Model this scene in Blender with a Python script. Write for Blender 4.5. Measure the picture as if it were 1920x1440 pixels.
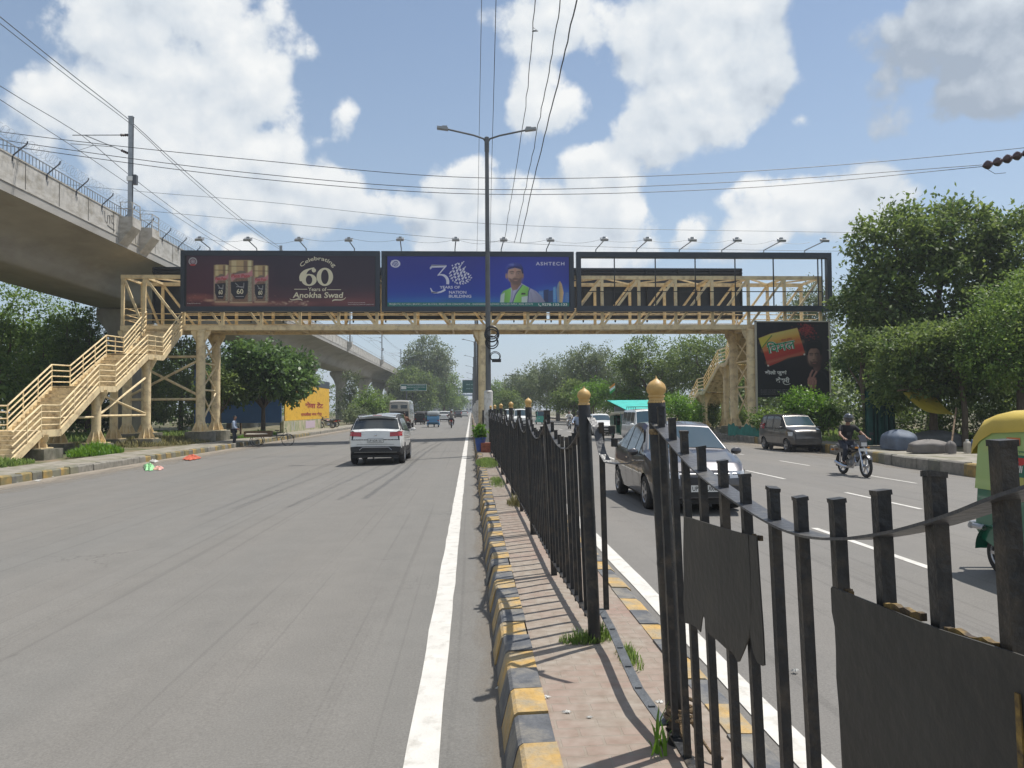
import bpy, bmesh, math, random
import numpy as np
from mathutils import Vector, Matrix, Euler

for o in list(bpy.data.objects):
    bpy.data.objects.remove(o)
C = bpy.context.scene.collection
scene = bpy.context.scene
R = math.radians
PI = math.pi

# ------------------------------------------------------------------ camera
CAM_H = 1.72
FPX = 1440.0
YAW, PITCH, ROLL = R(-3.07), R(1.89), R(-0.42)
cam_data = bpy.data.cameras.new('camera')
cam = bpy.data.objects.new('camera', cam_data)
C.objects.link(cam)
cam_data.sensor_fit = 'HORIZONTAL'
cam_data.sensor_width = 36
cam_data.lens = 36 * FPX / 1920
cam_data.clip_start = 0.05
cam_data.clip_end = 9000
CAM_M = Matrix.Rotation(YAW, 3, 'Z') @ Matrix.Rotation(PI / 2 + PITCH, 3, 'X') @ Matrix.Rotation(ROLL, 3, 'Z')
cam.location = (0, 0, CAM_H)
cam.rotation_euler = CAM_M.to_euler()
scene.camera = cam

# ------------------------------------------------------------------ light
SUN_EL, SUN_AZ = R(66), R(60)          # azimuth measured from +Y (along the road) towards +X
sun_dir = Vector((math.sin(SUN_AZ) * math.cos(SUN_EL), math.cos(SUN_AZ) * math.cos(SUN_EL), math.sin(SUN_EL)))
sl = bpy.data.lights.new('sun', 'SUN')
sl.energy = 4.6
sl.angle = R(0.55)
sl.color = (1.0, 0.955, 0.88)
so = bpy.data.objects.new('sun', sl)
so.rotation_euler = sun_dir.to_track_quat('Z', 'Y').to_euler()
so.location = (20, 10, 60)
C.objects.link(so)
scene.view_settings.view_transform = 'Standard'
scene.view_settings.look = 'None'
scene.view_settings.gamma = 1
scene.view_settings.exposure = 0.20
scene.render.engine = 'CYCLES'
scene.cycles.max_bounces = 6
scene.cycles.transparent_max_bounces = 6
scene.cycles.use_denoising = True
scene.cycles.caustics_reflective = False
scene.cycles.caustics_refractive = False
scene.cycles.sample_clamp_indirect = 4.0

# ---------------- sky: Nishita plus procedural cumulus, laid out by compass direction
world = bpy.data.worlds.new('World')
scene.world = world
world.use_nodes = True
world.cycles.sampling_method = 'MANUAL'
world.cycles.sample_map_resolution = 512
wn, wl = world.node_tree.nodes, world.node_tree.links
wn.clear()

def ray(px, py):
    return (CAM_M @ Vector(((px - 960) / FPX, (720 - py) / FPX, -1.0))).normalized()

def AT(px, py, t):
    d = ray(px, py)
    k = t / d.y
    return Vector((d.x * k, t, CAM_H + d.z * k))

def AS(px, py, s):
    d = ray(px, py)
    k = s / d.x
    return Vector((s, d.y * k, CAM_H + d.z * k))

def GZ(px, py, z):
    d = ray(px, py)
    k = (z - CAM_H) / d.z
    return Vector((d.x * k, d.y * k, z))

def math_n(nt, op, a, b=None, clamp=False):
    n = nt.nodes.new('ShaderNodeMath'); n.operation = op; n.use_clamp = clamp
    for i, v in enumerate((a, b)):
        if v is None: continue
        if isinstance(v, (int, float)): n.inputs[i].default_value = v
        else: nt.links.new(v, n.inputs[i])
    return n.outputs[0]

# clouds: centre as seen (converted to azimuth / elevation), half sizes in pixels, strength
BLOBS = [(330, 60, 190, 190, 1.), (300, 250, 210, 150, 1.), (90, 180, 95, 75, .9), (60, 250, 90, 60, .5),
         (420, 330, 150, 110, 1.), (560, 380, 190, 65, .95), (430, 140, 90, 130, .9),
         (480, 462, 42, 30, .95),
         (860, 370, 66, 56, 1.), (785, 405, 46, 30, .75), (900, 450, 120, 70, .95),
         (1120, 340, 76, 70, 1.), (1050, 430, 170, 80, 1.), (1150, 400, 60, 80, .9),
         (1300, 70, 180, 150, 1.), (1330, 180, 150, 110, 1.), (1060, 60, 140, 110, .85), (1050, 190, 80, 100, .75),
         (1250, 260, 130, 60, .6), (1420, 110, 70, 120, .8),
         (1800, 60, 230, 130, 1.), (1850, 160, 190, 80, .95), (1700, 50, 110, 60, .8),
         (1400, 370, 60, 42, .95), (1460, 410, 140, 60, 1.), (1600, 400, 130, 60, .85), (1290, 420, 38, 24, .6),
         (630, 235, 32, 50, .42), (600, 280, 40, 26, .3), (1490, 245, 40, 20, .3)]
g = bpy.data.node_groups.new('cloud_field', 'ShaderNodeTree')
g.interface.new_socket('Dir', in_out='INPUT', socket_type='NodeSocketVector')
g.interface.new_socket('Density', in_out='OUTPUT', socket_type='NodeSocketFloat')
gi = g.nodes.new('NodeGroupInput'); go = g.nodes.new('NodeGroupOutput')
nrm = g.nodes.new('ShaderNodeVectorMath'); nrm.operation = 'NORMALIZE'; g.links.new(gi.outputs[0], nrm.inputs[0])
sep = g.nodes.new('ShaderNodeSeparateXYZ'); g.links.new(nrm.outputs[0], sep.inputs[0])
az = math_n(g, 'ARCTAN2', sep.outputs[0], sep.outputs[1])
el = math_n(g, 'ARCSINE', sep.outputs[2])
cmb = g.nodes.new('ShaderNodeCombineXYZ'); g.links.new(az, cmb.inputs[0]); g.links.new(el, cmb.inputs[1])
warp = g.nodes.new('ShaderNodeTexNoise'); warp.inputs['Scale'].default_value = 5; warp.inputs['Detail'].default_value = 3
g.links.new(nrm.outputs[0], warp.inputs['Vector'])
wsub = g.nodes.new('ShaderNodeVectorMath'); wsub.operation = 'SUBTRACT'; wsub.inputs[1].default_value = (.5, .5, .5)
g.links.new(warp.outputs['Color'], wsub.inputs[0])
wsc = g.nodes.new('ShaderNodeVectorMath'); wsc.operation = 'SCALE'; wsc.inputs['Scale'].default_value = .10
g.links.new(wsub.outputs[0], wsc.inputs[0])
wad = g.nodes.new('ShaderNodeVectorMath'); wad.operation = 'ADD'
g.links.new(cmb.outputs[0], wad.inputs[0]); g.links.new(wsc.outputs[0], wad.inputs[1])
acc = None
for (bx, by, rx, ry, st) in BLOBS:
    d = ray(bx, by)
    ca, ce = math.atan2(d.x, d.y), math.asin(d.z)
    d2 = ray(bx + rx, by); d3 = ray(bx, by - ry)
    ra = max(abs(math.atan2(d2.x, d2.y) - ca), .01); re = max(abs(math.asin(d3.z) - ce), .01)
    sb = g.nodes.new('ShaderNodeVectorMath'); sb.operation = 'SUBTRACT'; sb.inputs[1].default_value = (ca, ce, 0)
    g.links.new(wad.outputs[0], sb.inputs[0])
    ml = g.nodes.new('ShaderNodeVectorMath'); ml.operation = 'MULTIPLY'; ml.inputs[1].default_value = (1 / ra, 1 / re, 0)
    g.links.new(sb.outputs[0], ml.inputs[0])
    ln = g.nodes.new('ShaderNodeVectorMath'); ln.operation = 'LENGTH'; g.links.new(ml.outputs[0], ln.inputs[0])
    v = math_n(g, 'MULTIPLY', math_n(g, 'SUBTRACT', 1.42, ln.outputs['Value']), st * .8)
    if acc is None: acc = v
    else:
        n = g.nodes.new('ShaderNodeMath'); n.operation = 'SMOOTH_MAX'; n.inputs[2].default_value = .12
        g.links.new(acc, n.inputs[0]); g.links.new(v, n.inputs[1]); acc = n.outputs[0]
# away from the photographed part of the sky scattered clouds go on
big = g.nodes.new('ShaderNodeTexNoise'); big.inputs['Scale'].default_value = 2.3; big.inputs['Detail'].default_value = 3
g.links.new(nrm.outputs[0], big.inputs['Vector'])
far = math_n(g, 'MULTIPLY', math_n(g, 'SUBTRACT', big.outputs['Fac'], .5), 3.2)
fw = math_n(g, 'MULTIPLY', math_n(g, 'SUBTRACT', .66, sep.outputs[1]), 6, clamp=True)
far = math_n(g, 'ADD', math_n(g, 'MULTIPLY', math_n(g, 'ADD', far, 1.2), fw), -1.0)
acc = math_n(g, 'MAXIMUM', acc, far)
fn = g.nodes.new('ShaderNodeTexNoise'); fn.inputs['Scale'].default_value = 11; fn.inputs['Detail'].default_value = 7
fn.inputs['Roughness'].default_value = .58
g.links.new(nrm.outputs[0], fn.inputs['Vector'])
fb = math_n(g, 'MULTIPLY', math_n(g, 'SUBTRACT', fn.outputs['Fac'], .5), 1.5)
wd2 = g.nodes.new('ShaderNodeVectorMath'); wd2.operation = 'SCALE'; wd2.inputs['Scale'].default_value = .05; g.links.new(fn.outputs['Color'], wd2.inputs[0])
wd3 = g.nodes.new('ShaderNodeVectorMath'); wd3.operation = 'ADD'; g.links.new(nrm.outputs[0], wd3.inputs[0]); g.links.new(wd2.outputs[0], wd3.inputs[1])
for vs_, am in ((13, .42), (34, .24)):
    vn = g.nodes.new('ShaderNodeTexVoronoi'); vn.inputs['Scale'].default_value = vs_; g.links.new(wd3.outputs[0], vn.inputs['Vector'])
    fb = math_n(g, 'ADD', fb, math_n(g, 'MULTIPLY', math_n(g, 'SUBTRACT', .45, vn.outputs['Distance']), am))
g.links.new(math_n(g, 'ADD', math_n(g, 'MINIMUM', acc, .70), fb), go.inputs[0])

tc = wn.new('ShaderNodeTexCoord')
c0 = wn.new('ShaderNodeGroup'); c0.node_tree = g; wl.new(tc.outputs['Generated'], c0.inputs[0])
off = wn.new('ShaderNodeVectorMath'); off.operation = 'ADD'; off.inputs[1].default_value = (.010, .0, .022)
wl.new(tc.outputs['Generated'], off.inputs[0])
c1 = wn.new('ShaderNodeGroup'); c1.node_tree = g; wl.new(off.outputs[0], c1.inputs[0])
wt = world.node_tree
mr = wn.new('ShaderNodeMapRange'); mr.interpolation_type = 'SMOOTHSTEP'
mr.inputs['From Min'].default_value = .14; mr.inputs['From Max'].default_value = .42
wl.new(c0.outputs[0], mr.inputs['Value'])
alpha = mr.outputs[0]
grad = math_n(wt, 'SUBTRACT', c0.outputs[0], c1.outputs[0])
lit = math_n(wt, 'ADD', math_n(wt, 'MULTIPLY', grad, .85), .66, clamp=True)
shn = wn.new('ShaderNodeTexNoise'); shn.inputs['Scale'].default_value = 3.1; shn.inputs['Detail'].default_value = 4
wl.new(tc.outputs['Generated'], shn.inputs['Vector'])
lit = math_n(wt, 'ADD', lit, math_n(wt, 'MULTIPLY', math_n(wt, 'SUBTRACT', shn.outputs['Fac'], .5), .8), clamp=True)
# the big cloud at the upper right is thick and grey underneath
dg = ray(1830, 40)
dt = wn.new('ShaderNodeVectorMath'); dt.operation = 'DISTANCE'; dt.inputs[1].default_value = dg
wl.new(tc.outputs['Generated'], dt.inputs[0])
gm = wn.new('ShaderNodeMapRange'); gm.inputs['From Min'].default_value = .27; gm.inputs['From Max'].default_value = .12
gm.interpolation_type = 'SMOOTHSTEP'
wl.new(dt.outputs['Value'], gm.inputs['Value'])
lit = math_n(wt, 'SUBTRACT', lit, math_n(wt, 'MULTIPLY', gm.outputs[0], .50), clamp=True)
ccol = wn.new('ShaderNodeValToRGB')
ccol.color_ramp.elements[0].position = 0; ccol.color_ramp.elements[0].color = (.36, .43, .53, 1)
ccol.color_ramp.elements[1].position = 1; ccol.color_ramp.elements[1].color = (.98, .99, .98, 1)
e = ccol.color_ramp.elements.new(.5); e.color = (.70, .76, .82, 1)
wl.new(lit, ccol.inputs[0])
sky = wn.new('ShaderNodeTexSky'); sky.sky_type = 'NISHITA'; sky.sun_disc = False
sky.sun_elevation = SUN_EL; sky.sun_rotation = SUN_AZ
sky.air_density = 1.0; sky.dust_density = .35; sky.ozone_density = 1.0; sky.altitude = 200
bg1 = wn.new('ShaderNodeBackground'); bg1.inputs['Strength'].default_value = .105
hzn = math_n(wt, 'POWER', math_n(wt, 'SUBTRACT', 1.0, math_n(wt, 'ABSOLUTE', (lambda q: (wl.new(tc.outputs['Generated'], q.inputs[0]), q.outputs[2])[1])(wn.new('ShaderNodeSeparateXYZ'))), clamp=True), 3.2)
hzf = math_n(wt, 'ADD', math_n(wt, 'MULTIPLY', hzn, .72), .05, clamp=True)
hzm = wn.new('ShaderNodeMix'); hzm.data_type = 'RGBA'; wl.new(hzf, hzm.inputs['Factor']); wl.new(sky.outputs[0], hzm.inputs['A'])
hzm.inputs['B'].default_value = (3.9, 5.0, 6.0, 1)          # milky summer haze
wl.new(hzm.outputs['Result'], bg1.inputs['Color'])
bg2 = wn.new('ShaderNodeBackground'); bg2.inputs['Strength'].default_value = .86
wl.new(ccol.outputs[0], bg2.inputs['Color'])
mx = wn.new('ShaderNodeMixShader')
wl.new(alpha, mx.inputs[0]); wl.new(bg1.outputs[0], mx.inputs[1]); wl.new(bg2.outputs[0], mx.inputs[2])
wo = wn.new('ShaderNodeOutputWorld'); wl.new(mx.outputs[0], wo.inputs[0])

# ------------------------------------------------------------------ materials
MATS = {}
def mat(name, col, rough=.6, metal=0., var=.0, scale=3., bump=0., bscale=40., dirt=None, dscale=1.2, damt=.5, spec=.5,
        stretch=(1, 1, 1), coat=0., emit=None, transl=0.):
    if name in MATS: return MATS[name]
    m = bpy.data.materials.new(name); m.use_nodes = True
    nt = m.node_tree; b = nt.nodes['Principled BSDF']
    b.inputs['Roughness'].default_value = rough; b.inputs['Metallic'].default_value = metal
    b.inputs['Specular IOR Level'].default_value = spec
    b.inputs['Base Color'].default_value = (*col, 1)
    b.inputs['Coat Weight'].default_value = coat
    if coat: b.inputs['Coat Roughness'].default_value = .04
    tcn = None
    if var or bump or dirt:
        tcn = nt.nodes.new('ShaderNodeTexCoord'); mp = nt.nodes.new('ShaderNodeMapping')
        mp.inputs['Scale'].default_value = stretch
        nt.links.new(tcn.outputs['Object'], mp.inputs[0])
    src = None
    if var:
        n = nt.nodes.new('ShaderNodeTexNoise'); n.inputs['Scale'].default_value = scale; n.inputs['Detail'].default_value = 6
        nt.links.new(mp.outputs[0], n.inputs['Vector'])
        r = nt.nodes.new('ShaderNodeValToRGB')
        r.color_ramp.elements[0].position = .3; r.color_ramp.elements[1].position = .7
        r.color_ramp.elements[0].color = (*[c * (1 - var) for c in col], 1)
        r.color_ramp.elements[1].color = (*[min(1, c * (1 + var)) for c in col], 1)
        nt.links.new(n.outputs['Fac'], r.inputs[0]); src = r.outputs[0]
        nt.links.new(src, b.inputs['Base Color'])
    if dirt:
        n = nt.nodes.new('ShaderNodeTexNoise'); n.inputs['Scale'].default_value = dscale; n.inputs['Detail'].default_value = 8
        n.inputs['Roughness'].default_value = .65
        nt.links.new(mp.outputs[0], n.inputs['Vector'])
        r = nt.nodes.new('ShaderNodeMapRange'); r.inputs['From Min'].default_value = .60 - damt * .25
        r.inputs['From Max'].default_value = .72 - damt * .1
        nt.links.new(n.outputs['Fac'], r.inputs['Value'])
        x = nt.nodes.new('ShaderNodeMix'); x.data_type = 'RGBA'
        nt.links.new(r.outputs[0], x.inputs['Factor'])
        if src: nt.links.new(src, x.inputs['A'])
        else: x.inputs['A'].default_value = (*col, 1)
        x.inputs['B'].default_value = (*dirt, 1)
        nt.links.new(x.outputs['Result'], b.inputs['Base Color'])
    if bump:
        n = nt.nodes.new('ShaderNodeTexNoise'); n.inputs['Scale'].default_value = bscale; n.inputs['Detail'].default_value = 5
        nt.links.new(mp.outputs[0], n.inputs['Vector'])
        bp = nt.nodes.new('ShaderNodeBump'); bp.inputs['Strength'].default_value = bump; bp.inputs['Distance'].default_value = .02
        nt.links.new(n.outputs['Fac'], bp.inputs['Height']); nt.links.new(bp.outputs[0], b.inputs['Normal'])
    if emit:
        b.inputs['Emission Color'].default_value = (*col, 1); b.inputs['Emission Strength'].default_value = emit
    if transl:
        tr = nt.nodes.new('ShaderNodeBsdfTranslucent'); ms = nt.nodes.new('ShaderNodeMixShader')
        ms.inputs[0].default_value = transl
        if src: nt.links.new(src, tr.inputs[0])
        else: tr.inputs[0].default_value = (*col, 1)
        nt.links.new(b.outputs[0], ms.inputs[1]); nt.links.new(tr.outputs[0], ms.inputs[2])
        nt.links.new(ms.outputs[0], nt.nodes['Material Output'].inputs[0])
    MATS[name] = m
    return m

def leafmat(name, dark, light, rough=.45, tr=.35, scale=1.3):
    m = bpy.data.materials.new(name); m.use_nodes = True; nt = m.node_tree; b = nt.nodes['Principled BSDF']
    tcn = nt.nodes.new('ShaderNodeTexCoord')
    n = nt.nodes.new('ShaderNodeTexNoise'); n.inputs['Scale'].default_value = scale; n.inputs['Detail'].default_value = 3
    nt.links.new(tcn.outputs['Object'], n.inputs['Vector'])
    n2 = nt.nodes.new('ShaderNodeTexWhiteNoise'); geo = nt.nodes.new('ShaderNodeNewGeometry')
    nt.links.new(geo.outputs['Random Per Island'], n2.inputs['Vector'])
    a = math_n(nt, 'ADD', math_n(nt, 'MULTIPLY', n.outputs['Fac'], 2.4), math_n(nt, 'MULTIPLY', geo.outputs['Random Per Island'], .5))
    a = math_n(nt, 'SUBTRACT', a, .95, clamp=True)
    r = nt.nodes.new('ShaderNodeMix'); r.data_type = 'RGBA'
    r.inputs['A'].default_value = (*dark, 1); r.inputs['B'].default_value = (*light, 1)
    nt.links.new(a, r.inputs['Factor'])
    nt.links.new(r.outputs['Result'], b.inputs['Base Color'])
    b.inputs['Roughness'].default_value = rough; b.inputs['Specular IOR Level'].default_value = .45
    trn = nt.nodes.new('ShaderNodeBsdfTranslucent'); ms = nt.nodes.new('ShaderNodeMixShader'); ms.inputs[0].default_value = tr
    hs = nt.nodes.new('ShaderNodeHueSaturation'); hs.inputs['Value'].default_value = 1.5; hs.inputs['Hue'].default_value = .485
    nt.links.new(r.outputs['Result'], hs.inputs['Color']); nt.links.new(hs.outputs[0], trn.inputs[0])
    nt.links.new(b.outputs[0], ms.inputs[1]); nt.links.new(trn.outputs[0], ms.inputs[2])
    nt.links.new(ms.outputs[0], nt.nodes['Material Output'].inputs[0])
    return m

# ------------------------------------------------------------------ mesh helpers
class MB:
    def __init__(s): s.v = []; s.f = []; s.m = []; s.sm = []
    def add(s, vs, fs, m=0, sm=False):
        b = len(s.v); s.v += [tuple(v) for v in vs]
        for f in fs:
            s.f.append(tuple(b + i for i in f)); s.m.append(m); s.sm.append(sm)
        return s
    def box(s, c, size, rot=None, m=0, taper=1.0):
        x, y, z = [q / 2 for q in size]
        vs = [Vector((sx * x * (taper if sz > 0 else 1), sy * y * (taper if sz > 0 else 1), sz * z)) for sz in (-1, 1) for sy in (-1, 1) for sx in (-1, 1)]
        if rot is not None: vs = [rot @ v for v in vs]
        c = Vector(c)
        return s.add([v + c for v in vs], [(0, 2, 3, 1), (4, 5, 7, 6), (0, 1, 5, 4), (2, 6, 7, 3), (0, 4, 6, 2), (1, 3, 7, 5)], m)
    def span(s, a, b, m=0):
        return s.box([(a[i] + b[i]) / 2 for i in range(3)], [abs(b[i] - a[i]) for i in range(3)], m=m)
    def beam(s, p, q, w, h, up=(0, 0, 1), m=0):
        p, q = Vector(p), Vector(q); d = (q - p)
        if d.length < 1e-6: return s
        dn = d.normalized(); u = Vector(up)
        if abs(dn.dot(u)) > .98: u = Vector((0, 1, 0))
        x = dn.cross(u).normalized(); z = x.cross(dn).normalized()
        vs = [e + x * (a * w / 2) + z * (b * h / 2) for e in (p, q) for a, b in ((-1, -1), (1, -1), (1, 1), (-1, 1))]
        return s.add(vs, [(3, 2, 1, 0), (4, 5, 6, 7), (0, 1, 5, 4), (1, 2, 6, 5), (2, 3, 7, 6), (3, 0, 4, 7)], m)
    def tube(s, pts, r, n=8, m=0, cap=True, flat=1.0):
        pts = [Vector(p) for p in pts]; k = len(pts)
        rr = r if isinstance(r, (list, tuple)) else [r] * k
        ref = Vector((0, 0, 1)); vs = []
        for i, p in enumerate(pts):
            d = (pts[min(i + 1, k - 1)] - pts[max(i - 1, 0)])
            d = d.normalized() if d.length > 1e-9 else Vector((0, 0, 1))
            if abs(d.dot(ref)) > .97: ref = Vector((0, 1, 0)) if abs(d.y) < .9 else Vector((1, 0, 0))
            x = d.cross(ref).normalized(); z = x.cross(d).normalized(); ref = z
            for j in range(n):
                a = 2 * PI * j / n
                vs.append(p + x * (math.cos(a) * rr[i]) + z * (math.sin(a) * rr[i] * flat))
        fs = [(i * n + j, i * n + (j + 1) % n, (i + 1) * n + (j + 1) % n, (i + 1) * n + j) for i in range(k - 1) for j in range(n)]
        s.add(vs, fs, m, True)
        if cap:
            s.add(vs[:n], [tuple(reversed(range(n)))], m); s.add(vs[-n:], [tuple(range(n))], m)
        return s
    def lathe(s, prof, c, n=24, m=0, axis=None, sm=True, a0=0, a1=2 * PI):
        c = Vector(c); Q = axis if axis is not None else Matrix.Identity(3)
        full = abs(a1 - a0 - 2 * PI) < 1e-6; nn = n if full else n + 1; vs = []
        for (r, z) in prof:
            for j in range(nn):
                a = a0 + (a1 - a0) * j / n
                vs.append(Q @ Vector((math.cos(a) * r, math.sin(a) * r, z)) + c)
        fs = []
        for i in range(len(prof) - 1):
            for j in range(n):
                k = (j + 1) % nn
                fs.append((i * nn + j, i * nn + k, (i + 1) * nn + k, (i + 1) * nn + j))
        return s.add(vs, fs, m, sm)
    def prism(s, pts, a, b, plane='xz', m=0, sm=False):
        def mk(p, d):
            if plane == 'xz': return Vector((p[0], d, p[1]))
            if plane == 'yz': return Vector((d, p[0], p[1]))
            return Vector((p[0], p[1], d))
        n = len(pts)
        s.add([mk(p, a) for p in pts] + [mk(p, b) for p in pts],
              [tuple(range(n)), tuple(reversed(range(n, 2 * n)))] + [(i, i + n, (i + 1) % n + n, (i + 1) % n) for i in range(n)], m, sm)
        return s
    def grid(s, P, m=0, sm=True):
        nr, nc = len(P), len(P[0])
        return s.add([v for row in P for v in row], [(i * nc + j, i * nc + j + 1, (i + 1) * nc + j + 1, (i + 1) * nc + j) for i in range(nr - 1) for j in range(nc - 1)], m, sm)
    def mesh(s, name, mats, off=(0, 0, 0), fixn=True):
        me = bpy.data.meshes.new(name)
        ox, oy, oz = off
        me.from_pydata([(v[0] - ox, v[1] - oy, v[2] - oz) for v in s.v], [], s.f)
        for mm in (mats if isinstance(mats, (list, tuple)) else [mats]): me.materials.append(mm)
        me.polygons.foreach_set('material_index', s.m)
        me.polygons.foreach_set('use_smooth', s.sm)
        if fixn:
            bm = bmesh.new(); bm.from_mesh(me); bmesh.ops.recalc_face_normals(bm, faces=bm.faces); bm.to_mesh(me); bm.free()
        if any(s.sm): me.set_sharp_from_angle(angle=R(40))
        me.update()
        return me
    def build(s, name, mats, parent=None, world=False, fixn=True, **kw):
        off = (0, 0, 0)
        if parent is not None and world: off = wloc(parent)
        o = bpy.data.objects.new(name, s.mesh(name, mats, off, fixn)); C.objects.link(o)
        if parent is not None: o.parent = parent
        for k, v in kw.items(): o[k] = v
        return o

def wloc(o):
    l = Vector(o.location); p = o.parent
    while p is not None: l = l + Vector(p.location); p = p.parent
    return l

def thing(name, label, cat, loc=(0, 0, 0), rz=0., group=None):
    o = bpy.data.objects.new(name, None); C.objects.link(o); o.location = loc; o.rotation_euler = (0, 0, rz)
    o.empty_display_size = .2
    return tag(o, label, cat, group)

def tag(o, label, cat, group=None, kind=None):
    o['label'] = label; o['category'] = cat
    if group: o['group'] = group
    if kind: o['kind'] = kind
    return o

def struct(o): o['kind'] = 'structure'; return o

def dup(root, loc=None, rz=None, label=None, group=None):
    def rec(o, par):
        c = o.copy(); C.objects.link(c); c.parent = par
        for ch in o.children: rec(ch, c)
        return c
    r = rec(root, None)
    if loc is not None: r.location = loc
    if rz is not None: r.rotation_euler = (0, 0, rz)
    if label: r['label'] = label
    if group: r['group'] = group
    return r

def text_geo(txt, offset=0., spacing=1.):
    cu = bpy.data.curves.new('t', 'FONT'); cu.body = txt; cu.size = 1; cu.offset = offset; cu.resolution_u = 3
    cu.space_character = spacing
    o = bpy.data.objects.new('t', cu); C.objects.link(o)
    bpy.context.view_layer.update()
    dg = bpy.context.evaluated_depsgraph_get()
    me = bpy.data.meshes.new_from_object(o.evaluated_get(dg))
    V = np.array([v.co[:] for v in me.vertices]).reshape(-1, 3); F = [tuple(p.vertices) for p in me.polygons]
    bpy.data.objects.remove(o); bpy.data.curves.remove(cu); bpy.data.meshes.remove(me)
    return V, F

def put_text(mb, txt, org, ux, uy, w, h, m=0, offset=0., warp=None, ital=0., spacing=1.):
    """letters fitted to a w x h box with lower-left corner org, laid along unit vectors ux, uy"""
    V, F = text_geo(txt, offset, spacing)
    if len(V) == 0: return
    lo, hi = V.min(0), V.max(0); org, ux, uy = Vector(org), Vector(ux), Vector(uy)
    vs = []
    for v in V:
        a = (v[0] - lo[0]) / (hi[0] - lo[0]); b = (v[1] - lo[1]) / max(hi[1] - lo[1], 1e-6)
        x, y = a * w + ital * b * h, b * h
        if warp: x, y = warp(a, b)
        vs.append(org + ux * x + uy * y)
    mb.add(vs, F, m)

def zroad(s):
    if s < .15: return -.02 * (.15 - s)
    return -.02 * max(0, s - 1.35)
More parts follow.
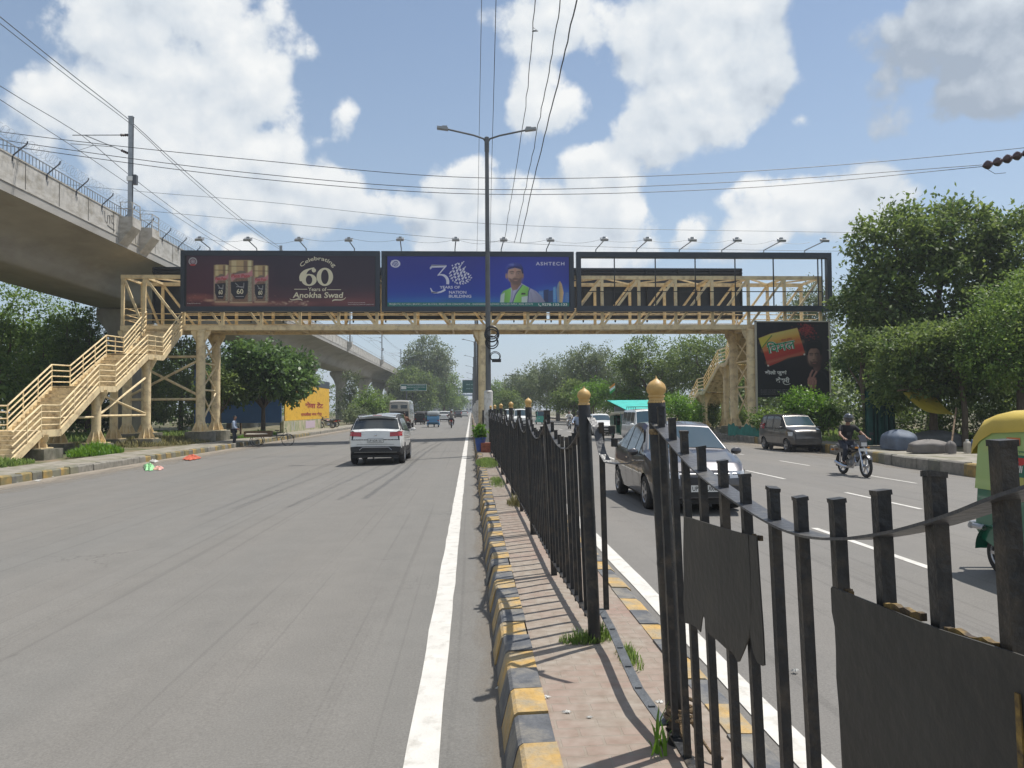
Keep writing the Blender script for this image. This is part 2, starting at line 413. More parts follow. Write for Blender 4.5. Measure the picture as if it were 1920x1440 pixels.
# ------------------------------------------------------------------ ground, roads, kerbs
def asphalt(name, col, warm):
    m = bpy.data.materials.new(name); m.use_nodes = True; nt = m.node_tree; b = nt.nodes['Principled BSDF']
    L = nt.links
    tcn = nt.nodes.new('ShaderNodeTexCoord')
    def noise(scale, detail, stretch=(1, 1, 1), rough=.6):
        mp = nt.nodes.new('ShaderNodeMapping'); mp.inputs['Scale'].default_value = stretch
        L.new(tcn.outputs['Object'], mp.inputs[0])
        n = nt.nodes.new('ShaderNodeTexNoise'); n.inputs['Scale'].default_value = scale; n.inputs['Detail'].default_value = detail
        n.inputs['Roughness'].default_value = rough
        L.new(mp.outputs[0], n.inputs['Vector']); return n.outputs['Fac']
    fine = noise(70, 4, rough=.75); med = noise(2.2, 6); streak = noise(1.0, 5, (1.6, .035, 1)); bigp = noise(.16, 4, (1, .4, 1))
    v = math_n(nt, 'MULTIPLY', math_n(nt, 'SUBTRACT', fine, .5), 1.1)
    v = math_n(nt, 'ADD', v, math_n(nt, 'MULTIPLY', math_n(nt, 'SUBTRACT', med, .5), .24))
    v = math_n(nt, 'ADD', v, math_n(nt, 'MULTIPLY', math_n(nt, 'SUBTRACT', streak, .5), .24))
    v = math_n(nt, 'ADD', v, math_n(nt, 'MULTIPLY', math_n(nt, 'SUBTRACT', bigp, .5), .20))
    # faint long tyre scuffs
    sc = noise(1.0, 2, (9, .05, 1)); scm = nt.nodes.new('ShaderNodeMapRange')
    scm.inputs['From Min'].default_value = .60; scm.inputs['From Max'].default_value = .66; scm.inputs['To Max'].default_value = .13
    L.new(sc, scm.inputs['Value'])
    v = math_n(nt, 'SUBTRACT', v, scm.outputs[0])
    # loose aggregate: pale and dark specks
    vo = nt.nodes.new('ShaderNodeTexVoronoi'); vo.inputs['Scale'].default_value = 38; L.new(tcn.outputs['Object'], vo.inputs['Vector'])
    sp = nt.nodes.new('ShaderNodeMapRange'); sp.inputs['From Min'].default_value = .16; sp.inputs['From Max'].default_value = .08
    sp.inputs['To Max'].default_value = .16
    L.new(vo.outputs['Distance'], sp.inputs['Value'])
    v = math_n(nt, 'ADD', v, sp.outputs[0])
    # hairline cracks and old oil drips
    ck = nt.nodes.new('ShaderNodeTexVoronoi'); ck.feature = 'DISTANCE_TO_EDGE'; ck.inputs['Scale'].default_value = .22
    wv = nt.nodes.new('ShaderNodeTexNoise'); wv.inputs['Scale'].default_value = 1.4; wv.inputs['Detail'].default_value = 6; L.new(tcn.outputs['Object'], wv.inputs['Vector'])
    wa = nt.nodes.new('ShaderNodeVectorMath'); wa.operation = 'SCALE'; wa.inputs['Scale'].default_value = 1.6; L.new(wv.outputs['Color'], wa.inputs[0])
    wb = nt.nodes.new('ShaderNodeVectorMath'); wb.operation = 'ADD'; L.new(wa.outputs[0], wb.inputs[0]); L.new(tcn.outputs['Object'], wb.inputs[1]); L.new(wb.outputs[0], ck.inputs['Vector'])
    cm = nt.nodes.new('ShaderNodeMapRange'); cm.inputs['From Min'].default_value = .004; cm.inputs['From Max'].default_value = .0015; cm.inputs['To Max'].default_value = .28; L.new(ck.outputs['Distance'], cm.inputs['Value'])
    gate = nt.nodes.new('ShaderNodeMapRange'); gate.inputs['From Min'].default_value = .5; gate.inputs['From Max'].default_value = .56; L.new(noise(.12, 2), gate.inputs['Value'])
    v = math_n(nt, 'SUBTRACT', v, math_n(nt, 'MULTIPLY', cm.outputs[0], gate.outputs[0]))
    od = nt.nodes.new('ShaderNodeTexVoronoi'); od.inputs['Scale'].default_value = 1.1; L.new(wb.outputs[0], od.inputs['Vector'])
    om = nt.nodes.new('ShaderNodeMapRange'); om.inputs['From Min'].default_value = .07; om.inputs['From Max'].default_value = .03; om.inputs['To Max'].default_value = .16; L.new(od.outputs['Distance'], om.inputs['Value'])
    v = math_n(nt, 'SUBTRACT', v, om.outputs[0])
    hv = math_n(nt, 'ADD', v, 1.0)
    x = nt.nodes.new('ShaderNodeMix'); x.data_type = 'RGBA'; x.inputs['A'].default_value = (*col, 1); x.inputs['B'].default_value = (*warm, 1)
    wr = nt.nodes.new('ShaderNodeMapRange'); wr.inputs['From Min'].default_value = .4; wr.inputs['From Max'].default_value = .7
    L.new(noise(.5, 5, (1, .12, 1)), wr.inputs['Value']); L.new(wr.outputs[0], x.inputs['Factor'])
    ml = nt.nodes.new('ShaderNodeVectorMath'); ml.operation = 'SCALE'
    L.new(x.outputs['Result'], ml.inputs[0]); L.new(hv, ml.inputs['Scale']); L.new(ml.outputs[0], b.inputs['Base Color'])
    b.inputs['Roughness'].default_value = .82; b.inputs['Specular IOR Level'].default_value = .35
    bp = nt.nodes.new('ShaderNodeBump'); bp.inputs['Strength'].default_value = .35; bp.inputs['Distance'].default_value = .006
    L.new(math_n(nt, 'ADD', fine, math_n(nt, 'MULTIPLY', sp.outputs[0], 2)), bp.inputs['Height']); L.new(bp.outputs[0], b.inputs['Normal'])
    return m
M_asph_l = asphalt('asphalt_left', (.166, .160, .148), (.180, .169, .153))
M_asph_r = asphalt('asphalt_right', (.168, .160, .149), (.182, .170, .154))
M_earth = mat('earth', (.20, .155, .105), .95, var=.35, scale=.8, bump=.5, bscale=8, dirt=(.07, .09, .03), dscale=.6, damt=.9)
M_dust = mat('dust', (.27, .225, .175), .95, var=.25, scale=2, bump=.4, bscale=14)
M_path = mat('path_concrete', (.27, .245, .205), .9, var=.22, scale=2.5, bump=.4, bscale=12, dirt=(.12, .12, .06), dscale=1.3, damt=.5)
M_kconc = mat('kerb_concrete', (.22, .205, .175), .9, var=.25, scale=6, bump=.4, bscale=30)
M_kyel = mat('kerb_yellow', (.46, .29, .09), .75, var=.25, scale=9, bump=.6, bscale=30, dirt=(.29, .25, .18), dscale=5.5, damt=.8)
M_kblk = mat('kerb_black', (.095, .10, .11), .7, var=.25, scale=9, bump=.35, bscale=40, dirt=(.22, .20, .165), dscale=4.5, damt=.6)
M_kyel2 = mat('kerb_yellow_faded', (.40, .25, .065), .8, var=.2, scale=5, bump=.4, bscale=20, dirt=(.16, .15, .08), dscale=2.1, damt=1.1)
M_kblk2 = mat('kerb_black_faded', (.11, .11, .10), .8, var=.25, scale=5, bump=.4, bscale=20, dirt=(.20, .19, .13), dscale=2.1, damt=1.0)
M_white = mat('road_paint_white', (.58, .56, .52), .7, var=.07, scale=5, bump=.2, bscale=60, dirt=(.44, .42, .38), dscale=7.5, damt=.35)

def sheet(name, S, T, zf, m, parent=None):
    b = MB(); P = [[(s, t, zf(s, t)) for s in S] for t in T]
    b.grid(P, sm=False)
    o = b.build(name, m)
    return struct(o)
far_t = [-12, 0, 6, 12, 20, 30, 45, 60, 90, 130, 200, 300, 500, 900]
sheet('ground', [-2500, -400, -100, -40, -14, 0, 14, 40, 100, 400, 2500], [-200, -12, 40, 100, 300, 900, 3500], lambda s, t: -.42, M_earth)
def kr(t):   # lateral position of the right-hand kerb
    return float(np.interp(t, [-12, 24, 34, 60, 900], [13.7, 13.9, 15.7, 16.4, 16.4]))
KL = -12.85
sheet('road_left', [KL - .3, -8, -4, .2], far_t, lambda s, t: zroad(s), M_asph_l)
sheet('road_right', [1.2, 4, 8, 12, 17.0], far_t, lambda s, t: zroad(s), M_asph_r)
# dusty gutters
def ribbon_sheet(name, a, b_, T, z, m):
    rnd = random.Random(len(name)); b = MB(); n = len(T)
    P = [[(a(t), t, z(a(t))), (b_(t) + rnd.uniform(-.12, .12), t, z(b_(t)))] for t in T]
    b.grid(P, sm=False); return struct(b.build(name, m))
def feather(name, col):   # dust thinning out irregularly over the asphalt
    m = bpy.data.materials.new(name); m.use_nodes = True; nt = m.node_tree; b = nt.nodes['Principled BSDF']
    b.inputs['Base Color'].default_value = (*col, 1); b.inputs['Roughness'].default_value = .95
    tcn = nt.nodes.new('ShaderNodeTexCoord'); sp = nt.nodes.new('ShaderNodeSeparateXYZ'); nt.links.new(tcn.outputs['Generated'], sp.inputs[0])
    n = nt.nodes.new('ShaderNodeTexNoise'); n.inputs['Scale'].default_value = 1.6; n.inputs['Detail'].default_value = 8; n.inputs['Roughness'].default_value = .7
    mp = nt.nodes.new('ShaderNodeMapping'); mp.inputs['Scale'].default_value = (2.2, .5, 1); nt.links.new(tcn.outputs['Object'], mp.inputs[0]); nt.links.new(mp.outputs[0], n.inputs['Vector'])
    return m, nt, b, sp, n
def dustmat(name, col, flip, amt=1.):
    m, nt, b, sp, n = feather(name, col)
    x = sp.outputs[0]
    if flip: x = math_n(nt, 'SUBTRACT', 1.0, x)
    a = math_n(nt, 'ADD', math_n(nt, 'MULTIPLY', x, 1.25), math_n(nt, 'MULTIPLY', math_n(nt, 'SUBTRACT', n.outputs['Fac'], .5), 1.6))
    a = math_n(nt, 'MULTIPLY', math_n(nt, 'SUBTRACT', a, .42, clamp=True), amt, clamp=True)
    tr = nt.nodes.new('ShaderNodeBsdfTransparent'); ms = nt.nodes.new('ShaderNodeMixShader')
    nt.links.new(a, ms.inputs[0]); nt.links.new(tr.outputs[0], ms.inputs[1]); nt.links.new(b.outputs[0], ms.inputs[2])
    nt.links.new(ms.outputs[0], nt.nodes['Material Output'].inputs[0]); return m
TT = [0, 4, 8, 12, 16, 20, 25, 30, 36, 45, 60, 80, 120, 200]
ribbon_sheet('road_dust_left', lambda t: KL + .02, lambda t: KL + 2.6, TT, lambda s: zroad(s) + .005, dustmat('dust_l', (.29, .25, .20), True, 1.2))
ribbon_sheet('road_dust_right', lambda t: kr(t) - 2.2, lambda t: kr(t), TT, lambda s: zroad(s) + .005, dustmat('dust_r', (.29, .25, .20), False, 1.1))
ribbon_sheet('road_dust_median', lambda t: -.10, lambda t: .19, TT, lambda s: .006, dustmat('dust_m', (.25, .21, .165), False, .8))
# painted lines
b = MB()
def line(b, s0, s1, t0, t1, n=1, jag=.0):
    rnd = random.Random(int(t0 * 7)); P = []
    for i in range(n + 1):
        t = t0 + (t1 - t0) * i / n
        P.append([(s0 + rnd.uniform(-jag, jag), t, zroad(s0) + .004), (s1 + rnd.uniform(-jag, jag), t, zroad(s1) + .004)])
    b.grid(P, sm=False)
line(b, -.335, -.168, -8, 60, 130, .006); line(b, -.335, -.168, 60, 700)
line(b, 1.56, 1.73, -8, 60, 130, .006); line(b, 1.56, 1.73, 60, 700)
for k in range(-2, 34):
    line(b, 5.02, 5.13, 8.25 + k * 6.1, 11.2 + k * 6.1, 5, .004)
    line(b, 8.05, 8.15, 13.5 + k * 6.05, 16.3 + k * 6.05, 5, .004)
    line(b, 11.0, 11.09, 18.6 + k * 6.05, 21.0 + k * 6.05, 5, .004)
struct(b.build('lane_markings', M_white))
# small reflector studs on the right edge line
b = MB()
for k in range(12):
    b.box((1.47, 5.55 + k * 9, .012), (.12, .09, .022), m=0)
studs = b
stud_m = mat('stud', (.75, .48, .22), .4)
st0 = None
for k in range(6):
    o = MB().box((0, 0, 0), (.12, .08, .02), taper=.7).build('road_stud', stud_m)
    o.location = (1.46, 5.7 + k * 9.5, .014)
    tag(o, 'small orange road stud on the white edge line, %s' % ['nearest of the row', 'second nearest', 'third nearest', 'fourth along', 'fifth along', 'farthest of the row'][k], 'road stud', 'road studs along the white line')

# kerbs built of cast blocks
def kerb(name, prof, T0, T1, step, mats, pos=lambda t: 0, zf=lambda t: 0, jit=.008, seed=1, skip=None):
    """prof: cross-section [(ds, dz)] ; blocks alternate mats"""
    rnd = random.Random(seed); b = MB(); t = T0; k = 0
    while t < T1:
        L = step if t < 130 else 6
        s = pos(t + L / 2); z = zf(t); ang = math.atan2(pos(t + L) - pos(t), L)
        js, jz = rnd.uniform(-jit, jit), rnd.uniform(-jit, jit) * .6
        mi = (k % 2) if not (skip and skip(t, rnd)) else 2
        g_ = .006
        A = [(s + ds + js - math.tan(ang) * L / 2, t + g_, z + dz + jz * (dz > .05)) for ds, dz in prof]
        B = [(s + ds + js + math.tan(ang) * L / 2, t + L - g_, z + dz + jz * (dz > .05)) for ds, dz in prof]
        n = len(prof)
        b.add(A + B, [tuple(range(n)), tuple(reversed(range(n, 2 * n)))] + [(i, i + n, (i + 1) % n + n, (i + 1) % n) for i in range(n)], mi)
        t += L; k += 1
    o = b.build(name, mats); return struct(o)
kerb('kerb_median_left', [(.140, -.1), (.152, .0), (.194, .165), (.203, .188), (.222, .201), (.375, .205), (.385, -.1)], 1.2, 320, .335, [M_kyel, M_kblk, M_kconc], seed=3, jit=.012)
kerb('kerb_median_right', [(1.18, -.1), (1.18, .205), (1.31, .2), (1.345, .175), (1.36, -.1)], .6, 320, .37, [M_kyel, M_kblk, M_kconc], seed=4)
kerb('kerb_left', [(-.2, -.3), (-.2, .24), (-.03, .235), (.0, .20), (.02, -.3)], 2, 300, .52, [M_kyel2, M_kblk2, M_kconc], pos=lambda t: KL, zf=lambda t: zroad(KL), jit=.02, seed=5,
     skip=lambda t, r: (26 < t < 31) or t > 62 or r.random() < .12)
def kz(t): return zroad(kr(t))
kerb('kerb_right', [(.0, -.3), (.0, .33), (.04, .37), (.24, .37), (.24, -.3)], 6, 300, .6, [M_kyel2, M_kblk2, M_kconc], pos=kr, zf=kz, jit=.03, seed=6,
     skip=lambda t, r: r.random() < .72)
# paving of the central reserve
m = bpy.data.materials.new('median_paving'); m.use_nodes = True; nt = m.node_tree; bs = nt.nodes['Principled BSDF']
tcn = nt.nodes.new('ShaderNodeTexCoord')
br = nt.nodes.new('ShaderNodeTexBrick'); br.inputs['Scale'].default_value = 1; br.inputs['Brick Width'].default_value = .20; br.inputs['Row Height'].default_value = .10
br.inputs['Mortar Size'].default_value = .007; br.inputs['Color1'].default_value = (.285, .17, .14, 1); br.inputs['Color2'].default_value = (.26, .18, .145, 1)
br.inputs['Mortar'].default_value = (.24, .19, .15, 1); nt.links.new(tcn.outputs['Object'], br.inputs['Vector'])
n = nt.nodes.new('ShaderNodeTexNoise'); n.inputs['Scale'].default_value = 1.1; n.inputs['Detail'].default_value = 8; n.inputs['Roughness'].default_value = .62
nt.links.new(tcn.outputs['Object'], n.inputs['Vector'])
r_ = nt.nodes.new('ShaderNodeMapRange'); r_.inputs['From Min'].default_value = .34; r_.inputs['From Max'].default_value = .56
r_.inputs['To Min'].default_value = .35; nt.links.new(n.outputs['Fac'], r_.inputs['Value'])
x = nt.nodes.new('ShaderNodeMix'); x.data_type = 'RGBA'; nt.links.new(r_.outputs[0], x.inputs['Factor']); nt.links.new(br.outputs['Color'], x.inputs['A'])
n2 = nt.nodes.new('ShaderNodeTexNoise'); n2.inputs['Scale'].default_value = 14; n2.inputs['Detail'].default_value = 6; nt.links.new(tcn.outputs['Object'], n2.inputs['Vector'])
cr = nt.nodes.new('ShaderNodeValToRGB'); cr.color_ramp.elements[0].color = (.23, .185, .145, 1); cr.color_ramp.elements[1].color = (.32, .28, .235, 1)
cr.color_ramp.elements[0].position = .3; cr.color_ramp.elements[1].position = .7
nt.links.new(n2.outputs['Fac'], cr.inputs[0]); nt.links.new(cr.outputs[0], x.inputs['B']); nt.links.new(x.outputs['Result'], bs.inputs['Base Color'])
bs.inputs['Roughness'].default_value = .92
bp = nt.nodes.new('ShaderNodeBump'); bp.inputs['Strength'].default_value = .9; bp.inputs['Distance'].default_value = .008
nt.links.new(br.outputs['Fac'], bp.inputs['Height']); bp.invert = True; nt.links.new(bp.outputs[0], bs.inputs['Normal'])
b = MB(); T = [0.0] + [k * .5 for k in range(1, 60)] + [30, 60, 120, 320]
rnd = random.Random(2)
b.grid([[(s, t, .195 + rnd.uniform(-.004, .004)) for s in (.38, .6, .8, 1.0, 1.19)] for t in sorted(set(T))], sm=True)
struct(b.build('median_pavement', m))
# footpaths
def footpath(name, a, b_, z):
    rnd = random.Random(9); b = MB(); P = []
    for t in [2 + 1.5 * k for k in range(60)] + [100, 140, 200, 300]:
        P.append([(a(t) + (b_(t) - a(t)) * f, t, z(t) + rnd.uniform(-.012, .012)) for f in (0, .25, .5, .75, 1)])
    b.grid(P); return struct(b.build(name, M_path))
footpath('pavement_left', lambda t: KL - .19, lambda t: KL - 2.2, lambda t: zroad(KL) + .22)
footpath('pavement_right', lambda t: kr(t) + .23, lambda t: kr(t) + 3.2, lambda t: kz(t) + .35)
b = MB(); rnd = random.Random(12)
b.grid([[(s, t, -.10 + rnd.uniform(-.07, .06)) for s in (-15.0, -16.5, -18, -20, -23, -27, -33, -45)] for t in range(4, 160, 3)])
struct(b.build('verge_left', M_earth))
b = MB()
b.grid([[(kr(t) + d, t, .06 + rnd.uniform(-.07, .06)) for d in (3.2, 4.5, 6, 9, 14, 22, 40)] for t in range(4, 160, 3)])
struct(b.build('verge_right', M_earth))

# ------------------------------------------------------------------ median fence
M_fence = mat('fence_black_paint', (.014, .015, .017), .46, var=.35, scale=7, bump=.35, bscale=38, dirt=(.060, .048, .036), dscale=9, damt=.42)
M_strap = mat('fence_strap_sheen', (.055, .058, .066), .42, var=.2, scale=9, bump=.2, bscale=50, dirt=(.16, .15, .13), dscale=7, damt=.4)  # fence black made paler: sky sheen on the rail tops put into the colour
M_gold = mat('finial_gold_paint', (.52, .335, .12), .5, metal=.0, var=.12, scale=20, bump=.1, bscale=50, dirt=(.3, .18, .05), dscale=12, damt=.2)
M_plate = mat('plate_black_paint', (.034, .033, .030), .6, var=.15, scale=4, bump=.25, bscale=26, dirt=(.055, .05, .042), dscale=3, damt=.4)
M_rust = mat('old_yellow_and_rust', (.42, .26, .09), .75, var=.4, scale=30, bump=.4, bscale=50, dirt=(.05, .03, .02), dscale=16, damt=1.2)
FIN = [(.0, .128), (.003, .121), (.005, .114), (.012, .106), (.026, .098), (.038, .086), (.0445, .071), (.0450, .060), (.041, .048), (.035, .040), (.034, .037), (.038, .034), (.039, .028), (.034, .024), (.034, .014), (.038, .009), (.041, .0), (.0, .0)]
LEAN = -.035
def lean(v, s0, k=LEAN): return (v[0] + (v[2] - .2) * k, v[1], v[2])
fence_rnd = random.Random(21)
def fpost(parent, s, t, ball, k=LEAN, top=None, name='post'):
    b = MB()
    if ball:
        zt = top or 1.757
        b.lathe([(.041, .17), (.041, 1.0), (.042, 1.0), (.042, 1.02), (.0405, 1.02), (.0405, zt - .01), (.036, zt), (0, zt)], (s, t, 0), 20)
    else:
        zt = top or 1.70
        b.box((s, t, (zt + .17) / 2), (.052, .052, zt - .17)); b.box((s, t, zt + .004), (.06, .06, .012))
    b.v = [lean(v, s, k) for v in b.v]
    p = b.build(name, M_fence, parent, world=True)
    if ball:
        f = MB().lathe(FIN, (0, 0, 0), 24); 
        x, y, z = lean((s, t, zt), s, k)
        f.v = [(v[0] + x, v[1] + y, v[2] + z - .012) for v in f.v]
        fo = f.build('finial', M_gold, None); fo.parent = p
        off = wloc(p)
        fo.location = -off
    return p
def strap(b, P, w=.046, th=.006, m=0):
    """flat bar lying on its side along the points, wide across the fence"""
    n = len(P); rows = []
    for i, p in enumerate(P):
        d = (Vector(P[min(i + 1, n - 1)]) - Vector(P[max(i - 1, 0)])).normalized()
        x = Vector((1, 0, 0)); nn = d.cross(x).normalized(); nn = nn if nn.z > 0 else -nn
        p = Vector(p)
        rows.append([p - x * w / 2, p + x * w / 2, p + x * w / 2 - nn * th, p - x * w / 2 - nn * th])
    vs = [v for r_ in rows for v in r_]
    fs = []
    for i in range(n - 1):
        for j in range(4):
            a = i * 4 + j; c = i * 4 + (j + 1) % 4
            fs.append((a, c, c + 4, a + 4))
    fs += [(3, 2, 1, 0), tuple(n * 4 - 4 + j for j in range(4))]
    b.add(vs, fs, m)
def fpanel(parent, s0, t0, s1, t1, zc, n=10, parts=True, k=LEAN, drop=.0, lo=None, stuff=None, tc_=None, base=.2):
    """a hanging-curve panel from (s0,t0) to (s1,t1)"""
    S = lambda t: s0 + (s1 - s0) * (t - t0) / (t1 - t0)
    b = MB()
    ts = [t0 + (t1 - t0) * i / 28 for i in range(29)]
    strap(b, [lean((S(t), t, zc(t)), 0, k) for t in ts], m=1)
    pan = None
    if stuff is None:
        pan = b.build('top_rail', [M_fence, M_strap], parent, world=True); b2_ = MB()
        strap(b2_, [lean((S(t), t, base + .13), 0, k) for t in (t0, t1)], .045, .008); b2_.build('bottom_rail', M_fence, parent, world=True)
    else:
        stuff.v, stuff.f, stuff.m, stuff.sm  # rails join the far panel mass
        base_i = len(stuff.v); stuff.v += b.v; stuff.f += [tuple(base_i + i for i in f) for f in b.f]; stuff.m += b.m; stuff.sm += b.sm
    for i in range(n):
        t = t0 + (t1 - t0) * (i + .5 + fence_rnd.uniform(-.05, .05)) / n
        top = zc(t) + .075 + fence_rnd.uniform(-.008, .008)
        q = MB(); s = S(t); w = .028
        q.box((s, t, (top + base + .085) / 2), (w, w, top - base - .085)); q.box((s, t, top + .003), (w + .004, w + .004, .006))
        kk = k + fence_rnd.uniform(-.006, .006); q.v = [lean(v, 0, kk) for v in q.v]
        if stuff is None:
            o = q.build('picket', M_fence, None)
            off = wloc(pan); o.parent = pan; o.location = -off
        else:
            bi = len(stuff.v); stuff.v += q.v; stuff.f += [tuple(bi + j for j in f) for f in q.f]; stuff.m += q.m; stuff.sm += q.sm

nf = thing('median_fence', 'black picket fence panel with two painted-over plates, nearest on the median', 'fence', (.95, 2.4, .2))
FS = lambda t: .95 - .0165 * (3.57 - t) + 0.0
fpost(nf, .925, 3.50, True, -.046)
fpost(nf, .865, .95, False, -.034, 1.74)
def zc_near(t):
    X = [.95, 1.1, 1.141, 1.326, 1.518, 1.717, 1.914, 2.102, 2.317, 2.543, 2.781, 3.016, 3.184, 3.40, 3.55]
    Z = [1.64, 1.598, 1.578, 1.513, 1.461, 1.420, 1.402, 1.408, 1.428, 1.455, 1.489, 1.540, 1.585, 1.64, 1.67]
    return sum(float(np.interp(t + d, X, Z)) for d in (-.08, 0, .08)) / 3
# pickets of the near panel stand where the photograph has them
def near_panel():
    S = lambda t: .868 + (t - 1.335) * .0145
    b = MB(); ts = [.96 + (3.52 - .96) * i / 50 for i in range(51)]
    strap(b, [lean((S(t), t, zc_near(t)), 0, -.034) for t in ts], .062, .006, 1)
    pan = b.build('top_rail', [M_fence, M_strap], nf, world=True); b = MB()
    strap(b, [lean((S(t), t, .27), 0, -.034) for t in (.96, 3.50)], .045, .01); b.build('bottom_rail', M_fence, nf, world=True); off = wloc(pan)
    for t in (3.40, 3.205, 3.016, 2.781, 2.543, 2.317, 2.102, 1.914, 1.717, 1.518, 1.326, 1.141):
        top = zc_near(t) + .082
        q = MB(); w = .0275
        q.box((S(t), t, (top + .27) / 2), (w, w, top - .27))
        # a lid of folded sheet, dented
        q.box((S(t), t, top + .002), (w + .004, w + .004, .010), Euler((fence_rnd.uniform(-.15, .15), fence_rnd.uniform(-.15, .15), 0)).to_matrix())
        kk = -.034 + fence_rnd.uniform(-.002, .002); q.v = [lean(v, 0, kk) for v in q.v]
        o = q.build('picket', M_fence, None); o.parent = pan; o.location = -off
    return S
S_near = near_panel()
# the two plates, cut ragged, tied to the camera side of the pickets
def plate(name, pts, m, parent, th=.004, label=None):
    """pts: (t, z) outline"""
    b = MB(); n = len(pts)
    F = [lean((S_near(t) - .030, t, z), 0, -.034) for t, z in pts]; Bk = [lean((S_near(t) - .030 + th, t, z), 0, -.034) for t, z in pts]
    b.add(F + Bk, [tuple(range(n)), tuple(reversed(range(n, 2 * n)))] + [(i, i + n, (i + 1) % n + n, (i + 1) % n) for i in range(n)], 0)
    o = b.build(name, m, parent, world=True)
    if label: o['label'] = label
    return o
plate('plate', [(2.965, 1.298), (2.85, 1.308), (2.70, 1.316), (2.561, 1.324), (2.40, 1.334), (2.236, 1.346), (2.234, 1.25), (2.236, 1.163), (2.25, 1.09), (2.272, 1.036), (2.32, .985), (2.374, .932), (2.39, .925), (2.44, .94), (2.51, .931),
                (2.60, .930), (2.689, .923), (2.73, .935), (2.735, .96), (2.755, .975), (2.775, .955), (2.806, .898), (2.86, .90), (2.92, .893), (3.026, .871), (3.035, .95), (3.016, 1.016), (3.0, 1.15)], M_plate, nf,
      label='small square plate painted black, torn along its lower edge')
plate('plate', [(2.228, 1.347), (2.164, 1.352), (2.160, 1.26), (2.156, 1.181), (2.150, 1.08), (2.152, .993), (2.17, .985), (2.209, .981), (2.24, 1.0), (2.262, 1.05), (2.235, 1.14), (2.226, 1.25)], M_plate, nf, label='narrow black strip of torn plate on one picket')
plate('plate', [(1.701, 1.312), (1.695, 1.318), (1.66, 1.319), (1.465, 1.329), (1.289, 1.338), (1.10, 1.357), (1.06, 1.36), (1.055, 1.1), (1.06, .9), (1.06, .56), (1.3, .55), (1.55, .56), (1.66, .57), (1.672, .75), (1.684, .922),
                (1.690, 1.02), (1.697, 1.116), (1.688, 1.22), (1.702, 1.26)], M_plate, nf, label='large square plate painted black with yellow showing at its edges')
b = MB()
for (t0_, t1_, z_) in ((1.66, 1.635, 1.319), (1.49, 1.36, 1.332), (1.29, 1.16, 1.340), (2.228, 2.17, 1.345)):
    n = 9
    pts = [(t0_ + (t1_ - t0_) * i / n, z_ - .012 + (t0_ - t0_ - (t1_ - t0_) * i / n) * .09) for i in range(n + 1)] + [(t1_ + (t0_ - t1_) * i / n, z_ + fence_rnd.uniform(-.002, .005) + (t0_ - t1_) * (1 - i / n) * .09) for i in range(n + 1)]
    F = [lean((S_near(t) - .020, t, z), 0, -.034) for t, z in pts]; Bk = [lean((S_near(t) - .008, t, z), 0, -.034) for t, z in pts]; k_ = len(pts)
    b.add(F + Bk, [tuple(range(k_)), tuple(reversed(range(k_, 2 * k_)))] + [(i, i + k_, (i + 1) % k_ + k_, (i + 1) % k_) for i in range(k_)])
    b.build('plate_edge', mat('plate_yellow_edge', (.42, .27, .06), .8, var=.4, scale=60, dirt=(.05, .035, .025), dscale=22, damt=1.5), nf, world=True); b = MB()
pts = [(1.100, 1.30), (1.090, 1.30), (1.088, 1.1), (1.09, .9), (1.088, .6), (1.106, .6), (1.108, .9)]
F = [lean((S_near(t) - .034, t, z), 0, -.034) for t, z in pts]; Bk = [lean((S_near(t) - .031, t, z), 0, -.034) for t, z in pts]
b.add(F + Bk, [tuple(range(7)), tuple(reversed(range(7, 14)))] + [(i, i + 7, (i + 1) % 7 + 7, (i + 1) % 7) for i in range(7)])
b.build('plate_edge', mat('plate_yellow_edge', (.42, .27, .06), .8, var=.4, scale=60, dirt=(.05, .035, .025), dscale=22, damt=1.5), nf, world=True)
b = MB(); b.lathe([(.0415, 0), (.044, .006), (.0435, .020), (.0412, .026)], lean((.925, 3.50, 1.60), .925, -.046), 20, a0=PI * .95, a1=PI * 1.9)
b.build('worn_patch', mat('bare_brass_scar', (.36, .25, .12), .6, var=.4, scale=40, dirt=(.05, .035, .02), dscale=30, damt=1.2), nf, world=True)
# rope knotted round the near post
b = MB()
for j, (zz_, rx, tilt) in enumerate([(.345, .062, .1), (.36, .066, -.15), (.38, .06, .2), (.33, .075, .3)]):
    P = [(.935 + math.cos(a) * rx + .01, 3.47 + math.sin(a) * (rx + .03), zz_ + math.sin(a * 1 + j) * tilt * .06) for a in [2 * PI * i / 22 for i in range(23)]]
    b.tube(P, .0085, 6)
b.tube([(.93, 3.46, .34), (.92, 3.40, .29), (.925, 3.35, .26), (.92, 3.33, .22)], .007, 6)
b.tube([(.97, 3.46, .33), (1.0, 3.36, .27), (1.02, 3.3, .24), (1.06, 3.26, .23)], .007, 6)
tag(b.build('rope', mat('rope_jute', (.20, .14, .08), .95, var=.4, scale=90, bump=.8, bscale=160)), 'frayed brown rope knotted round the foot of the nearest gold-topped post', 'rope')

ff = thing('median_fence', 'long black picket fence with curved tops, stretching along the median past the gap', 'fence', (.8, 5.04, .2))
fs_ = lambda t: float(np.interp(t, [5.04, 7.09, 9.38, 30, 300], [.80, .755, .755, .70, .70]))
posts = [5.04, 7.09, 9.38]
while posts[-1] < 27: posts.append(posts[-1] + 2.15)
stf = MB()
for i, t in enumerate(posts):
    fpost(ff, fs_(t), t, i % 2 == 0, LEAN if i < 3 else -.02)
    if i + 1 < len(posts):
        t1 = posts[i + 1]; mid = (t + t1) / 2; hw = (t1 - t) / 2
        zc = lambda u, mid=mid, hw=hw: 1.41 + .23 * ((u - mid) / hw) ** 2
        fpanel(ff, fs_(t), t, fs_(t1), t1, zc, n=10, k=LEAN if i < 2 else -.02, stuff=None)
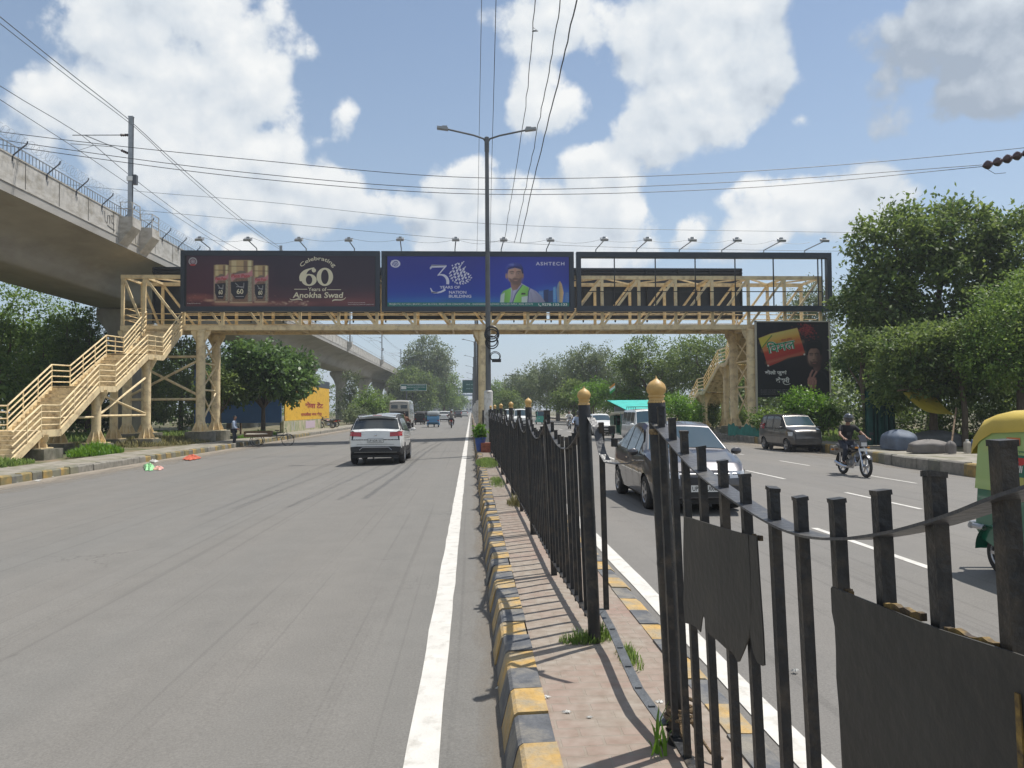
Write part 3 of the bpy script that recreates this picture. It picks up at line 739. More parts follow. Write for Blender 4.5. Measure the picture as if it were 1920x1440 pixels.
# broken rail hanging from the second post, one loose picket, and the rail lying on the ground
b = MB()
P = [AT(1108, 783, 5.0), AT(1118, 800, 4.92), AT(1124, 826, 4.86), AT(1130, 850, 4.8), AT(1140, 866, 4.74), AT(1160, 869, 4.66), AT(1185, 868, 4.6), AT(1200, 862, 4.57)]
strap(b, P, .05, .006)
b.build('bent_rail', M_strap, ff, world=True)
for (pa, pb, t_) in (((1127, 792), (1137, 1142), 4.9),):
    b = MB(); b.beam(AT(pa[0], pa[1], t_), AT(pb[0], pb[1], t_ + .1), .032, .032, up=(0, 1, 0)); b.build('picket', M_fence, ff, world=True)
for (x_, y_, t_) in ((1147, 806, 4.85), (1152, 830, 4.8)):
    b = MB(); p = AT(x_, y_, t_); b.box(p, (.036, .036, .05)); b.build('picket_stub', M_fence, ff, world=True)
b = MB()
zs_ = (.372, .355, .345, .335, .32, .305, .292)
G = [GZ(x, y, z) for (x, y), z in zip(((1128, 1143), (1148, 1180), (1163, 1215), (1178, 1250), (1197, 1290), (1222, 1325), (1246, 1358)), zs_)]
G = [Vector((fs_(5.0), 5.03, .375))] + G + [Vector((.93, 3.5, .288))]
strap(b, G, .050, .008)
for i in (1, 2, 3, 4, 5, 6): b.box((G[i].x, G[i].y, G[i].z + .003), (.03, .016, .008))
o = b.build('bottom_rail', mat('bottom_rail_paint', (.075, .082, .09), .55, var=.3, scale=12, bump=.3, bscale=50), ff, world=True)
o['label'] = 'bare bottom rail left in place where the pickets are missing'
# the fence goes on behind the bridge column
f3 = thing('median_fence', 'distant stretch of black median fence beyond the bridge column', 'fence', (.7, 33, .2))
stf = MB(); t = 33.
while t < 150:
    b_ = MB()
    fpanel(f3, .7, t, .7, t + 2.15, lambda u, t=t: 1.41 + .23 * ((u - t - 1.07) / 1.07) ** 2, n=10, k=0, stuff=stf)
    stf.box((.7, t, .93), (.06, .06, 1.5)); t += 2.15
o = stf.build('pickets', [M_fence, M_strap], f3, world=True); o['kind'] = 'stuff'
# ------------------------------------------------------------------ elevated rail viaduct
M_conc = mat('viaduct_concrete', (.36, .345, .32), .85, var=.08, scale=1.1, bump=.2, bscale=14, dirt=(.27, .255, .23), dscale=.35, damt=.5, stretch=(1, .6, 1.8))
M_conc2 = mat('parapet_concrete', (.47, .45, .415), .85, var=.14, scale=1.5, bump=.2, bscale=14, dirt=(.30, .275, .23), dscale=1.1, damt=.5, stretch=(1, 1, 2.2))
M_seam = mat('seam_dark', (.10, .095, .085), .9)
M_galv = mat('galvanised_steel', (.30, .32, .34), .5, metal=.5, var=.2, scale=3)
M_dksteel = mat('dark_steel', (.07, .075, .085), .5, metal=.3)
VE = -20.0
va = thing('rail_viaduct', 'grey concrete metro viaduct on flared piers along the left of the road', 'viaduct', (-25.3, 60, 0))
PIERS = [58, 89, 120, 151, 182, 213, 244, 275]
cuts = [-4, 27] + PIERS + [306]
def deck_profile():
    z0 = 11.27
    near = [(VE, z0), (VE - .35, z0 - .02), (VE - 1.5, 10.95), (VE - 2.3, 10.72), (VE - 2.85, 10.35), (VE - 3.1, 9.9), (VE - 3.35, 9.42), (VE - 3.6, 9.3)]
    far = [(-50.6 - s, z) for s, z in reversed(near)]
    return near + far + [(-50.6 - VE, 11.75), (VE, 11.75)]
prof = deck_profile()
for a, c in zip(cuts[:-1], cuts[1:]):
    b = MB(); n = len(prof); P = []
    b.prism(prof, a + .05, c - .05, 'xz', sm=True)
    b.build('girder', M_conc, va, world=True)
b = MB()
for s0, s1 in ((VE - .18, VE), (-50.6 - VE, -50.6 - VE + .18)): b.span((s0, -4, 11.753), (s1, 306, 13.0))
for s0 in (VE + .0,): b.span((s0, -4, 12.96), (s0 + .03, 306, 13.02)); b.span((s0, -4, 11.70), (s0 + .035, 306, 11.76))
par = b.build('parapet', M_conc2, va, world=True)
b = MB(); t = 24.
while t < 300:
    b.span((VE + .002, t, 11.77), (VE + .012, t + .04, 12.95)); t += 2.85
o = b.build('panel_joints', M_seam, None); o.parent = par; o.location = -wloc(par)
# graffiti scratched on the parapet
b = MB(); rnd = random.Random(5)
g0 = 42.9
for q in ([(0, .9), (.05, .4), (.3, .3), (.35, .75), (.55, .8), (.6, .35)], [(.75, .85), (1.0, .9), (.8, .5), (1.1, .45), (1.05, .15)], [(.3, .2), (1.2, .1)]):
    b.tube([(VE + .014, g0 + x, 11.85 + z) for x, z in q], .012, 4)
g_ = b.build('graffiti', M_dksteel, None); g_.parent = par; g_.location = -wloc(par)
M_pier = mat('pier_concrete', (.34, .32, .28), .9, var=.16, scale=.8, bump=.2, bscale=10, dirt=(.22, .20, .165), dscale=.6, damt=.8, stretch=(1, 1, .4))
for t in PIERS:
    b = MB(); rows = []
    for z, hx, hy in ((-.4, .95, .95), (6.0, .95, .95), (6.8, 1.05, .97), (7.6, 1.35, 1.0), (8.2, 1.75, 1.05), (8.6, 2.05, 1.1), (8.8, 2.1, 1.15), (9.2, 2.1, 1.15)):
        rows.append([(-25.3 + hx * (abs(math.cos(a)) ** .7) * (1 if math.cos(a) > 0 else -1), t + hy * (abs(math.sin(a)) ** .7) * (1 if math.sin(a) > 0 else -1), z) for a in [2 * PI * j / 24 for j in range(25)]])
    b.grid(rows); b.box((-25.3, t, 9.02), (3.6, 1.9, .5)); b.build('pier', M_pier, va, world=True)
# railing with razor wire on outward arms
b = MB(); t = 14.
b.span((VE - .11, 10, 13.5), (VE - .07, 300, 13.54)); b.span((VE - .11, 10, 13.06), (VE - .07, 300, 13.09))
while t < 110:
    b.span((VE - .105, t, 13.0), (VE - .075, t + .025, 13.52)); t += .28 if t < 70 else .6
b.build('railing', M_galv, va, world=True)
t = 34.4 - 2.72 * 2
while t < 66:
    b = MB(); b.tube([(VE + .02, t, 12.75), (VE + .03, t, 13.0), (VE + .42, t + .35, 13.62), (VE + .42, t + .40, 13.75)], .035, 6)
    b.build('bracket_arm', M_dksteel, va, world=True); t += 2.72
b = MB(); N = 46 * 9 * 2
b.tube([(VE + .32 + .24 * math.cos(i * 2 * PI / 9), 26 + i * .38 / 9, 13.68 + .24 * math.sin(i * 2 * PI / 9)) for i in range(int(40 / .38 * 9))], .007, 3, cap=False)
b.build('razor_wire', M_galv, va, world=True)
def corbel(t):
    b = MB()
    b.prism([(VE, 11.35), (VE, 12.9), (VE + .75, 12.9), (VE + .75, 12.35)], t - .55, t + .55, 'xz'); 
    for (x, y) in ((VE + .72, t - .5), (VE + .72, t + .5), (VE + .05, t - .5)): b.span((x - .02, y - .02, 12.9), (x + .02, y + .02, 13.75))
    for z in (13.35, 13.72):
        b.span((VE + .70, t - .5, z), (VE + .74, t + .5, z + .03)); b.span((VE, t - .52, z), (VE + .72, t - .49, z + .03))
    b.build('corbel', M_conc2, va, world=True)
for t in (45.2, 47.9, 80.4, 84, 126, 171, 217): corbel(t)
insul = mat('insulator_brown', (.05, .03, .028), .3)
names = ['nearest tall rail mast rising above the viaduct parapet with two arms', 'grey rail mast whose tip shows above the dark billboard', 'grey rail mast on the viaduct seen under the footbridge deck, left of the two others',
         'grey rail mast on the viaduct seen under the footbridge, middle one', 'farthest thin rail mast on the viaduct near the tall tree']
for t, lb in zip((45.2, 80.4, 126, 171, 217), names):
    c = VE + .38
    ms = thing('rail_mast', lb, 'mast', (c, t, 12.9), 0, 'overhead line masts along the viaduct')
    b = MB(); b.span((-.12, -.09, 0), (.12, -.075, 5.95)); b.span((-.12, .075, 0), (.12, .09, 5.95)); b.span((-.02, -.075, 0), (.02, .075, 5.95))
    b.span((-.14, -.11, 5.93), (.14, .11, 5.99)); b.build('pole', M_galv, ms)
    b = MB(); b.tube([(0, 0, 4.9), (-3.3, 0, 4.85)], .03, 6); b.build('arm', M_galv, ms)
    b = MB(); b.tube([(0, 0, 3.75), (-1.0, 0, 4.2), (-2.6, 0, 4.85)], .03, 6); b.tube([(-1.0, 0, 4.2), (-3.4, 0, 4.35)], .022, 6); b.tube([(-2.0, 0, 4.3), (-3.0, 0, 3.95)], .015, 5)
    b.build('arm', M_galv, ms)
    for (x0, z0, x1, z1) in ((-.15, 4.9, -.6, 4.89), (-.15, 3.82, -.55, 4.0)):
        b = MB(); pts = [(x0 + (x1 - x0) * i / 8, 0, z0 + (z1 - z0) * i / 8) for i in range(9)]
        b.tube(pts, [.05, .09, .05, .09, .05, .09, .05, .09, .05], 8); b.build('insulator', insul, ms)
    MB().span((.14, -.14, 2.0), (.36, .14, 2.55)).build('box', M_dksteel, ms)
    MB().span((-.17, -.15, 2.2), (.17, .15, 2.45)).build('band', mat('band_white', (.7, .7, .68), .5), ms)

M_wire = mat('cable_black', (.025, .027, .032), .5)
M_wire2 = mat('cable_grey', (.10, .11, .125), .5)
def cable(name, label, pts, r=.02, m=None, group=None, wob=0, seed=1, n=None):
    """smooth curve through the given points"""
    P = [Vector(p) for p in pts]; out = []; rnd = random.Random(seed)
    seg = n or 14
    for i in range(len(P) - 1):
        p0 = P[i - 1] if i > 0 else P[0] * 2 - P[1]; p1, p2 = P[i], P[i + 1]; p3 = P[i + 2] if i + 2 < len(P) else P[-1] * 2 - P[-2]
        for k in range(seg):
            u = k / seg
            out.append(.5 * ((2 * p1) + (p2 - p0) * u + (2 * p0 - 5 * p1 + 4 * p2 - p3) * u * u + (3 * p1 - p0 - 3 * p2 + p3) * u ** 3))
    out.append(P[-1])
    if wob: out = [p + Vector((rnd.uniform(-wob, wob), 0, rnd.uniform(-wob, wob) * .6)) for p in out]
    o = MB().tube(out, r, 5).build(name, m or M_wire)
    return tag(o, label, 'cable', group)
# line wires over the tracks
def sagline(s, z, spans, sag):
    pts = []
    for a, c in zip(spans[:-1], spans[1:]):
        for i in range(8):
            u = i / 8; pts.append((s, a + (c - a) * u, z - 4 * sag * u * (1 - u)))
    pts.append((s, spans[-1], z)); return pts
SP = [0, 45.2, 80.4, 126, 171, 217, 262]
gr = 'overhead line wires above the viaduct tracks'
cable('line_wire', 'thin feeder wire passing the top of the nearest rail mast, upper one', sagline(VE + .2, 18.75, SP, .35), .022, M_wire2, gr, n=2)
cable('line_wire', 'thin feeder wire just under the uppermost wire at the nearest rail mast', sagline(VE + .55, 18.3, SP, .5), .018, M_wire2, gr, n=2)
cable('line_wire', 'messenger wire carried by the upper arm of the nearest rail mast', sagline(VE - 2.4, 17.75, SP, .7), .02, M_wire2, gr, n=2)
cable('line_wire', 'contact wire below the lower arm of the nearest rail mast', sagline(VE - 2.6, 16.9, SP, .12), .018, M_wire2, gr, n=2)
cable('line_wire', 'contact wire of the far track, lowest of the rail wires', sagline(VE - 7.0, 16.8, SP, .12), .018, M_wire2, gr, n=2)
# power lines crossing the road high up
gp = 'power lines crossing the road'
cable('power_line', 'topmost of the three long wires crossing the sky above the billboards', [(-34, 35, 16.1), (-20.89, 35, 14.25), (-9.66, 35, 13.09), (.84, 35, 12.36), (12.96, 35, 12.78), (26.5, 35, 14.05), (34, 35, 15.2)], .016, M_wire, gp)
cable('power_line', 'middle of the three long wires crossing the sky above the billboards', [(-34, 35, 15.9), (-19.96, 35, 13.76), (-9.4, 35, 12.45), (.84, 35, 11.83), (12.95, 35, 12.31), (24.4, 35, 13.2)], .016, M_wire, gp)
cable('power_line', 'lowest of the three long wires crossing the sky, ending at the red insulator', [(-34, 35, 15.6), (-19.04, 35, 13.41), (-9.18, 35, 12.2), (.84, 35, 11.61), (12.95, 35, 12.01), (24.4, 35, 13.12)], .016, M_wire, gp)
cable('power_line', 'thin upper wire low in the sky, sloping from the viaduct over the middle billboard', [(-45, 60, 20.5), (-26.23, 60, 18.76), (-16.55, 60, 18), (3.31, 60, 16.24), (32.67, 60, 15.75)], .016, M_wire2, gp)
cable('power_line', 'thin wire lowest in the sky, just above the billboard lamps', [(-45, 60, 18.9), (-25.02, 60, 17.2), (3.3, 60, 14.84), (26.5, 60, 14.29), (34, 60, 14.4)], .016, M_wire2, gp)
b = MB(); pts = []
p0, p1 = AT(1843, 312, 34.5), AT(1935, 284, 34.5)
for i in range(21): pts.append(p0 + (p1 - p0) * i / 20)
b.tube(pts, [.05 if i % 4 == 0 else (.22 if i % 4 == 2 else .16) for i in range(21)], 12)
b.tube([p1, p1 + Vector((3, .4, .6))], .02, 5); b.tube([AT(1842, 312, 34.5), AT(1866, 326, 34.5), AT(1886, 324, 34.5)], .012, 5)
tag(b.build('insulator', mat('insulator_red', (.045, .016, .022), .3, var=.4, scale=14)), 'dark red ribbed insulator string at the end of the wires above the right-hand trees', 'insulator')
# cables running along the road from overhead to the billboards
gc = 'cables running down from overhead to the billboards'
def along(label, q, r, wob, m=M_wire, seed=1):
    P = [AT(x, y, t) for x, y, t in q]; P = [P[0] + (P[0] - P[1]) * .5] + P
    cable('overhead_cable', label, P, r, m, gc, wob, seed, 10)
along('thin straight wire left of the street lamp', [(903, 0, 21), (899, 220, 30), (896, 400, 40), (894, 480, 46)], .010, 0, M_wire2)
along('thin wire passing just right of the street lamp pole', [(930, 0, 21), (925, 200, 28), (921, 350, 38), (919, 480, 46)], .012, 0)
along('wavy cable with a small hanging knot, left of the other two wavy cables', [(1003, 0, 21), (985, 200, 28), (960, 360, 37), (945, 455, 45)], .014, .025, M_wire, 3)
along('wavy cable between two others, running down to the middle billboard', [(1051, 0, 21), (1022, 170, 26), (992, 320, 35), (965, 455, 45)], .016, .03, M_wire, 4)
along('thickest dark cable, rightmost of those running down to the billboards', [(1081, 0, 21), (1045, 160, 26), (1010, 300, 34), (975, 455, 45)], .022, .015, M_wire, 5)
b = MB(); p = AT(999, 58, 23); b.tube([p, p + Vector((.12, 0, .03)), p + Vector((.02, 0, .10)), p + Vector((-.02, 0, -.02)), p + Vector((.16, 0, .0))], .014, 5)
tag(b.build('cable_knot', M_wire), 'small loop of wire tied on the wavy cable high above the road', 'wire knot')

# ------------------------------------------------------------------ footbridge
M_cream = mat('footbridge_cream_paint', (.78, .63, .38), .55, var=.07, scale=1.2, bump=.12, bscale=9, dirt=(.50, .38, .23), dscale=2.6, damt=.5)
M_tread = mat('stair_tread', (.66, .54, .34), .7, var=.12, scale=3, dirt=(.26, .18, .10), dscale=4, damt=.5)
M_plinth = mat('plinth_concrete', (.24, .22, .18), .9, var=.25, scale=2, bump=.4, bscale=10, dirt=(.09, .095, .06), dscale=1.4, damt=.9)
fb = thing('footbridge', 'cream steel truss footbridge spanning both roads with stairs at each end', 'footbridge', (.6, 47.3, 0))
TF, TR = 46.0, 48.7
VS = [-20.35] + [17.0 + 2.257 * j for j in range(-16, 2)] + [21.5]
VS = [v for v in VS if v > -20.6]
ZB0, ZB1, ZT0, ZT1 = 6.5, 6.79, 9.55, 9.77
def truss(t, nm):
    b = MB(); b.span((VS[0] - .1, t - .09, ZT0), (VS[-1] + .1, t + .09, ZT1))
    b.span((VS[0] - .1, t - .1, ZB0), (17.1, t + .1, ZB1)); b.span((17.1, t - .09, ZB0 + .04), (VS[-1] + .1, t + .09, ZB1))
    tr = b.build(nm, M_cream, fb, world=True); off = -wloc(tr)
    for i, s in enumerate(VS):
        if t == TR and 17.3 < s < 19.0: continue
        q = MB(); q.span((s - .085, t - .07, ZB1), (s + .085, t + .07, ZT0)); o = q.build('post', M_cream, None); o.parent = tr; o.location = off
        if i + 1 < len(VS):
            s1 = VS[i + 1]
            if t == TR and s > 16.5: pass
            q = MB()
            if s + s1 < 1.5: q.beam((s + .08, t, ZT0 - .02), (s1 - .1, t, ZB1 + .02), .11, .13)
            else: q.beam((s1 - .08, t, ZT0 - .02), (s + .1, t, ZB1 + .02), .11, .13)
            o = q.build('brace', M_cream, None); o.parent = tr; o.location = off
    return tr
truss(TF, 'truss'); truss(TR, 'truss')
b = MB(); 
for i, s in enumerate(VS):
    b.span((s - .06, TF + .09, ZT0 + .05), (s + .06, TR - .09, ZT1 - .03))
    if i + 1 < len(VS):
        s1 = VS[i + 1]
        if i % 2: b.beam((s, TF + .1, ZT1 - .1), (s1, TR - .1, ZT1 - .1), .09, .09)
        else: b.beam((s, TR - .1, ZT1 - .1), (s1, TF + .1, ZT1 - .1), .09, .09)
b.build('roof_bracing', M_cream, fb, world=True)
b = MB(); b.span((VS[0], TF + .1, 6.68), (21.4, TR - .1, 6.75)); dk = b.build('deck', M_tread, fb, world=True)
b = MB()
for i, s in enumerate(VS):
    b.span((s - .06, TF + .1, 6.52), (s + .06, TR - .1, 6.66))
    if i + 1 < len(VS): b.beam((s, TF + .12, 6.56), (VS[i + 1], TR - .12, 6.56), .07, .07)
o = b.build('deck_bracing', M_cream, None); o.parent = dk; o.location = -wloc(dk)
for t in (TF + .16, TR - .16):
    b = MB()
    for z in (7.12, 7.42, 7.8): b.tube([(-16.9 if t < 47 else -20.2, t, z), (21.3 if t < 47 else 17.0, t, z)], .028, 6)
    b.build('handrail', M_cream, fb, world=True)
b = MB()
for z in (7.12, 7.42, 7.8): b.tube([(-20.2, TF + .3, z), (-20.2, TR - .2, z)], .028, 6)
for z in (7.12, 7.42, 7.8): b.tube([(-20.3, TF + .12, z), (-19.05, TF + .12, z)], .028, 6)
b.build('handrail', M_cream, fb, world=True)
def column(s, t, zt, r=.25, zp=.55, sq=True, pl=.75):
    b = MB(); b.lathe([(r * 1.04, zp), (r, zp + .1), (r, zt - .12), (r * 1.1, zt - .1), (r * 1.1, zt)], (s, t, 0), 24)
    for k in range(8):      # gusset fins at the foot
        a = k * PI / 4; d = Vector((math.cos(a), math.sin(a), 0))
        b.add([Vector((s, t, zp)) + d * r * .9 + Vector((-d.y, d.x, 0)) * .012 * g_ for g_ in (-1, 1)] + [Vector((s, t, zp)) + d * (r + .22) + Vector((-d.y, d.x, 0)) * .012 * g_ for g_ in (-1, 1)] +
              [Vector((s, t, zp + .12)) + d * (r + .22) + Vector((-d.y, d.x, 0)) * .012 * g_ for g_ in (-1, 1)] + [Vector((s, t, zp + .62)) + d * r * .95 + Vector((-d.y, d.x, 0)) * .012 * g_ for g_ in (-1, 1)],
              [(0, 2, 4, 6), (1, 7, 5, 3), (2, 3, 5, 4), (4, 5, 7, 6)])
    for sg in (-1, 1):
        b.prism([(s + sg * r * .9, zt - .75), (s + sg * (r + .3), zt - .15), (s + sg * (r + .3), zt), (s + sg * r * .9, zt)], t - .03, t + .03, 'xz')
    b.box((s, t, zp + .02), (2 * r + .5, 2 * r + .5, .04))
    c = b.build('column', M_cream, fb, world=True)
    q = MB()
    if sq: q.box((s, t, zp / 2 - .2), (pl * 2, pl * 2, zp + .38))
    else: q.lathe([(0, -.4), (pl, -.4), (pl, zp - .02), (pl - .03, zp), (0, zp)], (s, t, 0), 28, sm=False)
    o = q.build('plinth', M_plinth, None); o.parent = c; o.location = -wloc(c)
    return c
for s in (-15.85, 17.1):
    column(s, TF + .0, 6.5, .26, .55, False, .85); column(s - (.15 if s > 0 else 0), TR, 6.5, .26, .55, False, .85)
column(-20.1, TF + .1, 6.5, .26, .45); column(-20.1, TR, 6.5, .26, .45); column(21.2, TF + .1, 6.5, .26, .45); column(21.2, TR, 6.5, .26, .45)
c = column(.72, TF + .25, 6.5, .25, .35, True, .42); column(.72, TR - .2, 6.5, .25, .35, True, .42)
def bracing(p, q, r=.075):
    MB().tube([p, q], r, 8).build('brace', M_cream, fb, world=True)
for (sa, sb_) in ((-15.85, -20.1), (17.1, 21.2)):
    for z in (4.95, 2.45): bracing((sa, TF, z), (sb_, TF + .1, z))
    bracing((sa, TF, 4.8), (sb_, TF + .1, 2.6)); bracing((sa, TF + .1, 2.6), (sb_, TF + .15, 4.8))
for s in (-15.85, 17.05):
    for (z0, z1) in ((6.1, 4.6), (4.6, 3.0), (3.0, 1.0)):
        bracing((s, TF, z0), (s, TR, z1), .055); bracing((s + .05, TR, z0), (s + .05, TF, z1), .055)
    for z in (4.6, 3.0): bracing((s, TF, z), (s, TR, z), .055)

def stair(s0, s1, path, sgn, colz):
    """path of (t, z) nose points from the bridge down; s0,s1 the two strings"""
    q = MB()
    for (a, b_) in zip(path[:-1], path[1:]):
        q.span((min(s0, s1) + .05, min(a[0], b_[0]), min(a[1], b_[1]) - .035), (max(s0, s1) - .05, min(a[0], b_[0]) + .02, min(a[1], b_[1]) - .02))
    st = MB().span((min(s0, s1) + .02, path[0][0] - .1, path[0][1] - .05), (max(s0, s1) - .02, path[0][0] + .1, path[0][1] - .02)).build('staircase', M_cream, fb, world=True); off = -wloc(st)
    for s in (s0, s1):
        sb = MB()
        for (a, b_) in zip(path[:-1], path[1:]):
            sb.beam((s, a[0], a[1] - .1), (s, b_[0], b_[1] - .1), .09, .28, up=(0, 0, 1))
        o = sb.build('stringer', M_cream, None); o.parent = st; o.location = off
    lo, hi = min(s0, s1) + .05, max(s0, s1) - .05
    q = MB(); fr = MB()
    for (a, b_) in zip(path[:-1], path[1:]):
        if abs(a[1] - b_[1]) < .15:
            q.span((lo, min(a[0], b_[0]), a[1] - .03), (hi, max(a[0], b_[0]), a[1] + .01))
        else:
            n = int(round(abs(a[1] - b_[1]) / .165))
            for i in range(n):
                t0 = a[0] + (b_[0] - a[0]) * i / n; t1 = a[0] + (b_[0] - a[0]) * (i + 1) / n; z = a[1] + (b_[1] - a[1]) * (i + 1) / n
                q.span((lo, min(t0, t1) , z - .025), (hi, max(t0, t1), z + .012))
                if i < n: q.span((lo, t0 - .012, z + .012), (hi, t0 + .006, z + .15))
    o = q.build('treads', M_tread, None); o.parent = st; o.location = off
    for s in (s0, s1):
        q = MB()
        for h in (1.02, .76, .50, .24):
            pts = []
            for (t, z) in path: pts.append((s, t, z + h))
            q.tube(pts, .032 if h < 1 else .038, 6)
        for (a, b_) in zip(path[:-1], path[1:]):
            n = max(1, int(round(abs(b_[0] - a[0]) / 1.25)))
            for i in range(n):
                t = a[0] + (b_[0] - a[0]) * i / n; z = a[1] + (b_[1] - a[1]) * i / n
                q.span((s - .022, t - .022, z - .1), (s + .022, t + .022, z + 1.02))
        o = q.build('handrail', M_cream, None); o.parent = st; o.location = off
PL = [(46.0, 6.6), (43.1, 4.78), (41.1, 4.72), (37.5, 2.92), (35.9, 2.88), (32.6, 1.0), (31.2, 1.0), (29.3, -.02)]
stair(-16.9, -19.0, PL, -1, None)
for t, z in ((42.1, 4.6), (36.6, 2.75), (31.7, .85)):
    column(-17.2, t - .3, z, .2, .30, True, .55 if t > 34 else .7); column(-18.9, t - .3, z, .2, .30, True, .5)
for t0, t1, z0, z1 in ((36.4, 41.8, 1.55, 1.55), (36.4, 41.8, 1.55, 3.6), (36.4, 41.8, 3.6 - 1.0, 1.6)):
    bracing((-17.2, t0, z0), (-17.2, t1, z1), .06)
bracing((-17.2, 31.6, 1.5), (-17.2, 36.4, 1.5), .05)
PR = [(48.75, 6.6), (51.2, 4.78), (52.9, 4.72), (56.2, 2.95), (57.9, 2.9), (61.0, 1.1), (62.4, 1.1), (64.4, .0)]
stair(17.3, 19.4, PR, 1, None)
for t, z in ((52.1, 4.6), (57.1, 2.75), (61.8, .95)):
    column(17.6, t, z, .2, .30, True, .5); column(19.1, t, z, .2, .30, True, .5)

# ------------------------------------------------------------------ billboards
M_bb = mat('billboard_black_sheet', (.030, .040, .056), .45, var=.15, scale=.8, bump=.15, bscale=3)
M_bbf = mat('billboard_frame_edge', (.02, .024, .03), .5)
M_lampg = mat('floodlight_grey', (.30, .31, .32), .4, metal=.4)
M_lampgl = mat('floodlight_glass', (.55, .60, .62), .12)
GR = {}
def gradmat(name, stops, axis='Z', lo=0., hi=1., rough=.35, glow=None):
    """printed artwork: colour bands along one direction of the sheet"""
    m = bpy.data.materials.new(name); m.use_nodes = True; nt = m.node_tree; b = nt.nodes['Principled BSDF']
    tcn = nt.nodes.new('ShaderNodeTexCoord'); sp = nt.nodes.new('ShaderNodeSeparateXYZ'); nt.links.new(tcn.outputs['Generated'], sp.inputs[0])
    r = nt.nodes.new('ShaderNodeValToRGB'); cr = r.color_ramp
    cr.elements[0].position = stops[0][0]; cr.elements[0].color = (*stops[0][1], 1)
    cr.elements[1].position = stops[-1][0]; cr.elements[1].color = (*stops[-1][1], 1)
    for p_, c_ in stops[1:-1]: e_ = cr.elements.new(p_); e_.color = (*c_, 1)
    nt.links.new(sp.outputs[axis], r.inputs[0])
    n = nt.nodes.new('ShaderNodeTexNoise'); n.inputs['Scale'].default_value = 1.2; n.inputs['Detail'].default_value = 3
    nt.links.new(tcn.outputs['Object'], n.inputs['Vector'])
    s_ = nt.nodes.new('ShaderNodeVectorMath'); s_.operation = 'SCALE'
    nt.links.new(r.outputs[0], s_.inputs[0]); nt.links.new(math_n(nt, 'ADD', math_n(nt, 'MULTIPLY', n.outputs['Fac'], .3), .85), s_.inputs['Scale'])
    nt.links.new(s_.outputs[0], b.inputs['Base Color']); b.inputs['Roughness'].default_value = rough
    return m
class Art:
    """flat printed artwork on an upright sheet facing the traffic; coordinates are read off a crop of the sheet"""
    def __init__(s, s0, s1, z0, z1, t, cx0, cx1, cy0, cy1):
        s.a = (s0, s1, z0, z1, cx0, cx1, cy0, cy1); s.t = t; s.mb = MB(); s.mats = []; s.txt = MB(); s.tm = []
    def P(s, x, y, l):
        s0, s1, z0, z1, cx0, cx1, cy0, cy1 = s.a
        return Vector((s0 + (x - cx0) / (cx1 - cx0) * (s1 - s0), s.t - .004 * l, z1 - (y - cy0) / (cy1 - cy0) * (z1 - z0)))
    def mi(s, m, tx=False):
        L = s.tm if tx else s.mats
        if m not in L: L.append(m)
        return L.index(m)
    def poly(s, pts, m, l=1):
        s.mb.add([s.P(x, y, l) for x, y in pts], [tuple(range(len(pts)))], s.mi(m))
    def ell(s, cx, cy, rx, ry, m, l=1, n=28, a0=0, a1=2 * PI):
        s.poly([(cx + rx * math.cos(a0 + (a1 - a0) * i / n), cy + ry * math.sin(a0 + (a1 - a0) * i / n)) for i in range(n)], m, l)
    def ring(s, cx, cy, rx, ry, k, m, l=1, n=28, ky=None):
        ky = ky or k; b = s.mb; i0 = s.mi(m)
        V = [s.P(cx + rx * f * math.cos(2 * PI * i / n), cy + ry * g_ * math.sin(2 * PI * i / n), l) for f, g_ in ((1, 1), (k, ky)) for i in range(n)]
        b.add(V, [(i, (i + 1) % n, n + (i + 1) % n, n + i) for i in range(n)], i0)
    def stroke(s, pts, w, m, l=1, tx=False):
        """ribbon with varying half-width"""
        n = len(pts); ww = w if isinstance(w, (list, tuple)) else [w] * n; A = []
        for i, (x, y) in enumerate(pts):
            x0, y0 = pts[max(i - 1, 0)]; x1, y1 = pts[min(i + 1, n - 1)]; d = math.hypot(x1 - x0, y1 - y0) or 1
            nx, ny = -(y1 - y0) / d * ww[i], (x1 - x0) / d * ww[i]
            A.append([s.P(x + nx, y + ny, l), s.P(x - nx, y - ny, l)])
        (s.txt if tx else s.mb).grid(A, s.mi(m, tx), sm=False)
    def text(s, t, x0, x1, yb, yt, m, l=2, offset=0., warp=None, ital=0., spacing=1., rot=0):
        o = s.P(x0, yb, l); sx = (s.P(x1, yb, l) - o).x; sz = (s.P(x0, yt, l) - o).z
        ux = Vector((math.cos(rot), 0, math.sin(rot))); uz = Vector((-math.sin(rot), 0, math.cos(rot)))
        put_text(s.txt, t, o, ux, uz, sx, sz, s.mi(m, True), offset, warp, ital, spacing)
    def done(s, parent, art='poster_print', tx='lettering'):
        if s.mb.v: s.mb.build(art, s.mats, parent, world=True, fixn=False)
        if s.txt.v: s.txt.build(tx, s.tm, parent, world=True, fixn=False)
def bez(p0, p1, p2, p3, n=10):
    return [tuple((1 - u) ** 3 * a + 3 * (1 - u) ** 2 * u * b_ + 3 * (1 - u) * u * u * c_ + u ** 3 * d for a, b_, c_, d in zip(p0, p1, p2, p3)) for u in [i / n for i in range(n + 1)]]

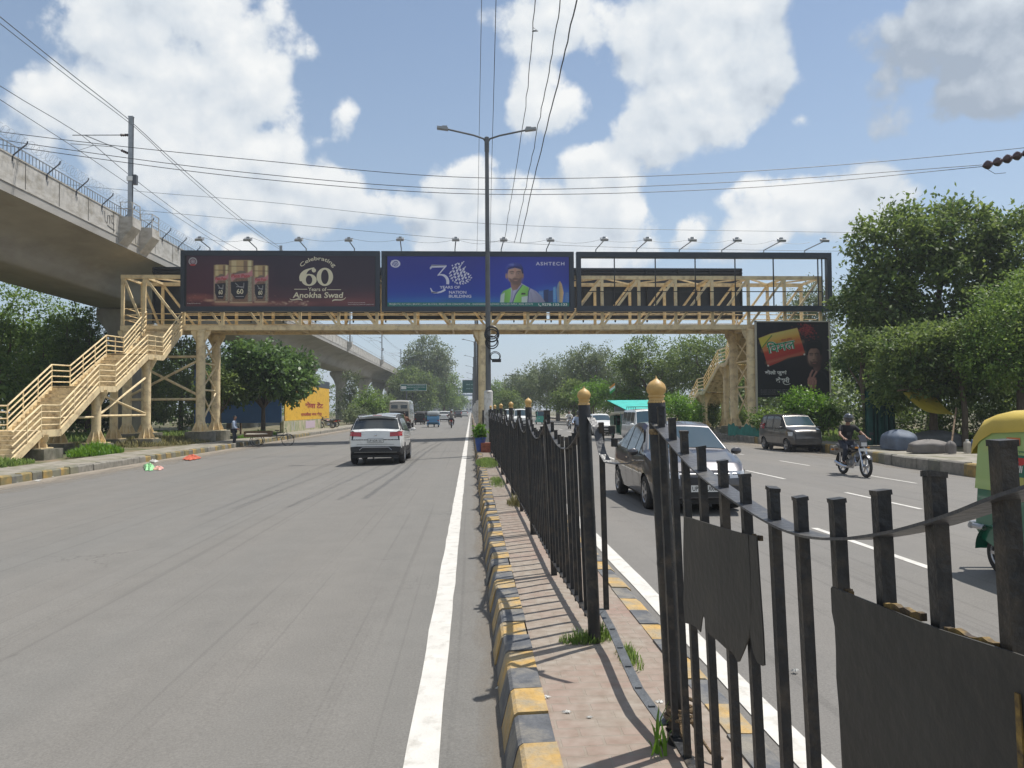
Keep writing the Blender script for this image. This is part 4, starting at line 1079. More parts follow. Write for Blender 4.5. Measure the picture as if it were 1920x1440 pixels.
M_print = bpy.data.materials.new('vinyl_print'); M_print.use_nodes = True
_n = M_print.node_tree; _a = _n.nodes.new('ShaderNodeVertexColor'); _a.layer_name = 'print'
_n.links.new(_a.outputs['Color'], _n.nodes['Principled BSDF'].inputs['Base Color']); _n.nodes['Principled BSDF'].inputs['Roughness'].default_value = .4
_w = _n.nodes.new('ShaderNodeTexNoise'); _w.inputs['Scale'].default_value = 1.6; _b = _n.nodes.new('ShaderNodeBump'); _b.inputs['Strength'].default_value = .25; _b.inputs['Distance'].default_value = .03
_n.links.new(_w.outputs['Fac'], _b.inputs['Height']); _n.links.new(_b.outputs[0], _n.nodes['Principled BSDF'].inputs['Normal'])
class Print:
    """a printed picture: inks laid on a fine grid over the sheet, in the crop's coordinates"""
    def __init__(s, A, x0, x1, y0, y1, nx, seed=1):
        ny = int(nx * (y1 - y0) / (x1 - x0)); s.A = A; s.nx, s.ny = nx, ny
        s.X, s.Y = np.meshgrid(np.linspace(x0, x1, nx + 1), np.linspace(y0, y1, ny + 1)); s.C = np.zeros(s.X.shape + (3,)); s.px = (x1 - x0) / nx
        s.rg = np.random.default_rng(seed)
    def fill(s, stops):
        v = 1 - (s.Y - s.Y[0, 0]) / (s.Y[-1, 0] - s.Y[0, 0])
        for k in range(3): s.C[..., k] = np.interp(v, [a for a, _ in stops], [c[k] for _, c in stops])
    def put(s, m, col, sh=(0, 0), cen=(0, 0), r=(1, 1)):
        f = 1 + sh[0] * (s.X - cen[0]) / r[0] + sh[1] * (s.Y - cen[1]) / r[1]
        c = np.array(col)[None, None, :] * np.clip(f, .15, 2.5)[..., None]
        s.C = s.C * (1 - m[..., None]) + c * m[..., None]
    def ell(s, cx, cy, rx, ry, col, soft=3, sh=(0, 0), op=1., ang=0):
        ca, sa = math.cos(ang), math.sin(ang); dx, dy = s.X - cx, s.Y - cy
        u, v = (dx * ca + dy * sa) / rx, (-dx * sa + dy * ca) / ry
        d = (1 - np.sqrt(u * u + v * v)) * min(rx, ry); s.put(np.clip(d / max(soft, s.px) + .5, 0, 1) * op, col, sh, (cx, cy), (rx, ry))
    def poly(s, pts, col, soft=3, sh=(0, 0), op=1.):
        P = np.array(pts, float); D = np.full(s.X.shape, 1e9); ins = np.zeros(s.X.shape, bool)
        for (ax, ay), (bx, by) in zip(P, np.roll(P, -1, 0)):
            ex, ey = bx - ax, by - ay; t = np.clip(((s.X - ax) * ex + (s.Y - ay) * ey) / max(ex * ex + ey * ey, 1e-9), 0, 1)
            D = np.minimum(D, np.hypot(s.X - ax - t * ex, s.Y - ay - t * ey))
            if ay != by: ins ^= ((ay > s.Y) != (by > s.Y)) & (s.X < (bx - ax) * (s.Y - ay) / (by - ay) + ax)
        c = P.mean(0); r = np.maximum(np.ptp(P, 0) / 2, 1)
        s.put(np.clip(np.where(ins, D, -D) / max(soft, s.px) + .5, 0, 1) * op, col, sh, c, r)
    def line(s, pts, w, col, soft=2, op=1.):
        D = np.full(s.X.shape, 1e9)
        for (ax, ay), (bx, by) in zip(pts[:-1], pts[1:]):
            ex, ey = bx - ax, by - ay; t = np.clip(((s.X - ax) * ex + (s.Y - ay) * ey) / max(ex * ex + ey * ey, 1e-9), 0, 1)
            D = np.minimum(D, np.hypot(s.X - ax - t * ex, s.Y - ay - t * ey))
        s.put(np.clip((w - D) / max(soft, s.px) + .5, 0, 1) * op, col)
    def speck(s, x0, x1, y0, y1, amp):
        m = ((s.X > x0) & (s.X < x1) & (s.Y > y0) & (s.Y < y1)); s.C *= (1 + (s.rg.random(s.X.shape) - .5) * 2 * amp * m)[..., None]
    def build(s, parent, l=1):
        n1 = s.nx + 1; pts = [s.A.P(x, y, l) for x, y in zip(s.X.ravel(), s.Y.ravel())]; off = wloc(parent)
        me = bpy.data.meshes.new('poster'); me.from_pydata([tuple(p - off) for p in pts], [], [(j * n1 + i, (j + 1) * n1 + i, (j + 1) * n1 + i + 1, j * n1 + i + 1) for j in range(s.ny) for i in range(s.nx)])
        ca = me.color_attributes.new('print', 'FLOAT_COLOR', 'POINT'); ca.data.foreach_set('color', np.concatenate([np.clip(s.C, 0, 1), np.ones(s.X.shape + (1,))], -1).astype(np.float32).ravel())
        me.materials.append(M_print); o = bpy.data.objects.new('poster', me); C.objects.link(o); o.parent = parent; return o
def flat(name, col, rough=.4): return mat(name, col, rough)
def floodlight(par, s, lean_s, up, t=45.7, zt=11.28, reach=2.1):
    b = MB(); top = Vector((s + lean_s, t - reach, zt + up))
    b.tube([(s, t, zt - .3), (s, t - .05, zt + .02), top], .032, 6)
    f = b.build('lamp_arm', M_lampg, par, world=True); off = -wloc(f)
    q = MB(); q.box(top + Vector((0, -.05, .02)), (.42, .34, .13), Euler((.35, 0, 0)).to_matrix()); q.box(top + Vector((0, .02, .14)), (.16, .16, .12))
    q.tube([top + Vector((-.2, 0, .0)), top + Vector((-.22, .1, .16)), top + Vector((.22, .1, .16)), top + Vector((.2, 0, 0))], .014, 5)
    o = q.build('floodlight', M_lampg, None); o.parent = f; o.location = off
    return f
def board(label, s0, s1, z0, z1, t, bw, solid=True, depth=.35):
    th = thing('billboard', label, 'billboard', ((s0 + s1) / 2, t, z0), 0, 'billboards on the footbridge')
    b = MB()
    b.span((s0, t - .02, z1 - bw), (s1, t + depth, z1)); b.span((s0, t - .02, z0), (s1, t + depth, z0 + bw))
    b.span((s0, t - .017, z0 + bw), (s0 + bw * .8, t + depth - .003, z1 - bw)); b.span((s1 - bw * .8, t - .017, z0 + bw), (s1, t + depth - .003, z1 - bw))
    b.build('frame', M_bb, th, world=True)
    if solid: MB().span((s0 + bw * .8, t + .03, z0 + bw), (s1 - bw * .8, t + .10, z1 - bw)).build('backing', M_bbf, th, world=True)
    return th
BT = 45.45
k_ = BT / 46.0
zz_t, zz_b = 1.72 + (11.24 - 1.72) * k_, 1.72 + (7.61 - 1.72) * k_
# --- board 1
b1 = board('dark plum billboard with three jars and a big cream 60, leftmost of the front boards', -16.85, -5.33, zz_b, zz_t, BT, .30)
A = Art(-16.85, -5.33, zz_b, zz_t, BT - .0, 5, 1885, 148, 735)
cream = flat('print_cream', (.72, .66, .48)); creamd = flat('print_cream_dark', (.45, .42, .30)); gold = flat('print_gold', (.52, .36, .15)); goldd = flat('print_gold_dark', (.28, .18, .09))
glass = flat('print_glass', (.24, .15, .09)); glassl = flat('print_glass_light', (.42, .36, .26)); blackp = flat('print_black', (.02, .02, .026)); pink = flat('print_pink', (.62, .16, .20)); pinkl = flat('print_pink_light', (.72, .42, .40)); glow = flat('print_glow', (.40, .17, .13)); glow2 = flat('print_glow_light', (.70, .48, .36)); whitep = flat('print_white', (.78, .77, .74)); sil = flat('print_silver', (.40, .38, .40)); redp = flat('print_red', (.45, .05, .05))
A.ring(120, 255, 40, 40, .72, sil, 2); A.ell(120, 255, 24, 24, flat('print_emblem', (.30, .22, .26)), 2.5); A.poly([(90, 282), (150, 282), (138, 296), (102, 296)], redp, 3)
A.text('★', 106, 134, 268, 242, sil, 4)
pr = Print(A, 62, 1838, 198, 692, 370, 3)
pr.fill([(0, (.10, .035, .04)), (.10, (.13, .045, .048)), (.2, (.075, .032, .042)), (.45, (.040, .022, .036)), (1, (.034, .022, .038))])
pr.ell(330, 470, 420, 260, (.085, .028, .045), 260, op=.75); pr.ell(1780, 640, 240, 70, (.12, .04, .05), 70, op=.7)
for (cx, cy, rx, ry, c, o_) in ((170, 600, 120, 26, (.30, .10, .08), .7), (280, 628, 40, 10, (.62, .38, .26), .8), (1140, 660, 110, 16, (.26, .09, .08), .6), (900, 660, 70, 20, (.30, .13, .10), .6), (1600, 640, 200, 26, (.20, .06, .06), .6)): pr.ell(cx, cy, rx, ry, c, ry * 1.6, op=o_)
for k in range(60):
    x = pr.rg.uniform(840, 1200); y = pr.rg.uniform(630, 682); pr.ell(x, y, pr.rg.uniform(5, 16), pr.rg.uniform(3, 7), (.34, .20, .15) if k % 3 else (.6, .45, .34), 6, op=.55)
for k in range(26): pr.ell(pr.rg.uniform(90, 900), pr.rg.uniform(560, 660), pr.rg.uniform(3, 9), pr.rg.uniform(3, 7), (.42, .18, .14), 7, op=.4)
pr.poly([(320, 655), (1180, 668), (1100, 690), (330, 690)], (.14, .06, .06), 14, op=.8)
def jar(x0, x1, yt, yl, yb):
    w = x1 - x0; h = yb - yl; X = lambda f: x0 + w * f
    pr.ell((x0 + x1) / 2, yb + 8, w * .55, 16, (.40, .20, .14), 16, op=.7)
    pr.poly([(x0, yl - 4), (x1, yl - 4), (x1, yb - 12), (x1 - 12, yb), (x0 + 12, yb), (x0, yb - 12)], (.21, .125, .085), 5)
    pr.poly([(X(.03), yl), (X(.15), yl), (X(.14), yb - 16), (X(.04), yb - 20)], (.42, .34, .25), 8, op=.8)
    pr.poly([(X(.78), yl), (X(.95), yl), (X(.95), yb - 20), (X(.79), yb - 14)], (.33, .32, .24), 8, op=.85)
    pr.speck(x0, x1, yl + h * .1, yb - 14, .30)
    pr.poly([(x0, yt + 7), (X(.15), yt), (X(.85), yt), (x1, yt + 7), (x1, yl), (x0, yl)], (.46, .33, .16), 4)
    for f0, f1, c in ((.0, .08, (.30, .21, .12)), (.1, .3, (.60, .50, .28)), (.34, .58, (.48, .34, .18)), (.60, .76, (.19, .12, .085)), (.79, .93, (.66, .60, .36)), (.94, 1., (.26, .2, .12))): pr.poly([(X(f0), yt + 5), (X(f1), yt + 5), (X(f1), yl - 2), (X(f0), yl - 2)], c, w * .05, op=.85)
    pr.line([(x0 + 2, yl - (yl - yt) * .52), (x1 - 2, yl - (yl - yt) * .50)], 2.5, (.10, .06, .04), 3)
    pr.poly([(X(.06), yl + h * .30), (X(.80), yl + h * .26), (X(.78), yl + h * .64), (X(.62), yl + h * .86), (X(.26), yl + h * .86), (X(.08), yl + h * .66)], (.022, .022, .032), 5)
    pr.ell(X(.5), yl + h * .06, w * .24, h * .13, (.12, .11, .10), 4, op=.8); pr.line([(X(.26), yl + h * .34), (X(.42), yl + h * .46), (X(.60), yl + h * .50), (X(.62), yl + h * .34)], 3, (.34, .33, .32), 3)
    pr.poly([(X(.06), yl + h * .10), (X(.3), yl + h * .04), (X(.8), yl - h * .0), (X(.97), yl - h * .12), (X(.98), yl + h * .10), (X(.7), yl + h * .17), (X(.3), yl + h * .17), (X(.12), yl + h * .28)], (.52, .22, .24), 6, op=.95)
    pr.line([(x0 + 1, yl), (x0 + 1, yb - 14)], 1.6, (.55, .42, .34), 3, .7); pr.line([(x1 - 1, yl), (x1 - 1, yb - 14)], 1.6, (.55, .42, .34), 3, .7); pr.line([(x0 + 12, yb - 6), (x1 - 12, yb - 6)], 5, (.62, .46, .30), 7, .8)
    A.text('Pass Pass', X(.10), X(.86), yl + h * .155, yl + h * .045, redp, 4, offset=.012)
    A.text('60', X(.44) - w * .12, X(.44) + w * .16, yl + h * .70, yl + h * .53, cream, 4, offset=.02)
    A.stroke([(X(.30), yl + h * .46), (X(.60), yl + h * .46)], 2.4, sil, 4, tx=True); A.stroke([(X(.28), yl + h * .78), (X(.62), yl + h * .78)], 2.4, sil, 4, tx=True)
jar(318, 456, 285, 392, 648); jar(690, 828, 290, 402, 648); jar(460, 684, 240, 362, 655)
pr.build(b1, 1)
# Celebrating, arched
def arc(a, b_, x0=0, W=0, H=0):
    return None
W_ = (A.P(1450, 0, 0) - A.P(1140, 0, 0)).x; Hh = (A.P(0, 240, 0) - A.P(0, 320, 0)).z
def warp(a, b_):
    th = (a - .5) * 1.72; Rr = W_ * .60
    return (W_ / 2 + math.sin(th) * (Rr + b_ * Hh * .62), (math.cos(th) - .62) * (Rr) + b_ * Hh * .62 * math.cos(th) - Hh * .05)
A.text('Celebrating', 1140, 1450, 318, 240, cream, 2, offset=.012, warp=warp)
# 60 in heavy high-contrast numerals
A.ring(1362, 400, 78, 88, .46, cream, 2, 40, .80)
A.ring(1212, 430, 72, 58, .42, cream, 2, 36, .76)
A.stroke(bez((1152, 440), (1140, 370), (1190, 318), (1262, 318), 16), [26, 29, 31, 32, 31, 29, 26, 23, 20, 16, 13, 10, 8, 7, 7, 8, 9], cream, 3)
A.ell(1258, 338, 20, 20, cream, 4)
A.stroke([(1072, 520), (1195, 520)], 3, cream, 2); A.stroke([(1385, 524), (1515, 524)], 3, cream, 2)
A.text('Years of', 1203, 1378, 538, 502, cream, 2, offset=.012)
A.text('Anokha Swad', 1058, 1530, 604, 548, cream, 2, offset=.02, ital=.12)
A.stroke(bez((1150, 628), (1110, 590), (1060, 645), (1030, 612), 10) , [3, 5, 6, 6, 6, 5, 5, 4, 4, 3, 2], cream, 2)
A.stroke(bez((1432, 636), (1450, 600), (1530, 650), (1560, 598), 10), [3, 5, 6, 6, 6, 5, 5, 4, 4, 3, 2], cream, 2)
A.text('Packaged & marketed locally', 72, 196, 662, 653, whitep, 2); A.text('for more information write to the company office', 1580, 1745, 655, 645, whitep, 2); A.text('Creative visualisation of the product, for representation only', 1580, 1828, 672, 662, whitep, 2)
A.done(b1)
for (pb, pl) in ((392, -14), (480, -14), (573, -10), (664, -6)): floodlight(b1, AT(pb, 470, 45.5).x, -.12, .20, reach=1.4)
# --- board 2
b2 = board('deep blue billboard with a white 30 and a man in a green vest', -5.24, 6.2, zz_b, zz_t, BT, .30)
A = Art(-5.24, 6.2, zz_b, zz_t, BT, 78, 1880, 165, 740)
grn = flat('print_teal', (.012, .16, .14)); lil = flat('print_lilac', (.66, .66, .80)); vest = flat('print_vest', (.22, .55, .10)); shirt = flat('print_shirt', (.42, .42, .58)); shirtd = flat('print_shirt_shade', (.28, .28, .42)); skin = flat('print_skin', (.50, .30, .23)); skind = flat('print_skin_shade', (.30, .17, .13)); hair = flat('print_hair', (.035, .025, .025)); helm = flat('print_helmet', (.025, .04, .22)); helml = flat('print_helmet_light', (.07, .09, .34)); towr = flat('print_tower', (.05, .13, .34)); towg = flat('print_tower_gold', (.44, .30, .14)); silver = flat('print_reflect', (.52, .62, .58))
A.ring(208, 285, 46, 38, .7, lil, 2, 18); 
for i in range(5): A.stroke([(175 + i * 14, 255 + i * 4), (195 + i * 14, 310 - i * 2)], 3, lil, 3)
# the 3
A.stroke([(528, 330), (546, 300), (680, 300)], [4, 5, 3], lil, 2)
A.poly([(545, 299), (686, 299), (668, 318), (550, 322), (528, 344)], lil, 2)
A.stroke([(680, 303), (600, 398)], [6, 5], lil, 3)
st3 = bez((600, 396), (660, 372), (705, 420), (692, 480), 10) + bez((692, 480), (690, 545), (600, 575), (540, 555), 20)[1:]
w3 = [3, 5, 7, 9, 11, 12, 13, 14, 14, 14, 13] + [12.5 - .42 * k for k in range(20)]
for sel in ([q for q in zip(st3, w3) if q[0][1] < 486], [q for q in list(zip(st3, w3))[11:] if q[0][1] > 528]):
    A.stroke([q[0] for q in sel], [q[1] for q in sel], lil, 2)
A.poly([(528, 518), (536, 514), (556, 548), (600, 556), (596, 562), (545, 562)], lil, 2)
# the 0 as a ball of dumb-bells
rnd = random.Random(4)
for i in range(-4, 5):
    for j in range(-4, 5):
        u = i * .27 + j * .06; v = j * .25 - i * .07
        rr_ = math.hypot(u, v)
        if rr_ > .97: continue
        if u > .15 and -.95 < v < .0 + u * .5 and u + (-v) > .62: continue
        k = math.sqrt(max(0, 1 - rr_ * rr_)) ; k = .35 + .65 * k
        x, y = 818 + u * 112, 370 + v * 112
        A.ell(x, y, 9 * k + 2, 11 * k + 2, lil, 2, 10)
        if (i + j) % 2 == 0: A.stroke([(x, y), (x + 20, y - 26 * k)], 3.5 * k + 1, lil, 3)
for k in range(12):
    a = .4 + k * .24
    A.stroke([(818 + 112 * math.cos(a), 372 + 110 * math.sin(a)), (818 + 100 * math.cos(a + .13), 372 + 99 * math.sin(a + .13))], 5, lil, 2)
A.text('YEARS OF', 618, 808, 522, 496, lil, 3, offset=.02); A.text('NATION', 705, 866, 571, 543, lil, 3, offset=.02); A.text('BUILDING', 703, 912, 609, 581, lil, 3, offset=.025)
A.text('ASHTECH', 1520, 1790, 298, 264, lil, 3, offset=.02, spacing=1.25)
A.text('PROJECTS | FLY ASH | BRICKS | AAC BLOCKS | READY MIX CONCRETE | PRE - ENGINEERED BUILDINGS | ROLLED INFRA | REAL ESTATE', 150, 1490, 684, 662, whitep, 3)
A.text('9278-133-133', 1575, 1812, 686, 662, whitep, 3, offset=.02)
A.stroke(bez((1545, 664), (1540, 684), (1556, 690), (1568, 686), 6), [3, 4, 2.5, 2.5, 2.5, 4, 3], whitep, 3)
# skyline, man
pr = Print(A, 134, 1832, 214, 692, 380, 5)
pr.fill([(0, (.03, .13, .42)), (.12, (.022, .10, .42)), (.3, (.018, .050, .36)), (.6, (.022, .035, .30)), (1, (.032, .036, .27))])
pr.ell(1400, 430, 330, 240, (.022, .05, .44), 240, op=.6); pr.ell(1700, 640, 260, 120, (.05, .22, .60), 120, op=.6); pr.ell(780, 640, 160, 16, (.012, .05, .12), 14, op=.8); pr.ell(900, 655, 700, 40, (.03, .18, .46), 50, op=.6)
for (x0, x1, y0, c) in ((1545, 1588, 548, (.10, .22, .48)), (1592, 1640, 536, (.022, .035, .11)), (1642, 1678, 545, (.03, .06, .17)), (1682, 1706, 508, (.12, .30, .55)), (1795, 1826, 560, (.08, .18, .40))):
    pr.poly([(x0, y0), (x1, y0 - 8), (x1, 656), (x0, 656)], c, 4)
    for k in range(9): pr.line([(x0 + 4, y0 + 12 + k * 12), (x1 - 4, y0 + 10 + k * 12)], 1.6, tuple(min(1, q * 2.2) for q in c), 2, .6)
pr.poly([(1712, 530), (1728, 470), (1746, 446), (1764, 478), (1780, 560), (1768, 656), (1722, 656)], (.52, .36, .18), 4, sh=(.45, .1)); pr.poly([(1712, 530), (1728, 470), (1738, 458), (1740, 656), (1722, 656)], (.16, .30, .46), 5, op=.9)
for k in range(14): pr.line([(1720, 500 + k * 11), (1774, 498 + k * 11)], 1.5, (.25, .17, .10), 2, .55)
SH = (.44, .43, .60)
pr.poly([(1180, 656), (1186, 590), (1204, 556), (1262, 524), (1290, 505), (1380, 468), (1450, 508), (1520, 545), (1568, 590), (1608, 656)], SH, 5, sh=(-.30, -.12))
for q in ([(1500, 540), (1545, 600), (1560, 650)], [(1470, 560), (1490, 656)], [(1300, 540), (1292, 600), (1280, 656)], [(1345, 520), (1330, 570)]): pr.line(q, 6, (.24, .24, .38), 12, .6)
pr.poly([(1262, 524), (1286, 514), (1282, 590), (1270, 656), (1180, 656), (1190, 575), (1212, 545)], (.22, .52, .10), 4, sh=(.25, -.1)); pr.poly([(1181, 656), (1190, 580), (1226, 556), (1218, 656)], (.52, .62, .58), 4)
pr.poly([(1305, 656), (1330, 585), (1392, 482), (1452, 510), (1442, 656)], (.25, .58, .12), 4, sh=(-.25, -.12)); pr.poly([(1382, 656), (1384, 600), (1444, 590), (1441, 656)], (.55, .64, .60), 4)
pr.line([(1298, 656), (1324, 578), (1390, 486)], 4, (.02, .04, .16), 3); pr.line([(1441, 656), (1449, 550), (1462, 516)], 4, (.02, .04, .16), 3); pr.poly([(1382, 562), (1420, 562), (1420, 578), (1380, 580)], (.03, .03, .03), 3)
pr.poly([(1278, 440), (1372, 430), (1380, 480), (1340, 530), (1300, 540), (1286, 510)], (.26, .15, .115), 6, sh=(-.3, .2))
pr.ell(1322, 388, 68, 92, (.46, .28, .215), 5, sh=(-.18, -.05)); pr.ell(1242, 400, 10, 26, (.38, .22, .17), 5); pr.ell(1396, 398, 9, 25, (.30, .17, .13), 5)
pr.ell(1280, 408, 26, 34, (.56, .36, .28), 30, op=.6); pr.ell(1374, 400, 24, 60, (.27, .16, .12), 26, op=.7); pr.ell(1322, 340, 50, 18, (.54, .35, .27), 20, op=.5)
pr.poly([(1262, 418), (1296, 430), (1322, 420), (1352, 430), (1388, 412), (1376, 456), (1346, 482), (1308, 482), (1276, 458)], (.13, .08, .07), 14, op=.85); pr.ell(1328, 441, 20, 6, (.40, .20, .17), 5); pr.line([(1308, 438), (1330, 435), (1350, 438)], 1.5, (.12, .05, .05), 3); pr.line([(1304, 424), (1352, 424)], 4, (.10, .06, .05), 6, .7)
for x in (1294, 1356):
    pr.ell(x, 374, 16, 9, (.22, .13, .10), 8, op=.8); pr.ell(x, 375, 8, 4, (.5, .45, .42), 3, op=.8); pr.ell(x, 375, 4, 4, (.02, .015, .012), 2); pr.line([(x - 20, 362), (x, 355), (x + 18, 360)], 3.5, (.05, .03, .025), 4)
pr.line([(1320, 375), (1314, 405)], 4, (.58, .38, .30), 8, .7); pr.line([(1336, 375), (1342, 408)], 5, (.24, .14, .11), 9, .7); pr.ell(1328, 412, 16, 6, (.30, .17, .13), 6, op=.8)
pr.line([(1325, 318), (1323, 356)], 2, (.55, .12, .08), 2, .8)
pr.poly([(1238, 374), (1234, 322), (1258, 288), (1300, 272), (1345, 270), (1384, 292), (1400, 328), (1402, 376), (1390, 376), (1380, 336), (1322, 322), (1262, 338), (1252, 376)], (.030, .042, .24), 4, sh=(-.5, -.5)); pr.line([(1258, 330), (1290, 316), (1350, 314), (1384, 330)], 5, (.015, .02, .10), 5); pr.ell(1296, 292, 26, 10, (.16, .20, .52), 12, op=.8); pr.line([(1322, 272), (1323, 316)], 2, (.02, .03, .15), 2)
pr.poly([(130, 654), (1836, 654), (1836, 694), (130, 694)], (.012, .17, .15), 3)
pr.build(b2, 1)
A.done(b2)
for pb, dl in ((752, 0), (853, .04), (940, .0), (1025, .12)): floodlight(b2, AT(pb, 470, 45.5).x, .08, .20, reach=1.6)
# --- board 3: empty frame
b3 = board('empty black billboard frame showing the truss behind, rightmost of the front boards', 6.36, 22.0, zz_b, zz_t, BT, .34, solid=False)
b = MB()
for px in (1153, 1230, 1305, 1380, 1452): s = AT(px, 520, BT).x; b.span((s - .03, BT + .12, zz_b + .3), (s + .03, BT + .18, zz_t - .3))
for s in (21.2, 21.45): b.span((s - .03, BT + .1, zz_b + .3), (s + .03, BT + .16, zz_t - .3))
z_ = AT(1300, 546, BT).z; b.span((6.6, BT + .13, z_ - .025), (21.4, BT + .17, z_ + .025))
b.build('lattice', M_bbf, b3, world=True)
for px, dx in ((1118, .25), (1195, .42), (1275, .5), (1355, .6), (1434, .7), (1511, .8)): floodlight(b3, AT(px, 475, 45.5).x, .1 + dx * .2, .14)
# --- rear boards seen from behind
RT = 48.95
for k, (s0, s1, lb) in enumerate(((-19.9, -7.7, 'rear billboard seen from behind at the left end of the footbridge, beyond the front boards'), (-7.5, 4.9, 'back of a rear billboard along the middle of the footbridge, beyond the blue one'), (5.1, 17.75, 'rear billboard whose dark back shows through the empty frame'))):
    th = thing('billboard', lb, 'billboard', ((s0 + s1) / 2, RT, 7.45), 0, 'billboards on the footbridge')
    b = MB(); b.span((s0, RT + .2, 7.45), (s1, RT + .28, 10.84)); b.build('sheet', M_bb, th, world=True)
    b = MB()
    for z in (10.7, 10.5, 7.5): b.span((s0, RT + .06, z - .05), (s1, RT + .19, z + .05))
    n = 6
    for i in range(n + 1):
        s = s0 + .08 + (s1 - s0 - .16) * i / n; b.span((s - .04, RT, 7.3), (s + .04, RT + .18, 10.8))
    b.build('frame', M_bbf, th, world=True)
    for i in range(4 if k == 2 else 3):
        s = s0 + 1.8 + i * 2.9; b = MB(); b.tube([(s, RT + .25, 10.8), (s + .1, RT + 1.6, 11.05), (s + .45, RT + 2.0, 11.07)], .03, 5); b.box((s + .45, RT + 2.0, 11.05), (.4, .3, .12)); b.build('floodlight', M_lampg, th, world=True)
# thin cords drooping between the lamps
pts = []
xs = [AT(x, 458, 43.5).x for x in (378, 470, 563, 658, 752, 856, 943, 1030, 1128, 1211, 1293, 1373, 1455, 1538)]
for a_, c_ in zip(xs[:-1], xs[1:]):
    for i in range(6): u = i / 6; pts.append((a_ + (c_ - a_) * u, 43.9, 11.52 - .32 * 4 * u * (1 - u) * random.Random(int(a_ * 9)).uniform(.4, 1)))
tag(MB().tube(pts, .008, 4).build('lamp_cord', M_wire2), 'thin cord drooping from lamp to lamp along the top of the billboards', 'cord')
# --- lower right board
th = thing('billboard', 'black billboard with a red packet and a man, under the right end of the footbridge', 'billboard', (19.6, 45.6, 2.4), 0)
b = MB(); b.span((17.3, 45.62, 2.34), (21.85, 45.72, 6.93)); b.build('backing', M_bb, th, world=True)
b = MB(); 
for s in (17.28, 21.83): b.span((s - .04, 45.56, .1), (s + .04, 45.74, 7.0))
b.span((17.24, 45.56, 6.90), (21.87, 45.74, 6.97)); b.build('frame', mat('cream_frame', (.5, .46, .38), .5), th, world=True)
A = Art(17.3, 21.85, 2.34, 6.93, 45.612, 728, 1460, 130, 882)
pk = gradmat('packet_print', [(0, (.42, .03, .03)), (.42, (.50, .05, .03)), (.62, (.62, .20, .05)), (.85, (.66, .38, .07)), (1, (.66, .45, .1))])
dust = flat('print_saffron_dust', (.16, .02, .035)); yel = flat('print_yellow', (.66, .50, .05)); gr_ = flat('print_green', (.02, .28, .12)); mg = flat('print_green_dark', (.05, .16, .05)); mskin = flat('print_face', (.24, .13, .10)); mskd = flat('print_face_shade', (.10, .05, .045)); mskl = flat('print_face_light', (.34, .20, .15)); suit = flat('print_suit', (.012, .012, .017)); handc = flat('print_hand', (.30, .12, .11)); hairc = flat('print_hair_dark', (.010, .009, .012))
pr = Print(A, 732, 1456, 134, 878, 190, 8)
pr.fill([(0, (.012, .012, .017)), (1, (.014, .014, .020))]); pr.ell(1300, 480, 200, 330, (.030, .022, .026), 200, op=.6)
for i in range(260):
    u, v = pr.rg.normal(), pr.rg.normal(); x, y = 1225 + u * 44, 215 + v * 38 + u * 6
    pr.ell(x, y, pr.rg.uniform(3, 9), pr.rg.uniform(2, 6), ((.30, .03, .04), (.14, .02, .03), (.42, .06, .05))[i % 3], 5, op=.7)
pk_ = [(752, 296), (870, 250), (1140, 192), (1180, 330), (1214, 460), (1040, 490), (960, 530), (840, 578), (800, 440)]
pr.poly(pk_, (.62, .16, .045), 3)
m_ = (pr.C[..., 0] > .5)
f_ = np.clip((pr.Y - (300 - (pr.X - 752) * .27)) / 270, 0, 1)
for k in range(3): pr.C[..., k] = np.where(m_, np.interp(f_, [0, .22, .42, .6, 1], [(.64, .52, .16)[k], (.66, .40, .07)[k], (.62, .20, .05)[k], (.52, .06, .035)[k], (.40, .03, .03)[k]]), pr.C[..., k])
for q in ([(790, 420), (1190, 330)], [(770, 340), (1150, 240)], [(830, 540), (1205, 440)]): pr.line(q, 14, (.75, .45, .22), 26, .22)
pr.poly([(752, 296), (868, 264), (882, 270), (784, 402)], (.62, .52, .08), 4); pr.line([(786, 388), (882, 270)], 5, (.06, .20, .05), 3)
for x, y in ((842, 568), (1205, 458)): pr.ell(x, y, 9, 9, (.7, .68, .62), 3)
pr.poly([(1225, 660), (1290, 600), (1380, 590), (1440, 640), (1456, 760), (1456, 878), (1195, 878), (1210, 740)], (.016, .016, .022), 10)
pr.line([(1330, 610), (1400, 640), (1440, 720)], 4, (.05, .05, .06), 14, .7)
pr.poly([(1288, 560), (1362, 550), (1366, 600), (1322, 648), (1296, 610)], (.13, .07, .06), 8, sh=(-.4, .2))
pr.ell(1303, 482, 63, 98, (.26, .15, .115), 6, sh=(-.30, .0)); pr.ell(1268, 490, 28, 60, (.38, .23, .18), 34, op=.65); pr.ell(1350, 490, 26, 76, (.08, .045, .04), 24, op=.8)
pr.poly([(1258, 520), (1280, 532), (1304, 524), (1335, 532), (1352, 515), (1344, 562), (1320, 586), (1288, 586), (1266, 562)], (.06, .035, .03), 14, op=.85); pr.ell(1303, 547, 18, 5, (.30, .12, .11), 5)
for x in (1274, 1328):
    pr.ell(x, 464, 15, 9, (.09, .05, .04), 8, op=.9); pr.ell(x, 465, 6, 3, (.32, .28, .26), 3, op=.7); pr.line([(x - 18, 452), (x, 445), (x + 18, 452)], 3.5, (.02, .014, .012), 4)
pr.line([(1298, 465), (1292, 505)], 4, (.42, .26, .20), 8, .7); pr.ell(1298, 512, 14, 6, (.14, .08, .06), 6)
